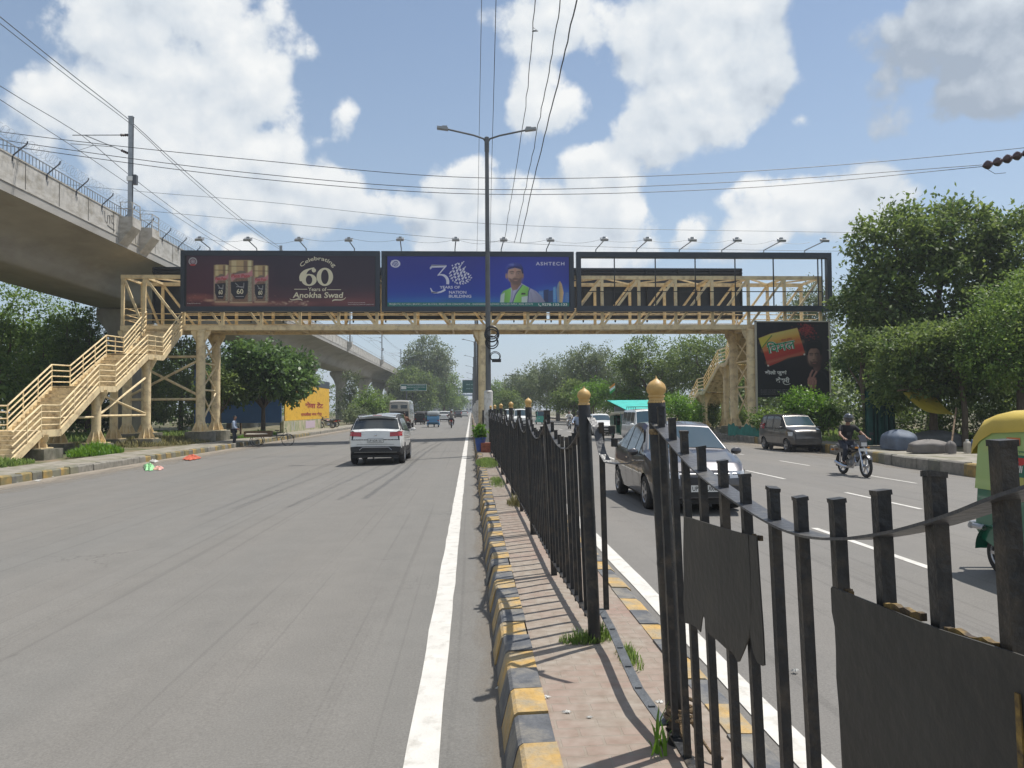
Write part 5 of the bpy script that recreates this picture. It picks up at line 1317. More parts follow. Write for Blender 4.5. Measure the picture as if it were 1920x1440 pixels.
pr.poly([(1230, 460), (1222, 385), (1242, 330), (1300, 306), (1362, 318), (1390, 370), (1384, 450), (1366, 475), (1358, 420), (1330, 398), (1270, 400), (1246, 425), (1240, 470)], (.010, .009, .012), 6); pr.line([(1250, 350), (1290, 325), (1340, 330)], 4, (.05, .04, .045), 8, .6)
pr.poly([(1232, 705), (1246, 680), (1318, 688), (1324, 735), (1310, 800), (1270, 808), (1238, 770)], (.34, .16, .14), 6, sh=(-.3, -.1))
for q, w_ in (([(1254, 700), (1264, 655), (1284, 620)], 10), ([(1286, 695), (1304, 660), (1322, 634)], 10), ([(1248, 715), (1238, 738), (1244, 765)], 9), ([(1302, 706), (1316, 720), (1312, 748)], 9), ([(1276, 706), (1290, 722), (1284, 750)], 9)): pr.line(q, w_, (.42, .21, .18), 5); pr.line([(a_ + 8, b_) for a_, b_ in q], 2, (.14, .06, .05), 4, .7)
pr.build(th, 1)
rt = math.radians(11)
for cc, off_, l in ((whitep, .05, 8), (gr_, .008, 10)):
    A.text('िवमल', 842, 1128, 455, 335, cc, l, offset=off_, rot=rt)
A.text('केसर युक्त', 975, 1085, 330, 306, redp, 8, offset=.02, rot=rt)
A.text('बोलो जुबां', 808, 1025, 668, 612, whitep, 3, offset=.03); A.text('केसरी', 915, 1052, 740, 682, whitep, 3, offset=.03); A.stroke(bez((985, 735), (1000, 765), (1030, 760), (1058, 748), 6), 3, whitep, 3)
for k in range(3): A.text('पान मसाला चबाना स्वास्थ्य के लिए हानिकारक है', 762, 1040 - k * 6, 816 + k * 20, 806 + k * 20, sil, 3)
A.done(th)
# ------------------------------------------------------------------ street lamps
M_pole = mat('lamp_pole_grey', (.13, .135, .14), .5, metal=.5, var=.2, scale=1.5)
M_wpaint = mat('pole_whitewash', (.62, .61, .58), .85, var=.1, scale=3, dirt=(.25, .22, .18), dscale=5, damt=.5)
M_tube = mat('black_hose', (.015, .015, .018), .4)
def lamp(t, label, sl=.66, H=12.1):
    th = thing('street_lamp', label, 'street lamp', (sl, t, .2), 0, 'double-armed street lamps along the median')
    MB().lathe([(.13, 0), (.12, .1), (.10, 3), (.075, H - 1), (.075, H - .2), (0, H - .2)], (0, 0, 0), 16).build('pole', M_pole, th)
    MB().lathe([(.165, -.05), (.165, 2.2), (.11, 2.24)], (0, 0, 0), 16).build('painted_sleeve', M_wpaint, th)
    b = MB()
    for sg in (-1, 1): b.tube([(0, 0, H - .45), (sg * .12, 0, H - .25), (sg * .5, 0, H - .12), (sg * 1.5, 0, H + .1)], .035, 8)
    b.lathe([(.09, H - .75), (.09, H - .2), (.0, H - .15)], (0, 0, 0), 12)
    arm = b.build('arms', M_pole, th)
    for sg in (-1, 1):
        q = MB(); q.box((sg * 1.68, 0, H + .13), (.42, .20, .09), Euler((0, -sg * .13, 0)).to_matrix()); q.box((sg * 1.60, 0, H + .19), (.2, .14, .06)); q.build('lamp_head', M_lampg, th)
    return th
lamp(29, 'tall double-armed street lamp standing in front of the footbridge, nearest one')
L_ = ['second street lamp, its pole rising just behind the footbridge column', 'third street lamp beyond the footbridge', 'fourth street lamp, its left arm seen highest under the footbridge', 'fifth street lamp in the receding row', 'sixth street lamp in the receding row', 'seventh street lamp in the receding row', 'farthest street lamp of the row']
for t, lb in zip((62, 88, 117, 152, 187, 223, 258), L_): lamp(t, lb, .55)
b = MB()
for (z, rx, tl) in ((4.55, .27, .3), (4.62, .25, .1), (4.5, .24, -.2), (4.66, .22, .5), (4.3, .2, .9), (4.25, .24, .7)):
    b.tube([(.80 + math.cos(a) * rx, 28.86 + math.sin(a) * .05 + tl * .05, z + math.sin(a) * rx) for a in [2 * PI * i / 20 for i in range(21)]], .022, 6)
tag(b.build('cable_coil', M_tube), 'thick coil of black cable hung on the nearest lamp post, the upper one', 'cable coil')
b = MB()
for (rx, z) in ((.20, 3.72), (.17, 3.70)):
    b.tube([(.92 + math.cos(a) * rx, 28.85, z + math.sin(a) * rx * .9) for a in [2 * PI * i / 20 for i in range(21)]], .014, 6)
b.span((.80, 28.8, 3.5), (1.14, 28.92, 3.62))
tag(b.build('cable_loop', M_tube), 'small black cable loop and box on the nearest lamp post, the lower one', 'cable loop')
# planter and plinth by the lamp
M_brick = mat('brick_red_worn', (.25, .085, .055), .9, var=.3, scale=14, bump=.4, bscale=30)
p = GZ(908, 838, .2)
tag(MB().box((.62, 27.6, .36), (.55, .5, .34)).build('brick_plinth', M_brick), 'low red brick block on the median in front of the lamp post', 'plinth')
pl = thing('plant_pot', 'blue plant pot with a leafy shrub on the median in front of the bridge column', 'plant pot', (.33, 27.7, .22))
MB().lathe([(0, 0), (.13, 0), (.20, .46), (.215, .46), (.215, .50), (.17, .50), (.17, .42), (0, .42)], (0, 0, 0), 20).build('pot', mat('pot_blue', (.035, .085, .30), .45, var=.15, scale=6), pl)

# ------------------------------------------------------------------ people
M_skin = mat('skin', (.26, .14, .09), .55, var=.1, scale=9)
def skinmesh(name, J, E, m, parent, sub=2):
    """J: list of (pos, radius); E: edges; one continuous tapered surface"""
    me = bpy.data.meshes.new(name); me.from_pydata([tuple(j[0]) for j in J], E, []); o = bpy.data.objects.new(name, me); C.objects.link(o)
    md = o.modifiers.new('s', 'SKIN'); md.use_smooth_shade = True
    for i, j in enumerate(J):
        r_ = j[1]; me.skin_vertices[0].data[i].radius = r_ if isinstance(r_, tuple) else (r_, r_)
        me.skin_vertices[0].data[i].use_root = (i == 0)
    s = o.modifiers.new('u', 'SUBSURF'); s.levels = sub; s.render_levels = sub
    bpy.context.view_layer.update(); dg = bpy.context.evaluated_depsgraph_get()
    nm = bpy.data.meshes.new_from_object(o.evaluated_get(dg)); nm.name = name
    bpy.data.objects.remove(o); bpy.data.meshes.remove(me)
    nm.materials.clear(); nm.materials.append(m)
    for p_ in nm.polygons: p_.use_smooth = True
    r = bpy.data.objects.new(name, nm); C.objects.link(r)
    if parent: r.parent = parent
    return r
def person(label, loc, rz, K, shirt, trouser, hairm=None, helmet=None, fingers=True, lod=2, shoes=None, group=None):
    """K: joint positions in metres, x forward? : +y forward, x right, z up"""
    V = lambda k: Vector(K[k])
    J = []; E = []
    def add(p, r, par=None):
        J.append((Vector(p), r)); i = len(J) - 1
        if par is not None: E.append((par, i))
        return i
    pel = add(V('pelvis'), (.11, .085)); wai = add(V('pelvis').lerp(V('neck'), .35), (.09, .065), pel); che = add(V('pelvis').lerp(V('neck'), .75), (.105, .07), wai)
    nk = add(V('neck'), .055, che); hd0 = V('head')
    h1 = add(V('neck').lerp(hd0, .45), .055, nk); h2 = add(hd0 + Vector((0, .01, -.03)), (.072, .085), h1); h3 = add(hd0 + Vector((0, 0, .06)), (.074, .088), h2); add(hd0 + Vector((0, -.01, .11)), (.04, .05), h3)
    fwd = Vector(K.get('face', (0, 1, 0))).normalized()
    nose = add(hd0 + fwd * .085 + Vector((0, 0, .0)), .016, h2)
    for sd in ('L', 'R'):
        add(hd0 + Vector((.078 * (1 if sd == 'R' else -1), -.005, 0)), .018, h2)
        sh = add(V('sh' + sd), .048, che); el = add(V('el' + sd), .042, sh); wr = add(V('wr' + sd), .028, el)
        ha = V('ha' + sd); d = (ha - V('wr' + sd)).normalized(); side = d.cross(Vector(K.get('pn' + sd, (0, 0, 1)))).normalized(); pn = side.cross(d).normalized()
        pm = add(ha, (.036, .016), wr)
        if fingers:
            for q, (off, ln) in enumerate(((-.028, .062), (-.010, .070), (.009, .066), (.027, .052))):
                b0 = add(ha + d * .03 + side * off, .0095, pm); b1 = add(J[b0][0] + d * ln * .5 - pn * .010 - Vector((0, 0, .002)), .0088, b0); b2 = add(J[b1][0] + d * ln * .25 - pn * ln * .45, .0078, b1)
            tb = add(ha + d * -.015 + side * (.042 if sd == 'R' else -.042), .011, pm); add(J[tb][0] + d * .035 + side * (.018 if sd == 'R' else -.018) - pn * .02, .009, tb)
        hp = add(V('hip' + sd), .07, pel); kn = add(V('kn' + sd), .058, hp); an = add(V('an' + sd), .038, kn); to = add(V('to' + sd), (.035, .028), an)
    root = skinmesh('person', J, E, M_skin, None, lod - 1 if lod > 1 else 1); root.location = loc; root.rotation_euler = (0, 0, rz)
    tag(root, label, 'person', group)
    # clothing follows the same joints, a little outside the skin
    S = []; SE = []
    def a2(p, r, par=None):
        S.append((Vector(p), r)); i = len(S) - 1
        if par is not None: SE.append((par, i))
        return i
    p0 = a2(V('pelvis') + Vector((0, 0, -.04)), (.155, .125)); p1 = a2(V('pelvis').lerp(V('neck'), .35), (.145, .11), p0); p2 = a2(V('pelvis').lerp(V('neck'), .78), (.18, .135), p1); p3 = a2(V('neck') - Vector((0, 0, .01)), .066, p2)
    for sd in ('L', 'R'):
        q = a2(V('sh' + sd), .072, p2); q2 = a2(V('sh' + sd).lerp(V('el' + sd), .75) if K.get('short', True) else V('el' + sd), .062, q)
        if not K.get('short', True): a2(V('el' + sd).lerp(V('wr' + sd), .92), .042, q2)
    skinmesh('shirt', S, SE, shirt, root, 1)
    S = []; SE = []
    p0 = a2(V('pelvis'), (.15, .125))
    for sd in ('L', 'R'):
        q = a2(V('hip' + sd), .102, p0); q2 = a2(V('kn' + sd), .075, q); a2(V('kn' + sd).lerp(V('an' + sd), .93), .06, q2)
    skinmesh('trousers', S, SE, trouser, root, 1)
    for sd in ('L', 'R'):
        skinmesh('shoe', [(V('an' + sd) + Vector((0, -.02, -.035)), (.045, .04)), (V('an' + sd).lerp(V('to' + sd), .6) + Vector((0, 0, -.012)), (.046, .036)), (V('to' + sd) + Vector((0, .02, 0)), (.038, .026))], [(0, 1), (1, 2)], shoes or M_tyre, root, 1)
    if helmet:
        b = MB(); c = hd0 + Vector((0, 0, .03))
        rows = []
        for i in range(11):
            ph = PI * .5 - i * (PI * .74) / 10
            rows.append([c + Vector((math.cos(a) * math.cos(ph) * .128, math.sin(a) * math.cos(ph) * .145 + .005, math.sin(ph) * .138 * (1 if ph > 0 else 1.15))) for a in [2 * PI * k / 20 for k in range(21)]])
        b.grid(rows); hl = b.build('helmet', helmet, root)
        rows = []
        for i in range(5):
            ph = .25 - i * .16
            rows.append([c + Vector((math.cos(a) * math.cos(ph) * .134, math.sin(a) * math.cos(ph) * .150 + .006, math.sin(ph) * .14)) for a in [PI * (.18 + .64 * k / 12) for k in range(13)]])
        MB().grid(rows).build('visor', mat('visor_dark', (.01, .012, .015), .08, coat=1.), hl)
    elif hairm:
        rows = []; c = hd0 + Vector((0, -.012, .035))
        for i in range(8):
            ph = PI * .5 - i * (PI * .52) / 7
            rows.append([c + Vector((math.cos(a) * math.cos(ph) * .088, math.sin(a) * math.cos(ph) * (.100 if math.sin(a) < 0 else .092), math.sin(ph) * .095 + (.05 * max(0, math.sin(a)) if ph < .3 else 0))) for a in [2 * PI * k / 16 for k in range(17)]])
        MB().grid(rows).build('hair', hairm, root)
    for sg in (-1, 1):
        if not helmet:
            MB().lathe([(0, -.008), (.008, -.004), (.009, 0), (.008, .004), (0, .008)], tuple(hd0 + fwd * .080 + Vector((sg * .03, 0, .022))), 8).build('eye', M_eye, root)
    if not helmet: MB().box(tuple(hd0 + fwd * .078 + Vector((0, 0, -.045))), (.04, .012, .009)).build('mouth', M_lip, root)
    return root
M_eye = mat('eye_dark', (.02, .015, .012), .2); M_lip = mat('lip', (.22, .09, .07), .5)
M_tyre = mat('tyre_rubber', (.028, .027, .026), .85, var=.2, scale=8)
M_hair = mat('hair_black', (.012, .010, .009), .5)
M_rim = mat('wheel_alloy', (.38, .38, .39), .3, metal=.8)
M_glass = mat('car_glass', (.018, .024, .028), .06, spec=.7, coat=.4)
M_glassr = mat('windscreen_glass', (.035, .065, .085), .06, spec=.6, coat=.3)
M_chrome = mat('chrome', (.6, .6, .62), .12, metal=1.)
M_blkpl = mat('black_plastic', (.022, .022, .024), .55)
M_head = mat('headlamp_lens', (.55, .57, .60), .08, metal=.2, coat=1.)
M_tail = mat('tail_lamp_red', (.42, .012, .015), .12, coat=1.)
M_npw = mat('number_plate_white', (.72, .72, .70), .4)
M_npt = mat('number_plate_ink', (.01, .01, .01), .5)
M_orange = mat('indicator_orange', (.75, .28, .03), .2, coat=.8)
M_seat = mat('vinyl_seat', (.03, .028, .027), .5)

def wheel(par, c, r, w, rim=M_rim, spokes=5, name='wheel', axis='x', hub=None):
    Q = Matrix.Rotation(PI / 2, 3, 'Y')
    wo_ = bpy.data.objects.new(name, None); 
    b = MB().lathe([(r * .62, -w / 2), (r * .9, -w / 2), (r * .985, -w * .38), (r, -w * .2), (r, w * .2), (r * .985, w * .38), (r * .9, w / 2), (r * .62, w / 2), (r * .62, -w / 2)], (0, 0, 0), 28, axis=Q)
    o = b.build(name, M_tyre, par); o.location = c
    q = MB(); q.lathe([(0, -w * .3), (r * .62, -w * .3), (r * .64, -w * .5), (r * .6, -w * .5), (r * .56, -w * .42)], (0, 0, 0), 24, axis=Q); q.lathe([(0, w * .3), (r * .62, w * .3), (r * .64, w * .5), (r * .6, w * .5), (r * .56, w * .42)], (0, 0, 0), 24, axis=Q)
    for sg in (-1, 1):
        for k in range(spokes):
            a = 2 * PI * k / spokes; d = Vector((0, math.cos(a), math.sin(a)))
            q.beam(Vector((sg * w * .42, 0, 0)) + d * r * .1, Vector((sg * w * .42, 0, 0)) + d * r * .6, r * .16, w * .12, up=(1, 0, 0))
        q.lathe([(0, sg * w * .50), (r * .16, sg * w * .46), (r * .18, sg * w * .36)], (0, 0, 0), 12, axis=Q)
    q.build('rim', rim, o)
    return o
def lerp(x, xs, ys): return float(np.interp(x, xs, ys))
class CarShape:
    """y forward along the car (0 at the rear bumper, L at the nose), x across, z up"""
    def __init__(s, d): s.__dict__.update(d)
    def top(s, y): return lerp(y, *zip(*s.top_p))
    def belt(s, y): return min(lerp(y, *zip(*s.belt_p)), s.top(y) - .002)
    def plan(s, y):
        f = 1 - s.nose * max(0, (y - (s.L - s.nl)) / s.nl) ** 2.4; r = 1 - s.tail * max(0, (s.tl - y) / s.tl) ** 2.4
        return s.W / 2 * min(f, r)
    def sill(s, y): return lerp(y, *zip(*s.sill_p))
    def wtop(s, y):
        return s.plan(y) * .965 - (s.top(y) - s.belt(y)) * s.tumble
    def side(s, y, z):
        zb, zs, w = s.belt(y), s.sill(y), s.plan(y)
        if z >= zb:
            return np.interp(z, [zb, max(s.top(y), zb + .001)], [w * .965, s.wtop(y)])
        u = (z - zs) / max(zb - zs, .01)
        return w * (.93 + .07 * math.sin(min(1, u * 1.35) * PI / 2) - .035 * max(0, u - .6) / .4)
    def topz(s, y, x):
        w = max(s.wtop(y), .05); return s.top(y) - s.crown * (x / w) ** 2 * 1.0
def car(label, loc, rz, d, paint, plate=None, name='car', cat='car', group=None, lod=1, rail=False):
    th = thing(name, label, cat, loc, rz, group); S = CarShape(d); L = S.L
    ys = sorted(set([round(v, 3) for v in list(np.linspace(0, L, 46 if lod else 24)) + [p[0] for p in S.top_p]]))
    AR = [(S.ax[0], S.wr * 1.16), (S.ax[1], S.wr * 1.16)]
    b = MB(); rows = []; nz = 9
    for y in ys:
        zs, zb, zt = S.sill(y), S.belt(y), S.top(y); half = []
        half.append((0, zs)); half.append((S.side(y, zs) * .9, zs))
        for i in range(nz + 1): z = zs + .03 + (zb - zs - .03) * i / nz; half.append((S.side(y, z), z))
        wt = S.wtop(y); r_ = min(.07, (zt - zb) * .4)
        for u in (.33, .66): half.append((S.side(y, zb + (zt - S.crown - zb) * u), zb + (zt - S.crown - zb) * u))
        half.append((wt + .0, zt - S.crown - r_ * .5)); half.append((wt * .955, zt - S.crown * .8)); half.append((wt * .8, S.topz(y, wt * .8))); half.append((wt * .4, S.topz(y, wt * .4))); half.append((0, zt))
        pts = [(x, z) for x, z in half]; full = [(x, y, z) for x, z in pts] + [(-x, y, z) for x, z in reversed(pts[:-1])]
        rows.append(full)
    # wheel openings: pull nearby side points onto the arch and drop what is inside
    def inside(v):
        for yc, R_ in AR:
            if abs(v[0]) > S.W * .30 and math.hypot(v[1] - yc, v[2] - S.wr) < R_ * .98: return (yc, R_)
        return None
    n = len(rows[0]); V = [list(v) for row in rows for v in row]
    ins = [inside(v) is not None for v in V]; F = []
    for i in range(len(rows) - 1):
        for j in range(n - 1):
            q = (i * n + j, i * n + j + 1, (i + 1) * n + j + 1, (i + 1) * n + j)
            if all(ins[k] for k in q): continue
            F.append(q)
    for k, v in enumerate(V):
        a = inside(v)
        if a:
            yc, R_ = a; dy, dz = v[1] - yc, v[2] - S.wr; h = math.hypot(dy, dz) or 1
            if h > R_ * .45: v[1], v[2] = yc + dy / h * R_ * .98, S.wr + dz / h * R_ * .98
    b.add(V, F, 0, True)
    cl = getattr(S, 'clad', 0)
    for k_, f_ in enumerate(b.f):
        c_ = sum((Vector(b.v[q_]) for q_ in f_), Vector()) / 4
        if c_.z < cl or (cl and c_.z > S.belt(c_.y) + .02 and abs(c_.x) > S.wtop(c_.y) * .97 and c_.z < S.top(c_.y) - S.crown * .9): b.m[k_] = 1
    for row in (rows[0], rows[-1]): b.add(row, [tuple(range(n))], 0)
    body = b.build('body', [paint, M_blkpl], th)
    q = MB()
    for yc, R_ in AR:     # dark liners behind the openings
        for sg in (-1, 1):
            q.add([(sg * S.W * .47, yc + math.cos(a) * R_, S.wr + math.sin(a) * R_) for a in [PI * k / 12 - .2 for k in range(15)]] + [(sg * S.W * .26, yc + math.cos(a) * R_, S.wr + math.sin(a) * R_) for a in [PI * k / 12 - .2 for k in range(15)]], [(k, k + 1, k + 16, k + 15) for k in range(14)], 0)
            q.add([(sg * S.W * .26, yc + math.cos(a) * R_, S.wr + math.sin(a) * R_) for a in [2 * PI * k / 20 for k in range(20)]], [tuple(range(20))], 0)
    q.span((-S.W * .40, .25, S.sill(L / 2) - .06), (S.W * .40, L - .25, S.sill(L / 2) + .03))
    q.build('underbody', M_blkpl, th)
    for yc in S.ax:
        for sg in (-1, 1): wheel(th, (sg * (S.W / 2 - .11), yc, S.wr), S.wr, .19, spokes=S.spokes)
    def patch(f, u0, u1, v0, v1, nu, nv, off, m, nm, parent=body):
        """surface patch f(u,v)->point, pushed out by off"""
        P = []
        for i in range(nu + 1):
            row = []
            for j in range(nv + 1):
                u, v = u0 + (u1 - u0) * i / nu, v0 + (v1 - v0) * j / nv
                p = Vector(f(u, v)); e_ = 1e-3; du = Vector(f(u + e_, v)) - p; dv = Vector(f(u, v + e_)) - p; nn = du.cross(dv)
                nn = nn.normalized() if nn.length > 1e-12 else Vector((0, 0, 1))
                c = Vector((0, L / 2, .7)); nn = nn if nn.dot(p - c) > 0 else -nn
                row.append(p + nn * off)
            P.append(row)
        return MB().grid(P).build(nm, m, parent)
    y0, y1 = S.ws     # windscreen foot / head
    patch(lambda u, v: (v * S.wtop(u) * .93, u, S.topz(u, v * S.wtop(u) * .93)), y0 - .03, y1 + .04, -1, 1, 10, 8, .008, M_glassr, 'windscreen')
    y0, y1 = S.rw
    patch(lambda u, v: (v * S.wtop(u) * .94, u, S.topz(u, v * S.wtop(u) * .94)), y0 + .03, y1 - .03, -1, 1, 8, 8, .008, M_glass, 'rear_window')
    for sg in (-1, 1):
        for (wa, wb) in S.sw:
            def f(u, v):
                zb = S.belt(u) + .03; zt = max(zb + .005, min(S.top(u) - S.crown - .075, S.winTop)); z = zb + (zt - zb) * v
                return (sg * S.side(u, z), u, z)
            patch(f, wa, wb, 0, 1, 10, 4, .007, M_glass, 'side_window')
        # mirror
        my = S.ws[0] - .28 if S.ws[0] > S.ws[1] else S.ws[0]
        mz = S.belt(S.ws[0] - .3) + .06
        mr_ = MB(); my = min(S.ws) + .42 if S.ws[0] > S.ws[1] else my
        rows = []
        for i in range(7):
            a = -PI / 2 + PI * i / 6; rr = math.cos(a)
            rows.append([(sg * (S.W / 2 + .10) + math.sin(a) * .10, my + math.cos(t_) * .05 * rr, mz + .02 + math.sin(t_) * .065 * rr) for t_ in [2 * PI * k / 10 for k in range(11)]])
        mr_.grid(rows); mr_.beam((sg * (S.W / 2 - .06), my, mz - .03), (sg * (S.W / 2 + .08), my, mz - .01), .05, .03)
        mr_.build('mirror', paint if lod else M_blkpl, body)
    # lamps and trim, given as patches on the nose and tail
    if lod:
        for sg in (-1, 1):
            es = sorted({round(e_, 2) for w_ in S.sw for e_ in w_})
            for e_ in es[1:-1:2] + [es[-1] + .12]:
                patch(lambda u, v: (sg * S.side(u, S.sill(u) + .12 + (S.belt(u) - S.sill(u) - .12) * v), u, S.sill(u) + .12 + (S.belt(u) - S.sill(u) - .12) * v), e_ - .006, e_ + .006, 0, 1, 1, 8, .004, M_blkpl, 'door_seam')
            for w_ in S.sw[-2:]: MB().box((sg * (S.side(w_[0] + .2, S.belt(w_[0]) - .12) + .012), w_[0] + .12, S.belt(w_[0]) - .12), (.03, .15, .025)).build('door_handle', paint, body)
    def fz(x, z):   # front surface at (x,z): walk back from the nose
        yy = L
        for _ in range(60):
            if S.side(yy, z) >= abs(x) * .999 and S.top(yy) >= z: break
            yy -= .012
        return yy
    def rz_(x, z):
        yy = 0.
        for _ in range(60):
            if S.side(yy, z) >= abs(x) * .999 and S.top(yy) >= z: break
            yy += .012
        return yy
    for (nm, m, x0, x1, z0, z1, tilt, mir) in S.front:
        for sg in ((-1, 1) if mir else (1,)):
            patch(lambda u, v: (sg * u, fz(u, z0 + (z1 - z0) * v + tilt * (u - x0)), z0 + (z1 - z0) * v + tilt * (u - x0)), x0, x1, 0, 1, 22, 3, .012, m, nm)
    for (nm, m, x0, x1, z0, z1, tilt, mir) in S.rear:
        for sg in ((-1, 1) if mir else (1,)):
            patch(lambda u, v: (sg * u, rz_(u, z0 + (z1 - z0) * v + tilt * (u - x0)), z0 + (z1 - z0) * v + tilt * (u - x0)), x0, x1, 0, 1, 22, 3, .012, m, nm)
    if plate:
        txt, end, pz = plate
        y = L + .012 if end > 0 else -.012
        if end > 0: y = fz(0, pz) + .02
        else: y = rz_(0, pz) - .02
        pb = MB().box((0, y, pz), (.50, .012, .115)).build('number_plate', M_npw, body)
        q = MB(); ux = Vector((-1, 0, 0)) if end > 0 else Vector((1, 0, 0))
        put_text(q, txt, Vector((0, y + .0085 * (1 if end > 0 else -1), pz - .036)) - ux * .225, ux, Vector((0, 0, 1)), .45, .072, 0, .012)
        q.build('plate_lettering', M_npt, pb)
        q = MB()
        for (x0, x1, z0, z1) in ((-.255, .255, .056, .064), (-.255, .255, -.064, -.056), (-.255, -.247, -.056, .056), (.247, .255, -.056, .056)): q.span((x0, y - .01, pz + z0), (x1, y + .01, pz + z1))
        q.build('plate_frame', M_blkpl, pb)
    if rail:
        for sg in (-1, 1):
            pts = [(sg * S.wtop(y) * .93, y, S.top(y) + .035 - S.crown) for y in np.linspace(S.rw[1] + .1, S.ws[1] - .15, 8)]
            pts = [(pts[0][0], pts[0][1] - .1, pts[0][2] - .05)] + pts + [(pts[-1][0], pts[-1][1] + .1, pts[-1][2] - .05)]
            MB().tube(pts, .018, 6).build('roof_rail', M_blkpl, body)
    return th, S, body, patch
def paintmat(name, col, metal=.3, dirt=None):
    return mat(name, col, .32, metal=metal, coat=.9, var=.04, scale=2, dirt=dirt, dscale=1.8, damt=.2)
P_white = paintmat('paint_white', (.74, .74, .72), 0, (.5, .48, .44)); P_grey = paintmat('paint_dark_grey', (.07, .068, .075), .55); P_hatch = paintmat('paint_warm_grey', (.07, .064, .060), .4, (.11, .095, .08)); P_silver = paintmat('paint_silver', (.40, .41, .42), .6)
P_blk = paintmat('paint_black', (.015, .015, .017), 0)
SEDAN = dict(L=4.0, W=1.69, wr=.30, ax=(.68, 3.15), spokes=5, tumble=.42, crown=.035, nose=.20, nl=.95, tail=.14, tl=.6,
    top_p=[(0, .92), (.04, .98), (.30, 1.03), (.52, 1.06), (1.15, 1.43), (1.5, 1.515), (2.0, 1.525), (2.35, 1.475), (3.0, 1.03), (3.2, .985), (3.7, .87), (3.92, .74), (3.98, .62), (4.0, .5)],
    belt_p=[(0, .90), (.5, .99), (1.2, .97), (2.9, .90), (3.1, .92), (3.9, .70), (4, .48)], sill_p=[(0, .34), (.3, .22), (3.6, .2), (4, .28)], ws=(2.98, 2.38), rw=(.52, 1.15), sw=[(.98, 1.55), (1.62, 2.2), (2.25, 2.62)], winTop=1.44,
    front=[('headlight', M_head, .42, .76, .60, .71, .05, True), ('grille', M_blkpl, -.40, .40, .50, .62, 0, False), ('chrome_strip', M_chrome, -.66, .66, .655, .685, 0, False), ('lower_grille', M_blkpl, -.55, .55, .30, .42, 0, False), ('fog_lamp_housing', M_blkpl, .58, .74, .36, .45, 0, True)],
    rear=[('taillight', M_tail, .42, .76, .74, .90, .02, True), ('bumper_trim', M_blkpl, -.6, .6, .30, .40, 0, False)])
car('dark grey sedan with chrome grille bar coming towards the camera behind the fence', (3.86, 16.55, zroad(3.8)), PI + .0, SEDAN, P_grey, ('UP14CU0085', 1, .44))
SUV = dict(clad=.60, L=3.99, W=1.79, wr=.345, ax=(.80, 3.2), spokes=5, tumble=.40, crown=.04, nose=.16, nl=.8, tail=.10, tl=.45,
    top_p=[(0, .86), (.03, 1.12), (.10, 1.17), (.38, 1.50), (.50, 1.585), (1.2, 1.64), (2.0, 1.64), (2.5, 1.58), (3.15, 1.14), (3.3, 1.10), (3.8, 1.0), (3.94, .86), (3.99, .7)],
    belt_p=[(0, .84), (.1, 1.14), (1.2, 1.08), (3.1, 1.0), (3.3, 1.04), (3.9, .84), (3.99, .66)], sill_p=[(0, .42), (.3, .30), (3.6, .3), (3.99, .38)], ws=(3.12, 2.5), rw=(.09, .44), sw=[(.52, .98), (1.04, 1.75), (1.82, 2.6)], winTop=1.50,
    front=[('headlight', M_head, .45, .80, .80, .95, .02, True), ('grille', M_blkpl, -.42, .42, .72, .9, 0, False)],
    rear=[('taillight', M_tail, .46, .85, .93, 1.07, .07, True), ('skid_plate', M_rim, -.22, .22, .445, .45, 0, False), ('tailgate_seam', M_blkpl, -.60, .60, .675, .683, 0, False)])
th, S, bd, patch = car('white compact SUV with black roof rails driving away on the left road', (-3.10, 25.2, zroad(-3.1)), 0, SUV, P_white, ('UP16DR1557', -1, .80), rail=True)
b = MB(); b.prism([(-.76, .43), (-.80, .50), (-.80, .60), (-.62, .615), (.62, .615), (.80, .60), (.80, .50), (.76, .43)], -.03, .12, 'xz'); b.build('bumper', M_blkpl, bd)
b = MB(); b.tube([(-.52, -.04, .50), (-.42, -.045, .585), (.42, -.045, .585), (.52, -.04, .50)], .014, 6); b.build('bumper_trim', M_rim, bd)
b = MB(); b.beam((-.62, .44, 1.60), (.62, .44, 1.60), .22, .03); b.build('spoiler', P_white, bd)
b = MB(); b.beam((-.08, .10, 1.115), (.34, .18, 1.20), .02, .015); b.build('wiper', M_blkpl, bd)
b = MB(); b.lathe([(0, -.006), (.035, -.006), (.035, .0), (0, .004)], (0, -.02, .985), 14, axis=Matrix.Rotation(PI / 2, 3, 'X')); b.build('badge', M_chrome, bd)
b = MB(); b.box((0, .47, 1.62), (.3, .04, .02)); b.build('brake_light', M_tail, bd)
for sg in (-1, 1): MB().beam((sg * .885, 1.15, .33), (sg * .885, 2.85, .33), .03, .12).build('side_cladding', M_blkpl, bd)
HATCH = dict(clad=.34, L=3.5, W=1.55, wr=.29, ax=(.62, 3.02), spokes=4, tumble=.20, crown=.03, nose=.12, nl=.6, tail=.06, tl=.3,
    top_p=[(0, .8), (.05, 1.08), (.22, 1.5), (.35, 1.63), (1.2, 1.67), (2.1, 1.66), (2.4, 1.60), (2.95, 1.12), (3.05, 1.08), (3.5, .98), (3.62, .84), (3.65, .6)],
    belt_p=[(0, .78), (.2, 1.02), (1.2, 1.02), (2.9, .98), (3.1, 1.0), (3.55, .82), (3.65, .58)], sill_p=[(0, .36), (.3, .24), (3.3, .24), (3.65, .32)], ws=(2.93, 2.40), rw=(.08, .32), sw=[(.42, .82), (.9, 1.58), (1.66, 2.42)], winTop=1.56,
    front=[('headlight', M_head, .46, .74, .70, .88, .03, True), ('grille', M_blkpl, -.36, .36, .72, .84, 0, False), ('chrome_strip', M_chrome, -.36, .36, .77, .785, 0, False), ('lower_grille', M_blkpl, -.5, .5, .34, .50, 0, False)],
    rear=[('taillight', M_tail, .62, .76, .85, 1.25, 0, True)])
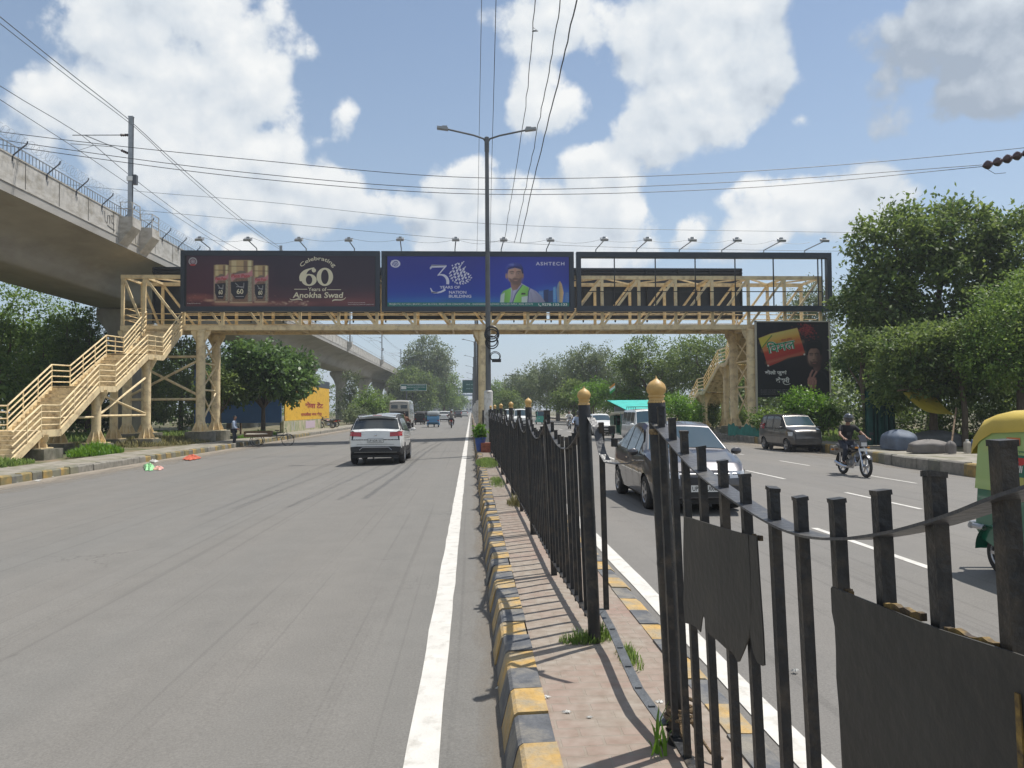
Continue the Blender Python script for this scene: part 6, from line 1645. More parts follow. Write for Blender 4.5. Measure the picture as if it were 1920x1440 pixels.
car('warm grey tall hatchback by the right kerb below the billboard', (14.65, 36.6, zroad(14)), PI + .03, HATCH, P_hatch, ('UP14AB4562', 1, .58))
VAN = dict(L=3.7, W=1.50, wr=.28, ax=(.75, 3.1), spokes=4, tumble=.16, crown=.05, nose=.08, nl=.3, tail=.05, tl=.3,
    top_p=[(0, .9), (.04, 1.3), (.15, 1.72), (.3, 1.80), (1.5, 1.84), (2.6, 1.83), (2.85, 1.77), (3.35, 1.18), (3.42, 1.12), (3.62, 1.02), (3.68, .85), (3.7, .6)],
    belt_p=[(0, .88), (.2, 1.08), (3.2, 1.04), (3.4, 1.05), (3.64, .84), (3.7, .58)], sill_p=[(0, .36), (.3, .28), (3.5, .28), (3.7, .32)], ws=(3.35, 2.84), rw=(.04, .26), sw=[(.35, 1.15), (1.25, 2.05), (2.15, 2.85)], winTop=1.68,
    front=[('headlight', M_head, .46, .66, .68, .84, 0, True), ('grille', M_blkpl, -.4, .4, .70, .78, 0, False), ('bumper', M_blkpl, -.62, .62, .36, .5, 0, False)],
    rear=[('taillight', M_tail, .56, .68, .7, 1.05, 0, True)])
_, Sv, vb, _ = car('white boxy van with a roof rack between the dark sedan and the turquoise awning', (8.15, 37.8, zroad(8.1)), PI, VAN, P_white, ('UP14TD2210', 1, .50))
b = MB()
for sg in (-1, 1): b.tube([(sg * .55, .6, 1.93), (sg * .55, 2.6, 1.93)], .018, 6)
for y in (.6, 1.1, 1.6, 2.1, 2.6): b.tube([(-.55, y, 1.93), (.55, y, 1.93)], .016, 6); b.span((-.56, y - .01, 1.80), (-.54, y + .01, 1.93)); b.span((.54, y - .01, 1.80), (.56, y + .01, 1.93))
b.build('roof_rack', M_blkpl, vb)
traffic = 'small vehicles in the distant traffic'
def bystander_car(label, px, t, z0, d, paint, rz, lod=0, name='car', cat='car'):
    s = GZ(px, 790, 0); r_ = ray(px, 770); s = r_.x / r_.y * t
    return car(label, (s, t + (d['L'] / 2 if rz > 1 else -d['L'] / 2), zroad(s)), rz, d, paint, None, name, cat, traffic, lod)
bystander_car('white small car between the fence and the green auto rickshaw', 1124, 55, 0, SEDAN, P_white, PI)
bystander_car('nearer of two white vans showing above the fence left of the teal auto', 976, 70, 0, VAN, P_white, PI)
bystander_car('white van farther back, left of the other white van above the fence', 957, 86, 0, VAN, P_white, PI)
bystander_car('white car beyond the blue three-wheeler on the left road', 832, 118, 0, SUV, P_white, 0)
bystander_car('silver car farthest up the left road near the white line', 871, 190, 0, HATCH, P_white, 0)
bystander_car('dark car far up the left road, just left of the farthest silver car', 859, 170, 0, HATCH, P_grey, 0)
bystander_car('grey car mostly hidden behind the white SUV', 733, 42, 0, HATCH, P_silver, 0)
bystander_car('dark car between the minibus and the three-wheelers', 775, 120, 0, SEDAN, P_blk, 0)
bystander_car('white car far off, left of the motorcycle with two riders', 840, 150, 0, SEDAN, P_white, 0)
# old minibus
MBUS = dict(L=6.2, W=2.1, wr=.42, ax=(1.5, 4.9), spokes=5, tumble=.06, crown=.06, nose=.06, nl=.4, tail=.03, tl=.2,
    top_p=[(0, 1.2), (.03, 2.5), (.15, 2.75), (.4, 2.86), (3, 2.9), (5.4, 2.84), (5.8, 2.6), (6.1, 1.5), (6.2, .8)], belt_p=[(0, 1.15), (.2, 1.45), (5.8, 1.4), (6.15, 1.2), (6.2, .78)], sill_p=[(0, .5), (6.2, .5)],
    ws=(6.08, 5.5), rw=(.03, .13), sw=[(.4, 1.4), (1.5, 2.5), (2.6, 3.6), (3.7, 4.6), (4.7, 5.4)], winTop=2.45, front=[], rear=[('rear_window', M_glass, .14, .78, 2.02, 2.38, 0, True), ('dark_panel', M_blkpl, -.9, .9, 1.05, 1.75, 0, False), ('taillight', M_tail, .78, .95, .8, 1.0, 0, True)])
car('old cream minibus with two small rear windows just beyond the white SUV', (-7.05, 76, zroad(-7)), 0, MBUS, paintmat('paint_cream', (.36, .34, .29), 0, (.3, .27, .22)), None, 'minibus', 'minibus')

# ------------------------------------------------------------------ auto rickshaws
def auto(label, loc, rz, lower, upper, canopy, group='auto rickshaws in the traffic', near=False):
    """y forward, rear at 0"""
    th = thing('auto_rickshaw', label, 'auto rickshaw', loc, rz, group)
    def shell(name, prof, w, m, taper=0, open_=False, bev=.06):
        b = MB(); n = len(prof); ww = w / 2
        A = [(x * ww if False else sg, y, z) for sg in () for y, z in prof]
        L_ = [(-ww, y, z) for y, z in prof]; Li = [(-ww + bev, y, z) for y, z in prof]
        b.prism([(y, z) for y, z in prof], -ww, ww, 'yz', sm=False)
        return b.build(name, m, th)
    # lower tub
    b = MB(); prof = [(.0, .42), (.03, .86), (1.35, .86), (1.40, .40), (1.95, .38), (2.10, .55), (2.25, .98), (2.38, .95), (2.52, .62), (2.55, .40), (2.2, .26), (.25, .26)]
    rows = []
    for (y, z) in prof: rows.append((y, z))
    b.prism([(0.0, .44), (.05, .86), (1.38, .86), (1.42, .36), (.3, .28), (.1, .34)], -.62, .62, 'yz')
    b.prism([(1.40, .28), (1.40, .40), (2.05, .40), (2.05, .28)], -.60, .60, 'yz')
    tub = b.build('body', lower, th)
    # curved nose cowl
    rows = []
    for (y, w_, z) in ((2.02, .52, .36), (2.05, .58, .62), (2.10, .60, .88), (2.16, .58, 1.02)):
        rows.append([(w_ * math.sin(a), y + .38 * math.cos(a) * (1.1 - .3 * (z - .36)), z) for a in [-PI / 2 + PI * k / 14 for k in range(15)]])
    MB().grid(rows).build('nose', lower, th)
    # upper rear body with rounded roof line
    b = MB(); zz = [(.86, .62), (1.25, .615), (1.45, .60)]
    def hoop(y, zlo, ztop, w_): return [(-w_, y, zlo), (-w_, y, ztop - .22), (-w_ * .93, y, ztop - .08), (-w_ * .7, y, ztop - .02), (0, y, ztop), (w_ * .7, y, ztop - .02), (w_ * .93, y, ztop - .08), (w_, y, ztop - .22), (w_, y, zlo)]
    R_ = [hoop(.03, .86, 1.38, .60), hoop(.12, .86, 1.52, .615)]
    # side panels (light colour) to the door opening
    for sg in (-1, 1):
        pts = [(.02, .86), (.10, 1.36), (.20, 1.50), (.86, 1.50), (.92, 1.42), (.98, .86)]
        MB().prism(pts, sg * .615, sg * .632, 'yz').build('side_panel', upper, th)
    rp = MB(); rp.grid([[(-.62, .02, .86), (-.3, -.01, .86), (.3, -.01, .86), (.62, .02, .86)], [(-.61, .08, 1.2), (-.3, .04, 1.2), (.3, .04, 1.2), (.61, .08, 1.2)], [(-.60, .14, 1.42), (-.3, .1, 1.42), (.3, .1, 1.42), (.60, .14, 1.42)]]).build('rear_panel', upper, th)
    MB().span((-.36, .03, 1.12), (.36, .06, 1.36)).build('rear_window', M_glass, th)
    # canopy: soft roof from rear over to the windscreen
    rows = []
    for (y, zt, w_, zl) in ((-.03, 1.34, .63, 1.22), (.02, 1.52, .64, 1.26), (.14, 1.63, .645, 1.36), (.35, 1.69, .648, 1.45), (.9, 1.71, .648, 1.48), (1.5, 1.70, .64, 1.52), (1.95, 1.66, .60, 1.52), (2.03, 1.58, .58, 1.50)):
        rows.append([(-w_, y, zl), (-w_ * .99, y, (zl + zt) / 2), (-w_ * .9, y, zt - .05), (-w_ * .6, y, zt - .01), (0, y, zt), (w_ * .6, y, zt - .01), (w_ * .9, y, zt - .05), (w_ * .99, y, (zl + zt) / 2), (w_, y, zl)])
    b = MB(); b.grid(rows); b.add(rows[0], [tuple(range(9))]); b.build('canopy', canopy, th)
    # windscreen in frame
    b = MB(); b.prism([(2.12, 1.02), (2.14, 1.02), (2.04, 1.54), (2.02, 1.54)], -.5, .5, 'yz'); b.build('windscreen', M_glassr, th)
    b = MB()
    for sg in (-1, 1): b.beam((sg * .53, 2.14, .98), (sg * .53, 2.03, 1.58), .05, .05); b.beam((sg * .60, 1.36, .86), (sg * .60, 1.32, 1.56), .04, .04)
    b.beam((-.53, 2.14, 1.0), (.53, 2.14, 1.0), .05, .05); b.build('frame', lower, th)
    b = MB(); b.span((-.56, .25, .70), (.56, .75, .92)); b.prism([(.22, .9), (.34, .9), (.24, 1.3), (.14, 1.3)], -.55, .55, 'yz'); b.span((-.25, 1.35, .62), (.25, 1.62, .76)); b.build('seat', M_seat, th)
    b = MB(); b.tube([(0, 1.95, .5), (0, 1.86, .98)], .025, 6); b.tube([(-.3, 1.8, 1.0), (0, 1.9, 1.0), (.3, 1.8, 1.0)], .018, 6); b.build('handlebar', M_blkpl, th)
    for x in (-.54, .54): wheel(th, (x, .34, .215), .215, .12, M_rim, 6)
    wheel(th, (0, 2.22, .215), .215, .11, M_rim, 6)
    MB().lathe([(.30, -.09), (.3, .09)], (0, 2.22, .215), 18, axis=Matrix.Rotation(PI / 2, 3, 'Y'), a0=PI * .55, a1=PI * 1.5).build('mudguard', lower, th)
    for x in (-.36, .36): MB().lathe([(0, .03), (.07, .02), (.08, -.04), (0, -.06)], (x, 2.37, .74), 14, axis=Matrix.Rotation(-PI / 2, 3, 'X')).build('headlight', M_head, th)
    b = MB(); b.tube([(-.66, -.02, .46), (-.6, -.12, .46), (.6, -.12, .46), (.66, -.02, .46)], .035, 8); b.tube([(-.64, -.02, .46), (-.64, .18, .46)], .03, 8); b.tube([(.64, -.02, .46), (.64, .18, .46)], .03, 8); b.build('bumper', M_rim if near else M_blkpl, th)
    for x in (-.52, .52): MB().box((x, -.005, .70), (.12, .03, .12)).build('taillight', M_tail, th)
    for sg in (-1, 1):
        rows = []
        R0 = .27
        q = MB(); q.lathe([(R0, -.07), (R0 + .02, .0), (R0, .08)], (sg * .60, .34, .23), 16, axis=Matrix.Rotation(PI / 2, 3, 'Y'), a0=PI * .5, a1=PI * 1.5); q.build('wheel_arch', lower, th)
    for sg in (-1, 1): MB().box((sg * .66, 2.0, 1.2), (.1, .03, .14)).build('mirror', M_blkpl, th)
    return th
A_green = paintmat('auto_dark_green', (.012, .13, .075), 0, (.05, .12, .08)); A_lime = paintmat('auto_light_green', (.33, .47, .17), 0); A_yel = mat('auto_yellow_canopy', (.54, .40, .07), .6, var=.08, scale=3, bump=.3, bscale=6); A_teal = paintmat('auto_teal', (.03, .36, .28), 0); A_blue = paintmat('auto_sky_blue', (.10, .30, .52), 0, (.2, .28, .34)); A_black = mat('auto_black_canvas', (.02, .02, .022), .7); A_grey = mat('auto_grey_canvas', (.22, .24, .25), .7); A_cream = mat('auto_cream_canvas', (.5, .46, .33), .7)
a1 = auto('green auto rickshaw with yellow canopy and a red sticker, cut off at the right edge', (6.25, 8.35, zroad(6.2)), PI, A_green, A_lime, A_yel, near=True)
a1.scale = (1.0, 1.0, 1.05)
# stickers on the side that faces the median (local +x side becomes world -x)
stk = MB(); 
def sd(y, z, o=.0): return (.634 + o, y, z)
def sq(b, y0, y1, z0, z1, m, o): b.add([sd(y0, z0, o), sd(y1, z0, o), sd(y1, z1, o), sd(y0, z1, o)], [(0, 1, 2, 3)], m)
m_sgreen = flat('sticker_green', (.02, .14, .09)); m_sred = flat('sticker_red', (.50, .04, .04)); m_swhite = flat('sticker_white', (.7, .7, .66)); m_sor = flat('sticker_orange', (.58, .16, .05)); m_syel = flat('sticker_olive', (.45, .42, .12))
sq(stk, .47, .83, .90, 1.245, 0, .002); sq(stk, .53, .82, 1.07, 1.22, 1, .004); stk.add([sd(.53, 1.07, .006), sd(.82, 1.07, .006), sd(.82, 1.16, .006), sd(.62, 1.10, .006)], [(0, 1, 2, 3)], 0)
sq(stk, .52, .80, .92, 1.03, 4, .004); sq(stk, .56, .76, 1.345, 1.415, 3, .003)
stk.build('sticker', [m_sgreen, m_sred, m_swhite, m_sor, m_syel], a1, fixn=False)
lt = MB()
put_text(lt, 'Hello Everyone', sd(.45, 1.262, .004), (0, 1, 0), (0, 0, 1), .42, .035, 0, .01)
put_text(lt, 'Milli', sd(.60, 1.075, .009), (0, 1, 0), (0, 0, 1), .18, .07, 1, .03, ital=.25); put_text(lt, 'spices', sd(.60, 1.165, .009), (0, 1, 0), (0, 0, 1), .14, .028, 1, .01)
put_text(lt, '8000', sd(.64, 1.36, .005), (0, 1, 0), (0, 0, 1), .1, .03, 1, .01)
lt.add([sd(.585 + .02 * math.cos(a), 1.38 + .024 * math.sin(a), .006) for a in [2 * PI * k / 12 for k in range(12)]], [tuple(range(12))], 1)
lt.build('lettering', [m_sgreen, m_swhite], a1, fixn=False)
def far_auto(label, px, t, rz, lo, up, ca):
    r_ = ray(px, 770); s = r_.x / r_.y * t
    return auto(label, (s, t, zroad(s)), rz, lo, up, ca)
far_auto('dark green auto rickshaw with cream roof between two white vehicles', 1161, 48.5, PI + .1, A_green, A_green, A_cream)
far_auto('teal auto rickshaw with black canopy seen above the fence', 1013, 95, PI, A_teal, A_teal, A_black)
far_auto('sky blue auto rickshaw driving away in the middle of the left road', 812, 80, 0, A_blue, A_blue, A_grey)
far_auto('black auto rickshaw with a yellow round mark, right of the minibus', 787, 97, 0, A_black, A_black, A_black)
far_auto('dark auto rickshaw partly hidden behind the blue one', 800, 104, 0, A_black, A_green, A_black)

# ------------------------------------------------------------------ motorcycles
M_mblk = paintmat('motorcycle_black', (.014, .014, .016), 0); M_mred = paintmat('motorcycle_red', (.32, .02, .02), 0)
def moto(label, loc, rz, tank=M_mblk, group='motorcycles', name='motorcycle', lod=1):
    th = thing(name, label, 'motorcycle', loc, rz, group)
    for y in (0.0, 1.27):
        Q = Matrix.Rotation(PI / 2, 3, 'Y'); r = .30
        pts = [(0, y + math.cos(a) * (r - .035), r + math.sin(a) * (r - .035)) for a in [2 * PI * k / 30 for k in range(31)]]
        o = MB().tube(pts, .042, 8, cap=False).build('wheel', M_tyre, th)
        q = MB(); q.tube([(0, y + math.cos(a) * (r - .085), r + math.sin(a) * (r - .085)) for a in [2 * PI * k / 24 for k in range(25)]], .016, 6, cap=False)
        for k in range(5):
            a = 2 * PI * k / 5 + .3; q.beam((0, y, r), (0, y + math.cos(a) * (r - .09), r + math.sin(a) * (r - .09)), .03, .03, up=(1, 0, 0))
        q.lathe([(0, -.06), (.045, -.06), (.045, .06), (0, .06)], (0, y, r), 12, axis=Q); q.build('rim', M_rim, o)
    b = MB()
    for x in (-.085, .085): b.tube([(x, 1.27, .30), (x, 1.06, .86)], .024, 8); b.tube([(x, 0, .30), (x * 1.3, .08, .62)], .022, 8)
    b.build('fork', M_chrome, th)
    b = MB(); b.tube([(0, 1.02, .86), (0, .85, .72), (0, .45, .62), (0, .1, .66)], .028, 8); b.tube([(0, 1.0, .84), (0, .92, .5), (0, .7, .3), (0, .35, .32), (0, 0, .30)], .024, 8); b.build('frame', M_blkpl, th)
    b = MB(); b.box((0, .66, .40), (.20, .30, .24)); b.tube([(0, .74, .5), (0, .86, .60)], .075, 10); b.lathe([(0, -.15), (.10, -.14), (.11, 0), (.10, .14), (0, .15)], (0, .58, .36), 14, axis=Matrix.Rotation(PI / 2, 3, 'Y')); b.build('engine', M_rim, th)
    b = MB(); b.tube([(.07, .8, .55), (.10, .92, .40), (.12, .8, .24), (.14, .3, .24), (.15, -.15, .34)], [.02, .022, .025, .045, .05], 8); b.build('exhaust', M_chrome, th)
    rows = []
    for y, w_, z0, z1 in ((.48, .06, .70, .76), (.56, .12, .68, .84), (.72, .15, .68, .90), (.86, .14, .70, .90), (.98, .07, .76, .86)):
        rows.append([(w_ * math.cos(a), y, (z0 + z1) / 2 + (z1 - z0) / 2 * math.sin(a)) for a in [2 * PI * k / 12 for k in range(13)]])
    MB().grid(rows).build('fuel_tank', tank, th)
    rows = []
    for y, w_, z0, z1 in ((-.28, .08, .80, .86), (-.1, .12, .76, .86), (.2, .14, .72, .80), (.45, .11, .70, .78), (.52, .06, .70, .78)):
        rows.append([(w_ * math.cos(a), y, (z0 + z1) / 2 + (z1 - z0) / 2 * math.sin(a)) for a in [2 * PI * k / 12 for k in range(13)]])
    MB().grid(rows).build('seat', M_seat, th)
    b = MB(); b.prism([(-.30, .66), (-.34, .78), (-.1, .76), (.3, .70), (.3, .55), (.0, .56)], -.09, .09, 'yz'); b.build('tail_panel', tank, th)
    MB().box((0, -.36, .70), (.12, .05, .08)).build('taillight', M_tail, th)
    Q = Matrix.Rotation(PI / 2, 3, 'Y')
    for (y, a0, a1, m) in ((1.27, 2.2, 4.1, tank), (0.0, 2.7, 5.0, M_blkpl)):
        MB().lathe([(.325, -.06), (.34, 0), (.325, .06)], (0, y, .30), 14, axis=Matrix.Rotation(PI / 2, 3, 'Y'), a0=a0, a1=a1).build('mudguard', m, th)
    b = MB(); b.box((0, 1.12, .90), (.20, .12, .17), Euler((.2, 0, 0)).to_matrix()); b.prism([(1.14, .98), (1.17, .98), (1.06, 1.14), (1.04, 1.13)], -.10, .10, 'yz'); b.build('headlamp_cowl', tank, th)
    MB().box((0, 1.185, .89), (.15, .02, .10)).build('headlight', M_head, th)
    MB().box((0, 1.17, .74), (.2, .012, .07)).build('number_plate', M_npw, th)
    b = MB(); b.tube([(-.36, .86, 1.0), (-.20, .98, .99), (0, 1.02, .97), (.20, .98, .99), (.36, .86, 1.0)], .015, 6)
    for sg in (-1, 1): b.tube([(sg * .24, .98, 1.0), (sg * .30, 1.0, 1.14)], .008, 5); b.box((sg * .31, 1.0, 1.17), (.11, .02, .07))
    b.build('handlebar', M_blkpl, th)
    for sg in (-1, 1):
        for y in (1.1, -.3): MB().box((sg * .16, y, .80 if y > 0 else .68), (.07, .05, .045)).build('indicator', M_orange, th)
    return th
moto('black motorcycle coming towards the camera in the right lanes, carrying a helmeted rider', (10.6, 21.45, zroad(10.6)), PI, M_mblk)
RIDE = dict(pelvis=(0, .22, .90), neck=(0, .30, 1.40), head=(0, .36, 1.56), shL=(-.19, .31, 1.34), shR=(.19, .31, 1.34), elL=(-.33, .50, 1.14), elR=(.33, .50, 1.14), wrL=(-.33, .74, 1.04), wrR=(.33, .74, 1.04), haL=(-.33, .82, 1.03), haR=(.33, .82, 1.03),
            hipL=(-.11, .24, .86), hipR=(.11, .24, .86), knL=(-.24, .66, .74), knR=(.24, .66, .74), anL=(-.20, .42, .36), anR=(.20, .42, .36), toL=(-.20, .58, .30), toR=(.20, .58, .30), short=True)
C_black = mat('cloth_black', (.016, .016, .018), .9, var=.3, scale=8); C_jean = mat('cloth_dark_jeans', (.03, .034, .05), .9, var=.3, scale=8); C_white = mat('cloth_white', (.62, .62, .60), .9, var=.08, scale=8); C_brown = mat('cloth_brown', (.22, .11, .07), .9, var=.2, scale=8); C_blue = mat('cloth_pale_blue', (.33, .40, .52), .9, var=.1, scale=8); C_tan = mat('cloth_tan', (.25, .20, .14), .9, var=.2, scale=8)
M_hel = mat('helmet_dark', (.05, .052, .058), .15, coat=1., metal=.3)
person('person in a black t-shirt and dark helmet riding the near black motorcycle', (10.6, 21.45, zroad(10.6)), PI, RIDE, C_black, C_jean, helmet=M_hel)
def rider(label, mlabel, px, t, rz, shirt, tr=C_jean, tank=M_mblk, helmet=M_hel):
    r_ = ray(px, 770); s = r_.x / r_.y * t
    K = dict(RIDE); K['short'] = False
    moto(mlabel, (s, t, zroad(s)), rz, tank)
    return person(label, (s, t, zroad(s)), rz, K, shirt, tr, hairm=M_hair, helmet=helmet, fingers=False, lod=1), s
rider('person in a brown shirt riding beside the white SUV', 'motorcycle just ahead of the white SUV on its right side', 757, 48, 0, C_brown, helmet=None)
rr, s_ = rider('front person of two on a motorcycle far up the left road, in a light shirt', 'red motorcycle carrying two riders far up the left road', 846, 74, 0, C_tan, tank=M_mred)
K = {k: (tuple(Vector(v) + Vector((0, -.36, .03))) if isinstance(v, tuple) else v) for k, v in RIDE.items()}; K['short'] = False
person('rear person of two on the distant red motorcycle, grey shirt', (s_, 74, zroad(s_)), 0, K, mat('cloth_grey', (.2, .19, .18), .9), C_jean, hairm=M_hair, fingers=False, lod=1)
rider('person in white riding towards the camera beyond the fence', 'motorcycle ridden by the person in white beyond the fence', 1066, 72, PI, C_white, C_white, helmet=None)
rider('person in a dark helmet riding near the ball-topped post', 'motorcycle near the ball-topped post on the right road', 1083, 40, PI, C_blue)
for px, t, lb in ((628, 78, 'parked motorcycle nearest the yellow hoarding'), (640, 80, 'parked motorcycle in the middle of the row past the yellow hoarding'), (650, 83, 'parked motorcycle farthest along past the yellow hoarding')):
    moto(lb, (-13.9 - (px - 628) * .02, t, -.05), 1.2, M_mblk if px != 640 else M_mred, 'motorcycles parked past the yellow hoarding')
# cargo tricycle with its owner
th = thing('cargo_tricycle', 'black cargo tricycle cart standing at the left kerb under the footbridge', 'cargo tricycle', (-12.25, 43.5, zroad(-12.3)), -PI / 2 + .15)
for y, x in ((.35, -.42), (.35, .42), (2.0, 0)):
    q = MB(); R0 = .33; q.tube([(x, y + math.cos(a) * R0, R0 + .02 + math.sin(a) * R0) for a in [2 * PI * k / 26 for k in range(27)]], .02, 6, cap=False)
    for k in range(10): a = 2 * PI * k / 10; q.beam((x, y, R0 + .02), (x, y + math.cos(a) * R0, R0 + .02 + math.sin(a) * R0), .006, .006, up=(1, 0, 0))
    q.build('wheel', M_tyre, th)
M_wood = mat('weathered_wood', (.13, .085, .05), .9, var=.35, scale=9, stretch=(1, 6, 1))
b = MB(); b.span((-.5, -.3, .55), (.5, 1.15, .60))
for (x0, x1, y0, y1) in ((-.5, -.47, -.3, 1.15), (.47, .5, -.3, 1.15), (-.47, .47, -.3, -.27), (-.47, .47, 1.12, 1.15)): b.span((x0, y0, .60), (x1, y1, .86))
b.build('cargo_box', M_wood, th)
b = MB(); b.tube([(0, 1.15, .45), (0, 1.6, .5), (0, 1.92, .9), (0, 2.0, .35)], .02, 6); b.tube([(-.25, 1.85, .98), (0, 1.92, .95), (.25, 1.85, .98)], .014, 6); b.tube([(0, 1.4, .5), (0, 1.42, .86)], .018, 6); b.box((0, 1.42, .88), (.14, .24, .05)); b.tube([(-.42, .35, .35), (.42, .35, .35)], .02, 6); b.build('frame', M_blkpl, th)
tag(MB().box((.0, .0, .0), (.9, 1.2, .10), taper=.8).build('cloth_sheet', mat('sheet_pale', (.5, .45, .36), .9, var=.3, scale=6, bump=.6, bscale=7)), 'pale folded sheet lying in the cargo tricycle', 'sheet')
bpy.data.objects['cloth_sheet'].location = (-11.85, 43.45, .50); bpy.data.objects['cloth_sheet'].rotation_euler = (0, 0, -PI / 2 + .15)
STAND = dict(pelvis=(0, 0, .92), neck=(0, .03, 1.42), head=(0, .06, 1.58), shL=(-.19, .02, 1.37), shR=(.19, .02, 1.37), elL=(-.24, .02, 1.10), elR=(.24, .06, 1.10), wrL=(-.22, .18, .92), wrR=(.22, .24, .98), haL=(-.21, .25, .88), haR=(.20, .31, .97),
             hipL=(-.10, 0, .88), hipR=(.10, 0, .88), knL=(-.11, .04, .48), knR=(.12, .06, .48), anL=(-.12, -.03, .09), anR=(.13, 0, .09), toL=(-.13, .12, .04), toR=(.14, .15, .04), short=False)
person('person in a pale blue shirt and dark trousers standing behind the cargo tricycle', (-13.1, 43.3, -.22), -PI / 2, STAND, C_blue, C_jean, hairm=M_hair, lod=1)

# ------------------------------------------------------------------ hoardings, signs, stalls, litter
M_blueh = mat('hoarding_blue', (.035, .11, .27), .5, var=.1, scale=1); M_yelh = mat('hoarding_yellow', (.72, .42, .02), .5, var=.06, scale=2, dirt=(.45, .22, .03), dscale=3, damt=.3)
M_wallc = mat('cream_wall', (.46, .40, .27), .85, var=.15, scale=2, dirt=(.20, .25, .12), dscale=1.5, damt=.8)
hb = thing('hoarding', 'blue-fronted hoarding behind the tree with a yellow side panel of red Hindi writing', 'hoarding', (-16, 70, 0))
MB().span((-22.2, 63.0, .78), (-15.3, 63.12, 5.1)).build('blue_panel', M_blueh, hb, world=True)
MB().add([(-15.12, 63.5, .92), (-15.12, 83, .92), (-15.12, 83, 4.05), (-15.12, 63.5, 4.05), (-15.2, 63.5, .92), (-15.2, 83, .92), (-15.2, 83, 4.05), (-15.2, 63.5, 4.05)], [(0, 1, 2, 3), (7, 6, 5, 4), (0, 4, 5, 1), (3, 2, 6, 7), (1, 5, 6, 2), (0, 3, 7, 4)]).build('yellow_panel', M_yelh, hb, world=True)
b = MB(); b.span((-15.3, 63.4, 4.06), (-15.1, 83.1, 4.75)); b.span((-22.2, 62.95, 5.11), (-15.2, 63.2, 5.5)); b.build('top_strip', M_bb, hb, world=True)
b = MB()
for s in (-22, -20.3, -18.6, -16.9, -15.4): b.span((s - .06, 63.2, -.3), (s + .06, 63.32, 5.1))
b.build('posts', M_wood, hb, world=True)
redink = flat('painted_red_letters', (.34, .03, .02), .6); lt = MB()
put_text(lt, 'सेवा टेंट', (-15.105, 71.0, 1.95), (0, 1, 0), (0, 0, 1), 8.6, .62, 0, .035); put_text(lt, 'रामलीला नगर केंद्र', (-15.105, 69.3, 1.15), (0, 1, 0), (0, 0, 1), 9.6, .45, 0, .03)
lt.build('lettering', redink, hb, world=True, fixn=False)
wl_ = MB().span((-15.3, 62.8, -.3), (-15.06, 83.5, .9)).build('boundary_wall', M_wallc); tag(wl_, 'low cream wall with faded paint under the yellow hoarding', 'wall')
b = MB(); b.add([(-15.05, 71, .12), (-15.05, 75.2, .12), (-15.05, 75.2, .80), (-15.05, 71, .80)], [(0, 1, 2, 3)], 0)
for y in (65.5, 66.3, 78): b.add([(-15.05, y, .1), (-15.05, y + .4, .1), (-15.05, y + .4, .8), (-15.05, y, .8)], [(0, 1, 2, 3)], 1)
o = b.build('painted_patch', [flat('patch_lilac', (.50, .40, .46), .7), flat('patch_grey', (.35, .35, .30), .7)], wl_, fixn=False)
MS = mat('sign_green', (.008, .13, .10), .4)
sg_ = thing('road_sign', 'wide green direction sign on a single post over the left verge', 'road sign', (-12.0, 132, 0))
a_, c_ = AT(751, 733, 132), AT(800, 720, 132)
MB().span((a_.x, 132, a_.z), (c_.x, 132.12, c_.z)).build('board', MS, sg_, world=True)
b = MB(); W_s, H_s = c_.x - a_.x, c_.z - a_.z
b.span((a_.x + .12, 131.985, a_.z + H_s * .25), (a_.x + W_s * .22, 131.99, a_.z + H_s * .72)); 
for (z0, x0, x1) in ((.76, .25, .95), (.46, .25, .95), (.16, .5, .68)):
    put_text(b, 'नोएडा सेक्टर 62 गाजियाबाद NOIDA' if z0 > .2 else 'दिल्ली', (a_.x + W_s * x0, 131.985, a_.z + H_s * z0), (1, 0, 0), (0, 0, 1), W_s * (x1 - x0), H_s * .15, 0, .02)
for (x0, x1, z0, z1) in ((0, 1, 0, .05), (0, 1, .95, 1), (0, .012, .05, .95), (.988, 1, .05, .95)): b.span((a_.x + W_s * x0, 131.98, a_.z + H_s * z0), (a_.x + W_s * x1, 131.995, a_.z + H_s * z1))
b.build('lettering', M_npw, sg_, world=True, fixn=False)
b = MB(); b.tube([(AT(762, 760, 132.2).x, 132.2, -.3), (AT(762, 760, 132.2).x, 132.2, c_.z)], .12, 8); b.build('post', M_pole, sg_, world=True)
s2 = thing('road_sign', 'tall dark green gantry sign far ahead beside the bridge column', 'road sign', (-1.5, 160, 0))
a_, c_ = AT(867, 737, 160), AT(899, 713, 160)
MB().span((a_.x, 160, a_.z), (c_.x, 160.15, c_.z)).build('board', mat('sign_green_dark', (.01, .085, .075), .5), s2, world=True)
b = MB(); W_s, H_s = c_.x - a_.x, c_.z - a_.z
for z0 in (.62, .3): put_text(b, 'सीधे चलें', (a_.x + W_s * .2, 159.98, a_.z + H_s * z0), (1, 0, 0), (0, 0, 1), W_s * .5, H_s * .1, 0, .01)
b.build('lettering', mat('sign_ink_dim', (.3, .45, .42), .5), s2, world=True, fixn=False)
b = MB(); b.tube([(.5, 160.2, 0), (.5, 160.2, c_.z + .3)], .18, 8); b.tube([(.5, 160.2, c_.z), (a_.x, 160.2, c_.z)], .12, 6); b.build('post', M_pole, s2, world=True)
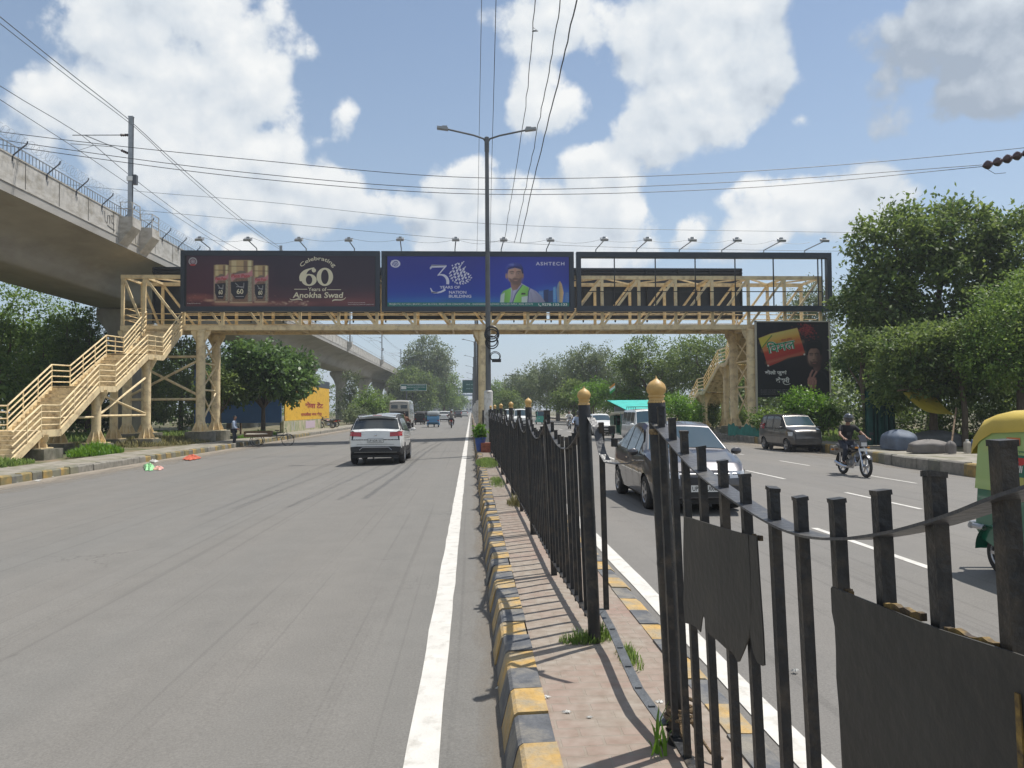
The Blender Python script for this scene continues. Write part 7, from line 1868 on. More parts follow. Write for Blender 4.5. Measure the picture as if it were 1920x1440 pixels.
# far end of the road: blue-roofed footbridge and small buildings in the haze
M_fb = mat('far_blue_steel', (.13, .20, .28), .6); M_fg = mat('far_grey_wall', (.32, .33, .34), .8, var=.2, scale=.2); M_win = mat('far_window', (.06, .09, .12), .2)
ft = thing('footbridge', 'far blue footbridge crossing the road at the end of the view', 'footbridge', (-5, 380, 0), 0)
b = MB(); b.span((-22, 380, 8.5), (12, 383, 9.3)); b.span((-22, 380.1, 11.5), (12, 382.9, 12.6)); b.build('deck', M_fb, ft, world=True)
b = MB()
for s in range(-22, 13, 2): b.span((s - .1, 380, 9.3), (s + .1, 380.2, 11.5))
b.build('railing', M_fg, ft, world=True)
for s in (-21, -5, 11): MB().lathe([(.5, -.3), (.5, 8.5)], (s, 381.5, 0), 10).build('column', M_fg, ft, world=True)
def building(label, s0, s1, t, h, m, nf, nw, dep=14):
    th = thing('building', label, 'building', ((s0 + s1) / 2, t, 0), 0, 'buildings far off at the end of the road')
    w = MB().span((s0, t, -.4), (s1, t + dep, h)).build('wall', m, th, world=True)
    MB().span((s0 - .3, t - .3, h), (s1 + .3, t + dep + .3, h + .5)).build('roof', M_fg, th, world=True)
    for i in range(nf):
        for j in range(nw):
            x = s0 + (s1 - s0) * (j + .5) / nw; z = h * (i + .45) / nf; q = (s1 - s0) / nw * .3
            MB().span((x - q, t - .06, z - .6), (x + q, t + .02, z + .7)).build('window', M_win, th, world=True)
building('pale far building left of the road under the blue footbridge', -24, -13, 420, 9, M_fg, 3, 4)
building('blue and white far building close to the road end', -11, -4, 470, 11, mat('far_blue_wall', (.20, .28, .33), .7), 4, 3)
building('low white far building at the very end of the road', -4, 6, 520, 8, mat('far_white_wall', (.5, .5, .5), .7), 2, 4)
building('dark far building behind the blue footbridge', -36, -24, 500, 13, M_fb, 4, 4)
# a pylon-like mast over the far trees
p = AT(962, 735, 220); b = MB(); b.tube([(p.x, 220, 0), (p.x, 220, AT(962, 701, 220).z)], .25, 6); b.tube([(p.x - 2.2, 220, 11.5), (p.x + 2.2, 220, 11.5)], .15, 5)
tag(b.build('utility_pole', M_dksteel), 'thin dark utility pole standing up over the distant trees right of the column', 'utility pole')
# right-hand stall with the turquoise awning
M_turq = mat('awning_turquoise', (.02, .42, .36), .6, var=.12, scale=1.5, bump=.3, bscale=3)
st = thing('roadside_stall', 'roadside stall with a turquoise awning behind the white van', 'stall', (19, 66, 0))
a_ = AT(1146, 750, 68); c_ = AT(1240, 752, 68)
MB().add([(a_.x, 70, a_.z), (c_.x, 70, a_.z), (c_.x + .6, 66, a_.z - .95), (a_.x + 1.1, 66, a_.z - .95), (a_.x, 70, a_.z - .06), (c_.x, 70, a_.z - .06), (c_.x + .6, 66, a_.z - 1.01), (a_.x + 1.1, 66, a_.z - 1.01)], [(0, 1, 2, 3), (7, 6, 5, 4), (0, 4, 5, 1), (1, 5, 6, 2), (2, 6, 7, 3), (3, 7, 4, 0)]).build('awning', M_turq, st, world=True)
for s in (a_.x + 1.2, (a_.x + c_.x) / 2, c_.x + .4): MB().span((s - .05, 66.1, 0), (s + .05, 66.2, a_.z - 1.0)).build('post', M_wood, st, world=True)
MB().span((a_.x + 1.2, 66.6, 0), (c_.x, 67.4, .95)).build('counter', M_wood, st, world=True)
MB().span((a_.x + .6, 69.6, 0), (c_.x, 69.8, 1.9)).build('back_wall', M_fg, st, world=True)
fl = thing('flag', 'small orange white and green flag on a stick above the stall', 'flag', (AT(1154, 735, 70).x, 70, 0))
b = MB(); b.tube([(0, 0, 1.5), (.1, 0, AT(1157, 716, 70).z)], .02, 5); b.build('stick', M_wood, fl)
z_ = AT(1157, 716, 70).z
for k, c in enumerate(((.7, .25, .05), (.7, .7, .68), (.05, .3, .08))):
    MB().grid([[(-.04 - .0 * u + u * -.5, math.sin(u * 5) * .06, z_ - .1 - k * .23 - v * .23 - u * .35) for v in (0, 1)] for u in (0, .25, .5, .75, 1)]).build('stripe', flat('flag_%d' % k, c, .7), fl)
# yellow tarp, net curtain, covered goods, cans on the right pavement
M_ytarp = mat('tarp_yellow_shaded', (.34, .26, .02), .6, var=.15, scale=2, bump=.5, bscale=3, transl=.35)  # yellow darkened to olive, the trees' shade painted into the base colour
ty = thing('tarpaulin', 'yellow tarpaulin stretched as a sunshade under the right-hand trees', 'tarpaulin', (20, 28, 2.5))
c4 = [AT(1693, 736, 29.5), AT(1745, 731, 31), AT(1790, 778, 28.5), AT(1766, 776, 28)]
rows = []
for i in range(9):
    u = i / 8; l0 = c4[0].lerp(c4[1], u); l1 = c4[3].lerp(c4[2], u)
    rows.append([l0.lerp(l1, v / 8) - Vector((0, 0, .25 * math.sin(PI * v / 8) * (1 - .5 * u))) for v in range(9)])
MB().grid(rows).build('sheet', M_ytarp, ty, world=True)
MB().tube([c4[0] + Vector((-.2, 0, .08)), c4[1] + Vector((.2, 0, .1))], .04, 6).build('ridge_pole', M_wood, ty, world=True)
MB().tube([AT(1784, 832, 25.5), AT(1793, 765, 28)], .03, 6).build('prop', M_wood, ty, world=True)
M_net = mat('net_dark_green', (.012, .06, .05), .9, var=.3, scale=2); M_netl = mat('net_teal', (.03, .22, .18), .8, var=.25, scale=2)
rows = []
for i in range(25):
    u = i / 24; x = 16.55 + 1.2 * u
    rows.append([(x + .08 * math.sin(i * 1.9), 31.5 + .12 * math.sin(i * 1.3), .1 + 2.3 * v / 4) for v in range(5)])
tag(MB().grid(rows).build('net_curtain', M_net), 'dark green shade net hanging like a curtain behind the motorcycle rider', 'shade net')
rows = []
for i in range(40):
    u = i / 39; x = 14.6 + 0 * u; q = AT(1365 + u * 85, 815, 47 - 6 * u)
    rows.append([(q.x, q.y + .1 * math.sin(i), .0 + (.62 + .13 * math.sin(i * .45) + .08 * math.sin(i * 1.7)) * v / 3) for v in range(4)])
tag(MB().grid(rows).build('net_fence', M_netl), 'torn teal net strung low along the kerb under the right-hand bridge columns', 'net fence')
def lump(name, label, cat, c, size, m, seed, box=.5):
    rnd = random.Random(seed); rows = []; ph = [rnd.uniform(0, 6) for _ in range(6)]
    for i in range(13):
        v = i / 12; z = v; row = []
        rad = (1 - max(0, (v - .55) / .45) ** 2.2 * .75) if v < 1 else .12
        for j in range(25):
            a = 2 * PI * j / 24; ca, sa = math.cos(a), math.sin(a)
            sx = (abs(ca) ** box) * (1 if ca > 0 else -1); sy = (abs(sa) ** box) * (1 if sa > 0 else -1)
            w = 1 + .05 * math.sin(5 * a + ph[0] + v * 3) + .04 * math.sin(9 * a + ph[1] - v * 5)
            row.append((size[0] / 2 * sx * rad * w, size[1] / 2 * sy * rad * w, size[2] * (z + .04 * math.sin(4 * a + ph[2]) * v)))
        rows.append(row)
    b = MB(); b.grid(rows); b.add(rows[-1][:-1], [tuple(range(24))]); o = b.build(name, m); o.location = c
    return tag(o, label, cat)
M_tg = mat('tarp_grey', (.10, .105, .11), .7, var=.2, scale=3, bump=.8, bscale=5); M_tb = mat('tarp_pale_blue', (.10, .125, .17), .7, var=.2, scale=3, bump=.8, bscale=5); M_tt = mat('tarp_brown_grey', (.15, .135, .125), .7, var=.2, scale=3, bump=.8, bscale=5)
zp = .12
def PV(px, py): p = GZ(px, py, zp); return (p.x, p.y, zp)
lump('covered_cart', 'pale blue-grey tarpaulin draped over a cart on the right pavement', 'covered cart', PV(1686, 842), (.95, 1.3, .72), M_tb, 1)
lump('covered_goods', 'long dark grey covered heap behind the other bundles on the right pavement', 'covered goods', PV(1755, 836), (2.1, 1.0, .62), M_tg, 2)
lump('covered_goods', 'brown-grey lumpy bundle in front of the long covered heap', 'covered goods', PV(1741, 848), (1.35, .8, .44), M_tt, 3, .8)
lump('sack', 'small upright sack at the end of the covered heap', 'sack', PV(1783, 850), (.3, .3, .42), M_tt, 4, .7)
def can(label, s, t, m, h=.40):
    th = thing('jerrycan', label, 'jerrycan', (s, t, zp), .1, 'jerrycans on the right pavement')
    b = MB(); w, d = .19, .2
    rows = []
    for z, k in ((0, .92), (.03, 1), (h * .78, 1), (h * .9, .9), (h, .45)):
        rows.append([(w / 2 * k * (abs(math.cos(a)) ** .4) * (1 if math.cos(a) > 0 else -1), d / 2 * k * (abs(math.sin(a)) ** .4) * (1 if math.sin(a) > 0 else -1), z) for a in [2 * PI * j / 20 + .08 for j in range(21)]])
    b.grid(rows); b.add(rows[-1][:-1], [tuple(range(20))]); b.build('body', m, th)
    b = MB(); b.lathe([(.045, h), (.045, h + .06), (0, h + .06)], (.0, 0, 0), 10); b.build('cap', M_npw, th)
    b = MB(); b.tube([(-.07, 0, h * .92), (-.06, 0, h + .04), (.06, 0, h + .04)], .015, 5); b.build('handle', m, th)
M_cw = mat('can_offwhite', (.42, .38, .32), .6, var=.15, scale=5); M_cb = mat('can_blue', (.04, .09, .22), .5)
for px, m, lb in ((1814, M_cw, 'off-white jerrycan at the left end of the row on the pavement'), (1826, M_cb, 'blue jerrycan between off-white ones on the pavement'), (1839, M_cw, 'off-white jerrycan right of the blue one'), (1851, M_cw, 'off-white jerrycan closest to the green auto rickshaw')):
    q = GZ(px, 849, zp); can(lb, q.x, q.y, m)
# litter
def rag(name, label, pts, m, z0, seed, h=.05):
    rnd = random.Random(seed); c = sum((GZ(x, y, z0) for x, y in pts), Vector()) / len(pts); P = [GZ(x, y, z0) for x, y in pts]; rows = []
    for k in range(7):
        f = 1 - k / 6; row = []
        for i in range(24):
            u = i / 24 * len(P); a = P[int(u) % len(P)]; b_ = P[(int(u) + 1) % len(P)]; e = a.lerp(b_, u % 1)
            p = c.lerp(e, f * (1 + (.45 if h < .02 else .12) * math.sin(i * 2.3 + seed) + (.3 * math.sin(i * 3.7) if h < .02 else 0))); row.append((p.x, p.y, z0 + (.002 if h < .02 else .006) + (1 - f ** 3) * h * (.5 + rnd.random())))
        row.append(row[0]); rows.append(row)
    b = MB(); b.grid(rows); return tag(b.build(name, m), label, 'litter')
rag('cloth', 'bright orange-red cloth lying on the left road', [(343, 861), (352, 856), (366, 855), (378, 859), (368, 861), (355, 863)], mat('litter_orange', (.50, .11, .06), .8, var=.15, scale=9), -.2, 1, .10)
rag('plastic_bag', 'green and white plastic bag lying near the left kerb', [(269, 874), (272, 882), (285, 883), (291, 878), (283, 873)], mat('litter_green', (.30, .62, .30), .5, var=.2, scale=9), -.2, 2, .12)
rag('plastic_bag', 'white and red wrapper beside the green bag on the left road', [(285, 880), (300, 882), (308, 878), (296, 876)], mat('litter_pink', (.65, .35, .30), .5, var=.3, scale=12), -.2, 3, .07)
rag('paper_scrap', 'white scrap behind the green bag near the left kerb', [(279, 865), (285, 863), (297, 865), (290, 868)], mat('litter_white', (.5, .49, .46), .6), -.22, 4, .06)
k = 0
LB = ['white scrap in the left gutter, nearest the photo edge', 'white scrap in the left gutter below the second yellow block', 'white scrap in the left gutter near the stairs', 'pale scrap on the road by the foot of the median kerb', 'white chips on the median paving, left group', 'white chips on the median paving, middle group', 'white chip right of the bare bottom rail', 'white scrap on the right road beyond the fence', 'tiny white scrap on the dusty paving near the post']
for (x, y, z, w) in ((30, 903, -.24, 6), (96, 893, -.24, 5), (70, 901, -.24, 6), (936, 1292, .0, 7), (1022, 1307, .2, 10), (1062, 1335, .2, 9), (1236, 1316, .2, 9), (1490, 1258, 0, 7), (1105, 1345, .2, 6)):
    rag('paper_scrap', LB[k], [(x - w, y), (x, y - w * .35), (x + w, y - w * .1), (x + w * .6, y + w * .3), (x - w * .5, y + w * .2)], MATS['litter_white'], z, 10 + k, .003 if z > 0 else .012); k += 1
# ------------------------------------------------------------------ trees and plants
M_bark = mat('bark', (.11, .085, .06), .95, var=.35, scale=6, bump=.8, bscale=14, stretch=(2, 2, .5))
L_dark = leafmat('leaf_dark', (.040, .082, .024), (.18, .25, .06), .55, .46)
L_mid = leafmat('leaf_mid', (.055, .120, .024), (.20, .30, .055), .55, .38)
L_mid2 = leafmat('leaf_layered', (.030, .075, .022), (.14, .24, .06), .45, .35)
L_bright = leafmat('leaf_bright', (.06, .16, .014), (.15, .30, .03), .45, .42)
L_grey = leafmat('leaf_grey_green', (.065, .100, .045), (.19, .235, .105), .5, .35)
L_grass = leafmat('grass_blade', (.08, .15, .03), (.24, .34, .09), .6, .45, 4)
L_dry = leafmat('grass_dry', (.12, .12, .04), (.28, .26, .12), .7, .4, 4)
def leafcloud(name, cen, rad, n, size, m, seed, parent=None, clump=.55, per=26, aspect=.55, droop=.25, shell=.55, flatz=.8):
    """n leaves in clumps filling ellipsoids; every leaf a small folded blade"""
    rg = np.random.default_rng(seed); cen = np.array(cen, float); rad = np.array(rad, float)
    vol = rad.prod(1) ** (2 / 3); w = vol / vol.sum(); nc = max(4, n // per)
    k = rg.choice(len(cen), nc, p=w)
    d = rg.normal(size=(nc, 3)); d /= np.linalg.norm(d, axis=1)[:, None]
    r = rg.uniform(shell ** 3, 1, nc) ** (1 / 3) * rg.uniform(.82, 1.12, nc)
    cc = cen[k] + d * r[:, None] * rad[k]
    cs = rg.uniform(.5, 1.35, nc) * clump
    idx = np.repeat(np.arange(nc), per); N = len(idx)
    P = cc[idx] + rg.normal(size=(N, 3)) * (cs[idx][:, None] * np.array([1, 1, flatz]) * .6)
    out = d[idx] * .8 + rg.normal(size=(N, 3)) * .75; out[:, 2] -= droop; out /= np.linalg.norm(out, axis=1)[:, None]
    up = rg.normal(size=(N, 3)) * .55 + np.array([0, 0, 1.0]); sd = np.cross(out, up); sd /= np.linalg.norm(sd, axis=1)[:, None] + 1e-9
    nn = np.cross(sd, out); s = (size * rg.uniform(.65, 1.35, N))[:, None]
    a = P; b_ = P + out * s * .5 + sd * s * aspect * .5 + nn * s * .06; c = P + out * s; d_ = P + out * s * .5 - sd * s * aspect * .5 + nn * s * .06
    V = np.stack([a, b_, c, d_], 1).reshape(-1, 3)
    off = np.array(wloc(parent)) if parent is not None else 0
    V = V - off
    me = bpy.data.meshes.new(name); me.vertices.add(4 * N); me.vertices.foreach_set('co', V.astype(np.float32).ravel())
    me.loops.add(4 * N); me.loops.foreach_set('vertex_index', np.arange(4 * N, dtype=np.int32))
    me.polygons.add(N); me.polygons.foreach_set('loop_start', np.arange(0, 4 * N, 4, dtype=np.int32))
    me.polygons.foreach_set('loop_total', np.full(N, 4, dtype=np.int32)); me.update(calc_edges=True); me.materials.append(m)
    o = bpy.data.objects.new(name, me); C.objects.link(o)
    if parent is not None: o.parent = parent
    return o, cc
def tree(label, base, H, blobs, m, n=16000, size=.16, seed=1, trunk=.22, name='tree', cat='tree', group=None, per=26, clump=.55, limbs=26, lean_=(0, 0), shell=.5, aspect=.55, fork=.35, droop=.25):
    th = thing(name, label, cat, base, 0, group); base = Vector(base)
    cen = [(base.x + b_[0], base.y + b_[1], base.z + b_[2]) for b_ in blobs]; rad = [b_[3:6] for b_ in blobs]
    o, cc = leafcloud('crown', cen, rad, n, size, m, seed, th, clump, per, aspect, droop, shell)
    rnd = random.Random(seed); b = MB(); fk = base + Vector((lean_[0], lean_[1], H * fork))
    b.tube([base - Vector((0, 0, .3)), base + Vector((lean_[0] * .3, lean_[1] * .3, H * fork * .5)), fk], [trunk * 1.25, trunk, trunk * .85], 9)
    for c_, r_ in zip(cen, rad):
        c_ = Vector(c_); mid = fk.lerp(c_, .5) + Vector((rnd.uniform(-.3, .3), rnd.uniform(-.3, .3), .2))
        b.tube([fk, mid, c_, c_ + Vector((0, 0, r_[2] * .5))], [trunk * .55, trunk * .4, trunk * .22, trunk * .06], 7)
        for q in [cc[rnd.randrange(len(cc))] for _ in range(max(3, limbs // len(cen)))]:
            q = Vector(q)
            if (q - c_).length > max(r_) * 1.3: continue
            s_ = mid.lerp(c_, rnd.uniform(.0, 1)); b.tube([s_, s_.lerp(q, .5) + Vector((0, 0, rnd.uniform(0, .3))), q], [trunk * .16, trunk * .10, trunk * .03], 5, cap=False)
    b.build('trunk', M_bark, th, world=True)
    return th
def treepx(label, px, pytop, t, wpx, m, zb=-.2, pybot=None, seed=1, shape=None, **kw):
    """crown centred at px, top at pytop, width wpx as seen at distance t"""
    c = AT(px, pytop, t); W = wpx / FPX * t; H = c.z - zb
    zlow = AT(px, pybot, t).z - zb if pybot else H * .3
    hc = H - zlow; rnd = random.Random(seed); bl = []
    nb = kw.pop('nb', 6)
    for i in range(nb):
        a = 2 * PI * i / nb + rnd.uniform(-.4, .4); f = rnd.uniform(.30, .46)
        bl.append((math.cos(a) * W * .5 * (1 - f), math.sin(a) * W * .35, zlow + hc * rnd.uniform(.22, .66), W * .5 * f * 1.15, W * .42 * f * 1.3, hc * rnd.uniform(.24, .36)))
    bl.append((0, 0, zlow + hc * .62, W * .30, W * .28, hc * .38))
    return tree(label, (c.x, t, zb), H, bl, m, seed=seed, **kw)
# right-hand mass of big trees
g1 = 'big trees on the right side of the road'
tree('tall dark glossy tree rising highest at the right', (23.0, 37, -.1), 12.0, [(-1.8, 0, 9.9, 2.3, 2.2, 1.9), (1.4, .5, 10.4, 2.6, 2.4, 1.9), (4.2, 0, 9.6, 2.4, 2.3, 2.2), (-2.9, -.5, 6.9, 2.0, 2.0, 1.9), (0, -.6, 7.2, 2.6, 2.2, 2.2), (3, -.8, 6.2, 2.8, 2.2, 2.2), (-2.4, -.8, 4.6, 1.9, 1.7, 1.6), (6, 0, 6.5, 2.2, 2, 2.2), (.4, -.6, 4.6, 2.4, 2, 1.7)], L_dark, n=46000, size=.25, seed=11, trunk=.34, group=g1, per=34, clump=.50, limbs=50)
tree('darker tree just right of the billboard end, leaning over the pavement', (22.3, 41.5, -.1), 9.2, [(-.2, 0, 7.7, 1.25, 1.4, 1.35), (.9, 0, 6.2, 1.9, 1.9, 1.7), (-.3, -.3, 4.6, 1.7, 1.7, 1.6), (1.7, 0, 4.3, 2.0, 1.8, 1.8), (.4, -.5, 2.9, 1.6, 1.4, 1.2)], L_mid2, n=26000, size=.20, seed=12, trunk=.24, group=g1, per=24, clump=.4, limbs=36)
tree('bright green tree at the right edge of the photo', (21.2, 28.5, -.1), 7.2, [(-.5, 0, 5.0, 1.6, 1.7, 1.4), (.8, .2, 5.9, 1.6, 1.6, 1.2), (2.4, 0, 5.6, 1.9, 1.8, 1.7), (-1.2, -.4, 3.6, 1.5, 1.4, 1.1), (1.0, -.4, 3.7, 1.9, 1.7, 1.3), (3, 0, 3.4, 1.8, 1.6, 1.3)], L_mid, n=34000, size=.13, seed=13, trunk=.2, group=g1, per=30, clump=.38, limbs=36)
tree('dark leafy tree with low branches above the covered goods', (18.9, 30.5, -.1), 5.6, [(-.9, 0, 4.0, 1.5, 1.4, 1.1), (.7, .3, 4.2, 1.7, 1.5, 1.2), (-1.5, 0, 2.7, 1.2, 1.2, .9), (.4, .2, 2.9, 1.5, 1.3, .8), (2.2, .4, 3.4, 1.6, 1.4, 1.3)], L_dark, n=20000, size=.17, seed=14, trunk=.16, group=g1, per=24, clump=.36, limbs=30)
tree('dark dense tree behind the others at the far right', (27.5, 34, -.1), 10.6, [(0, 0, 8, 3, 2.6, 2.4), (-1.5, 0, 5, 2.8, 2.4, 2.2), (1.5, 0, 4, 2.8, 2.4, 2.2), (-3, .5, 2.8, 2.2, 2, 1.6)], L_dark, n=22000, size=.22, seed=15, trunk=.3, group=g1, per=24, clump=.5)
# dark hedge behind the pavement
hg = []
for k in range(15): hg.append((17.9 + k * .75, 33.5 - k * .42, .9 + .25 * math.sin(k * 2.1)))
o, _ = leafcloud('hedge', hg, [(.9, .9, 1.05)] * 15, 15000, .15, L_dark, 31, None, .3, 24, .55, .2, .2); tag(o, 'dark dense hedge at the back of the right pavement under the trees', 'hedge')
for k in range(4):
    b = MB(); x = (17.75, 19.6, 21.3, 22.4)[k]; t = (33.8, 29.6, 27.4, 26.2)[k]
    b.tube([(x, t, -.2), (x + .05, t, 1.5), (x - .12, t, 2.8), (x - .05, t, 4.2)], [.13, .11, .10, .06], 8)
    for (dx, dz) in ((-.6, .9), (.7, 1.1), (.2, 1.3)): b.tube([(x - .12, t, 2.6), (x - .12 + dx, t, 2.6 + dz)], [.06, .02], 6)
    th = thing('tree', ['slim dark trunk with a small crown beside the dark net curtain', 'slim bare trunk behind the yellow tarpaulin', 'slim bare trunk behind the jerrycans', 'slim bare trunk near the auto rickshaw canopy'][k], 'tree', (x, t, 0)); b.build('trunk', M_bark, th, world=True)
    leafcloud('crown', [(x, t, 4.4)], [(1.1, 1.0, .8)], 2600, .15, L_dark, 60 + k, th, .3)
# shrubs under the lower billboard and around the bridge foot
treepx('leafy bright shrub in front of the lower billboard', 1508, 727, 43.2, 105, L_bright, .0, 802, seed=21, n=5200, size=.17, trunk=.05, name='shrub', cat='shrub', per=16, clump=.28, shell=.2, limbs=14)
treepx('low green shrub left of the grey hatchback by the bridge foot', 1445, 766, 42.8, 80, L_mid, .0, 812, seed=22, n=2800, size=.15, trunk=.04, name='shrub', cat='shrub', per=16, clump=.25, shell=.2, limbs=10)
treepx('broad-leaved plant right below the billboard corner', 1542, 752, 42.6, 60, L_mid, .0, 815, seed=23, n=2400, size=.2, trunk=.04, name='shrub', cat='shrub', per=14, clump=.3, shell=.2, limbs=10)
treepx('bright creeper-covered bush at the foot of the right-hand stairs', 1272, 736, 56, 95, L_bright, .0, 792, seed=24, n=7000, size=.16, trunk=.08, name='shrub', cat='shrub', per=20, clump=.35, shell=.3, limbs=12)
treepx('dark bush between the creeper and the bridge columns', 1335, 752, 60, 90, L_dark, .0, 806, seed=25, n=5000, size=.16, trunk=.06, name='shrub', cat='shrub', per=20, clump=.35, shell=.2, limbs=12)
treepx('green shrub between the right-hand bridge columns', 1402, 762, 52, 60, L_mid, .0, 812, seed=26, n=2600, size=.15, trunk=.05, name='shrub', cat='shrub', per=16, clump=.3, shell=.2, limbs=10)
treepx('bright bush above the turquoise awning, left part', 1112, 709, 88, 75, L_bright, .0, 772, seed=27, n=5000, size=.22, trunk=.08, name='shrub', cat='shrub', per=20, clump=.45, shell=.3, limbs=12)
treepx('bright low bush above the turquoise awning, right part', 1178, 722, 86, 100, L_bright, .0, 770, seed=28, n=6000, size=.22, trunk=.08, name='shrub', cat='shrub', per=20, clump=.45, shell=.3, limbs=12)
# trees beyond the bridge on the right
g2 = 'trees beyond the bridge on the right'
treepx('wide dark tree beyond the bridge, left of the right-hand stairs', 1215, 627, 86, 150, L_dark, .0, 765, seed=31, n=17000, size=.26, trunk=.3, group=g2, per=22, clump=.55)
treepx('tall dark tree directly behind the right-hand stairs', 1335, 622, 80, 180, L_dark, .0, 770, seed=32, n=19000, size=.25, trunk=.3, group=g2, per=22, clump=.55)
treepx('tree behind the right bridge end, seen between its columns', 1432, 630, 72, 150, L_dark, .0, 775, seed=33, n=15000, size=.24, trunk=.3, group=g2, per=22, clump=.5)
treepx('thin grey-green tree poking above the right end of the bridge', 1515, 520, 64, 110, L_grey, .0, 700, seed=34, n=9000, size=.2, trunk=.22, group=g2, per=18, clump=.5, shell=.3)
treepx('rounded grey-green tree beyond the bridge, right of the column', 1045, 662, 125, 120, L_grey, .0, 768, seed=35, n=14000, size=.34, trunk=.3, group=g2, per=22, clump=.7)
treepx('tallest grey-green tree of the middle group beyond the bridge', 1105, 643, 112, 100, L_grey, .0, 768, seed=36, n=14000, size=.3, trunk=.3, group=g2, per=22, clump=.65)
treepx('grey-green tree left in the middle group beyond the bridge', 990, 690, 150, 90, L_grey, .0, 770, seed=37, n=9000, size=.4, trunk=.3, group=g2, per=20, clump=.8)
treepx('small far tree just right of the bridge column', 938, 713, 175, 52, L_mid, .0, 772, seed=38, n=6000, size=.4, trunk=.25, group=g2, per=20, clump=.8)
treepx('dark low tree between the middle group and the awning', 1075, 712, 96, 90, L_dark, .0, 778, seed=39, n=9000, size=.26, trunk=.2, group=g2, per=22, clump=.55, shell=.3)
treepx('tree filling the gap behind the left part of the middle group', 1160, 668, 120, 90, L_grey, .0, 770, seed=40, n=8000, size=.32, trunk=.25, group=g2, per=20, clump=.65)
treepx('dark low tree behind the pale far trees near the column', 958, 728, 140, 60, L_dark, .0, 776, seed=41, n=5000, size=.34, trunk=.2, group=g2, per=20, clump=.6, shell=.3)
o, _ = leafcloud('woodland', [(40 + 9 * k, 95 + 14 * (k % 3), 5 + (k % 2)) for k in range(9)] + [(26 + 5 * k, 62 + 3 * k, 3.4) for k in range(5)], [(7, 5, 5.5)] * 9 + [(4, 3, 3.6)] * 5, 30000, .5, L_dark, 44, None, 1.1); tag(o, 'dark wooded mass filling the background behind the right-hand trees', 'woodland', kind='stuff')
# left side
g3 = 'trees behind and under the viaduct'
treepx('small dense dark tree in front of the blue and yellow hoarding', 494, 640, 57, 182, L_mid2, -.2, 752, seed=51, n=19000, size=.34, trunk=.16, group='trees on the left verge', per=22, clump=.42, fork=.3, nb=8, shell=.35)
treepx('dark tree close behind the left bridge columns', 412, 690, 53, 80, L_dark, -.2, 765, seed=52, n=9000, size=.22, trunk=.14, group='trees on the left verge', per=20, clump=.4, shell=.3)
treepx('yellow-green tree under the viaduct at the left edge', 45, 515, 62, 260, L_mid, -.2, 790, seed=53, n=24000, size=.24, trunk=.26, group=g3, per=24, clump=.5, nb=8)
treepx('lighter tree under the viaduct behind the stairs', 168, 560, 60, 130, L_mid, -.2, 770, seed=54, n=13000, size=.22, trunk=.22, group=g3, per=22, clump=.45)
treepx('dark tree behind the stairs, low between the two lighter ones', 105, 640, 66, 160, L_dark, -.2, 812, seed=55, n=13000, size=.24, trunk=.22, group=g3, per=22, clump=.45)
treepx('dark tree behind the stair columns', 255, 665, 66, 150, L_dark, -.2, 812, seed=56, n=13000, size=.24, trunk=.22, group=g3, per=22, clump=.45)
treepx('dark tree seen between the left bridge columns', 340, 620, 74, 150, L_dark, -.2, 806, seed=57, n=13000, size=.26, trunk=.22, group=g3, per=22, clump=.5)
treepx('green tree behind the small dense tree under the viaduct', 430, 640, 84, 130, L_mid, -.2, 790, seed=58, n=9000, size=.28, trunk=.22, group=g3, per=20, clump=.5)
treepx('tree whose topmost twigs show over the viaduct at the left edge', -60, 262, 52, 190, L_grey, -.2, 560, seed=59, n=12000, size=.22, trunk=.3, group=g3, per=18, clump=.5)
treepx('big dark tree left of the yellow one, cut by the photo edge', -60, 560, 50, 220, L_mid, -.2, 800, seed=60, n=14000, size=.24, trunk=.26, group=g3, per=22, clump=.5)
g4 = 'trees along the left side beyond the bridge'
treepx('tall feathery tree rising beyond the viaduct end', 802, 622, 205, 92, L_grey, -.2, 745, seed=61, n=16000, size=.55, trunk=.5, group=g4, per=20, clump=1.0, nb=7, shell=.3)
treepx('leafy tree to the right below the tall feathery tree', 832, 690, 215, 70, L_mid, -.2, 772, seed=62, n=9000, size=.5, trunk=.4, group=g4, per=20, clump=1.0, shell=.3)
treepx('dark tree beneath the tall feathery tree, behind the green sign', 775, 690, 190, 90, L_dark, -.2, 775, seed=63, n=11000, size=.5, trunk=.4, group=g4, per=20, clump=.9, shell=.3)
treepx('dark tree at the end of the viaduct', 752, 700, 210, 50, L_dark, -.2, 772, seed=64, n=6000, size=.5, trunk=.3, group=g4, per=20, clump=.9, shell=.3)
treepx('far tree reaching toward the road end', 852, 740, 280, 46, L_mid, -.2, 772, seed=65, n=5000, size=.6, trunk=.3, group=g4, per=20, clump=1.1, shell=.3)
treepx('small tree in front of the second visible pier', 690, 722, 106, 62, L_mid, -.2, 800, seed=66, n=6000, size=.28, trunk=.12, group=g4, per=20, clump=.5, shell=.3)
treepx('small tree growing by the first pier right of the hoarding', 655, 690, 128, 50, L_grey, -.2, 790, seed=67, n=4500, size=.3, trunk=.14, group=g4, per=20, clump=.55, shell=.3)
treepx('low bush at the foot of the first pier', 668, 762, 100, 50, L_grey, -.2, 800, seed=68, n=2600, size=.24, trunk=.06, name='shrub', cat='shrub', per=18, clump=.4, shell=.2)
treepx('bush seen between two piers near the white SUV', 725, 735, 130, 40, L_dark, -.2, 790, seed=69, n=3000, size=.3, trunk=.08, name='shrub', cat='shrub', per=18, clump=.5, shell=.2)
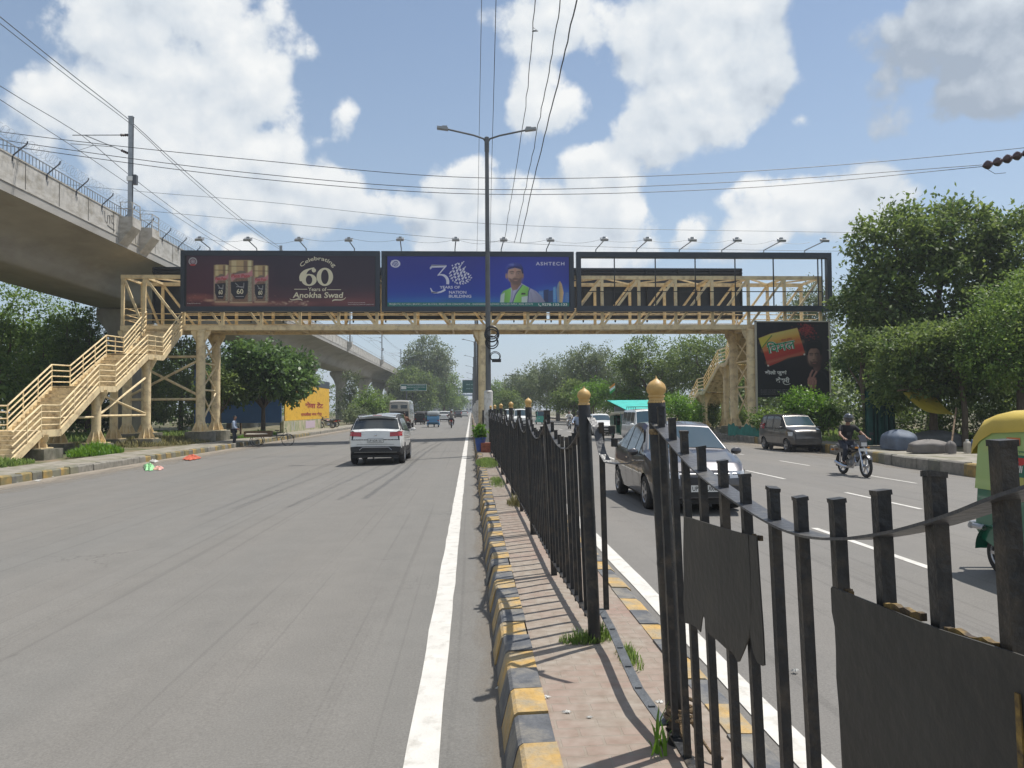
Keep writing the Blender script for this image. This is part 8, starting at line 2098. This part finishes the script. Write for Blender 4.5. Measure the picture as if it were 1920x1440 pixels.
o, _ = leafcloud('woodland', [(-36 - 5 * (k % 3), 64 + 12 * k, 4.5 + (k % 2)) for k in range(13)] + [(-30 - 3 * (k % 2), 44 + 7 * k, 2.6) for k in range(4)] + [(-42 - 8 * k, 56, 5) for k in range(4)], [(6, 7, 5.5)] * 13 + [(3.4, 4, 2.7)] * 4 + [(6, 5, 6)] * 4, 34000, .45, L_mid, 45, None, 1.0); tag(o, 'dark wooded mass filling the background behind the viaduct', 'woodland', kind='stuff')
o, _ = leafcloud('woodland', [(-70 + 11 * k, 560, 7 + (k % 2) * 2) for k in range(5)] + [(14 + 14 * k, 330 - 10 * k, 7 + (k % 2) * 2) for k in range(8)], [(9, 6, 8)] * 13, 16000, 1.1, L_grey, 46, None, 2.0); tag(o, 'pale far tree line closing the view at the end of the road', 'woodland', kind='stuff')
# ground plants
def tuft(name, label, cx, cy, z, rx, ry, n, h, m=None, seed=1, cat='grass', wid=.0032):
    rg = random.Random(seed); b = MB()
    for i in range(n):
        a = rg.uniform(0, 2 * PI); r = rg.random() ** .6; x = cx + math.cos(a) * r * rx; y = cy + math.sin(a) * r * ry; hh = h * rg.uniform(.25, 1.15) * (1.2 - r * .8)
        d = rg.uniform(0, 2 * PI); lx, ly = math.cos(d) * hh * rg.uniform(.1, .6), math.sin(d) * hh * rg.uniform(.1, .6); w = wid * rg.uniform(.7, 1.4); px_, py_ = -math.sin(d) * w, math.cos(d) * w
        b.add([(x - px_, y - py_, z), (x + px_, y + py_, z), (x + lx * .4 + px_ * .8, y + ly * .4 + py_ * .8, z + hh * .6), (x + lx * .4 - px_ * .8, y + ly * .4 - py_ * .8, z + hh * .6), (x + lx, y + ly, z + hh * .92)], [(0, 1, 2, 3), (3, 2, 4)])
    return tag(b.build(name, m or L_grass, fixn=False), label, cat, kind='stuff')
for (px, py, rx, ry, n, h, lb, mm) in ((1090, 1203, .15, .08, 330, .10, 'dark grass tuft at the left foot of the second tall post', L_grass), (1128, 1196, .10, .09, 260, .12, 'green grass tuft at the right foot of the second tall post', L_grass),
        (1182, 1238, .07, .22, 170, .10, 'thin grass along the right side of the bare bottom rail', L_grass), (1168, 1228, 0.05, .1, 40, .08, 'dry grass left of the bare bottom rail', L_dry), (966, 946, .14, .35, 420, .20, 'dry green tuft growing at the foot of the fence', L_dry),
        (914, 868, .34, 2.0, 3800, .15, 'bright grass patch on the median near the brick block', L_grass), (932, 905, .16, 1.2, 600, .13, 'sparse grass between the fence feet', L_grass), (1110, 1290, .0, .0, 0, .1, '', L_grass)):
    if n: p = GZ(px, py, .2); tuft('grass', lb, p.x, p.y, .2, rx, ry, n, h, mm, px)
p = GZ(1228, 1405, .2)
tuft('weed', 'tall bright weed blades beside the rope at the bottom of the photo', p.x, p.y - .04, .2, .045, .05, 14, .30, L_bright, 7, 'weed', .007)
rg = random.Random(3)
tuft('grass', 'green weeds between the stair plinths and the left pavement', -15.8, 33.4, -.05, .7, 2.0, 1500, .6, L_bright, 5, wid=.022)
tuft('grass', 'weeds at the foot of the left stairs', -15.9, 26.0, -.05, .8, 2.6, 1300, .4, L_grass, 6, wid=.02)
tuft('grass', 'rough dry growth under the footbridge behind the columns', -18.5, 44.5, -.05, 3.5, 6, 5200, .5, L_dry, 8, wid=.03)
tuft('grass', 'tall bright grass below the blue hoarding', -14.9, 55, -.05, .6, 4.5, 1200, .5, L_bright, 9, wid=.02)
tuft('grass', 'grass along the right kerb beside the grey hatchback', 17.3, 42, .1, .9, 7, 2600, .4, L_grass, 10, wid=.03)
tuft('grass', 'ground cover under the left-hand trees', -27, 50, -.08, 9, 22, 9000, .5, L_grass, 12, wid=.05)
tuft('grass', 'ground cover under the right-hand trees', 24, 46, .0, 6, 20, 7000, .5, L_grass, 13, wid=.05)
leafcloud('leaves', [(.33, 27.7, .95)], [(.20, .20, .20)], 700, .10, L_bright, 71, pl, .1, 14)
# trees standing over the far verge
# ------------------------------------------------------------------ air
HAZE = True
if HAZE:
    m = bpy.data.materials.new('haze_air'); m.use_nodes = True; nt = m.node_tree; nt.nodes.clear()
    v = nt.nodes.new('ShaderNodeVolumePrincipled'); v.inputs['Color'].default_value = (.86, .92, 1, 1); v.inputs['Density'].default_value = .0006; v.inputs['Anisotropy'].default_value = .2
    o_ = nt.nodes.new('ShaderNodeOutputMaterial'); nt.links.new(v.outputs[0], o_.inputs['Volume'])
    hz = MB().span((-2600, -260, -3), (2600, 3600, 90)).build('haze', m); hz['kind'] = 'stuff'
    scene.cycles.volume_bounces = 0
    scene.cycles.volume_max_steps = 32
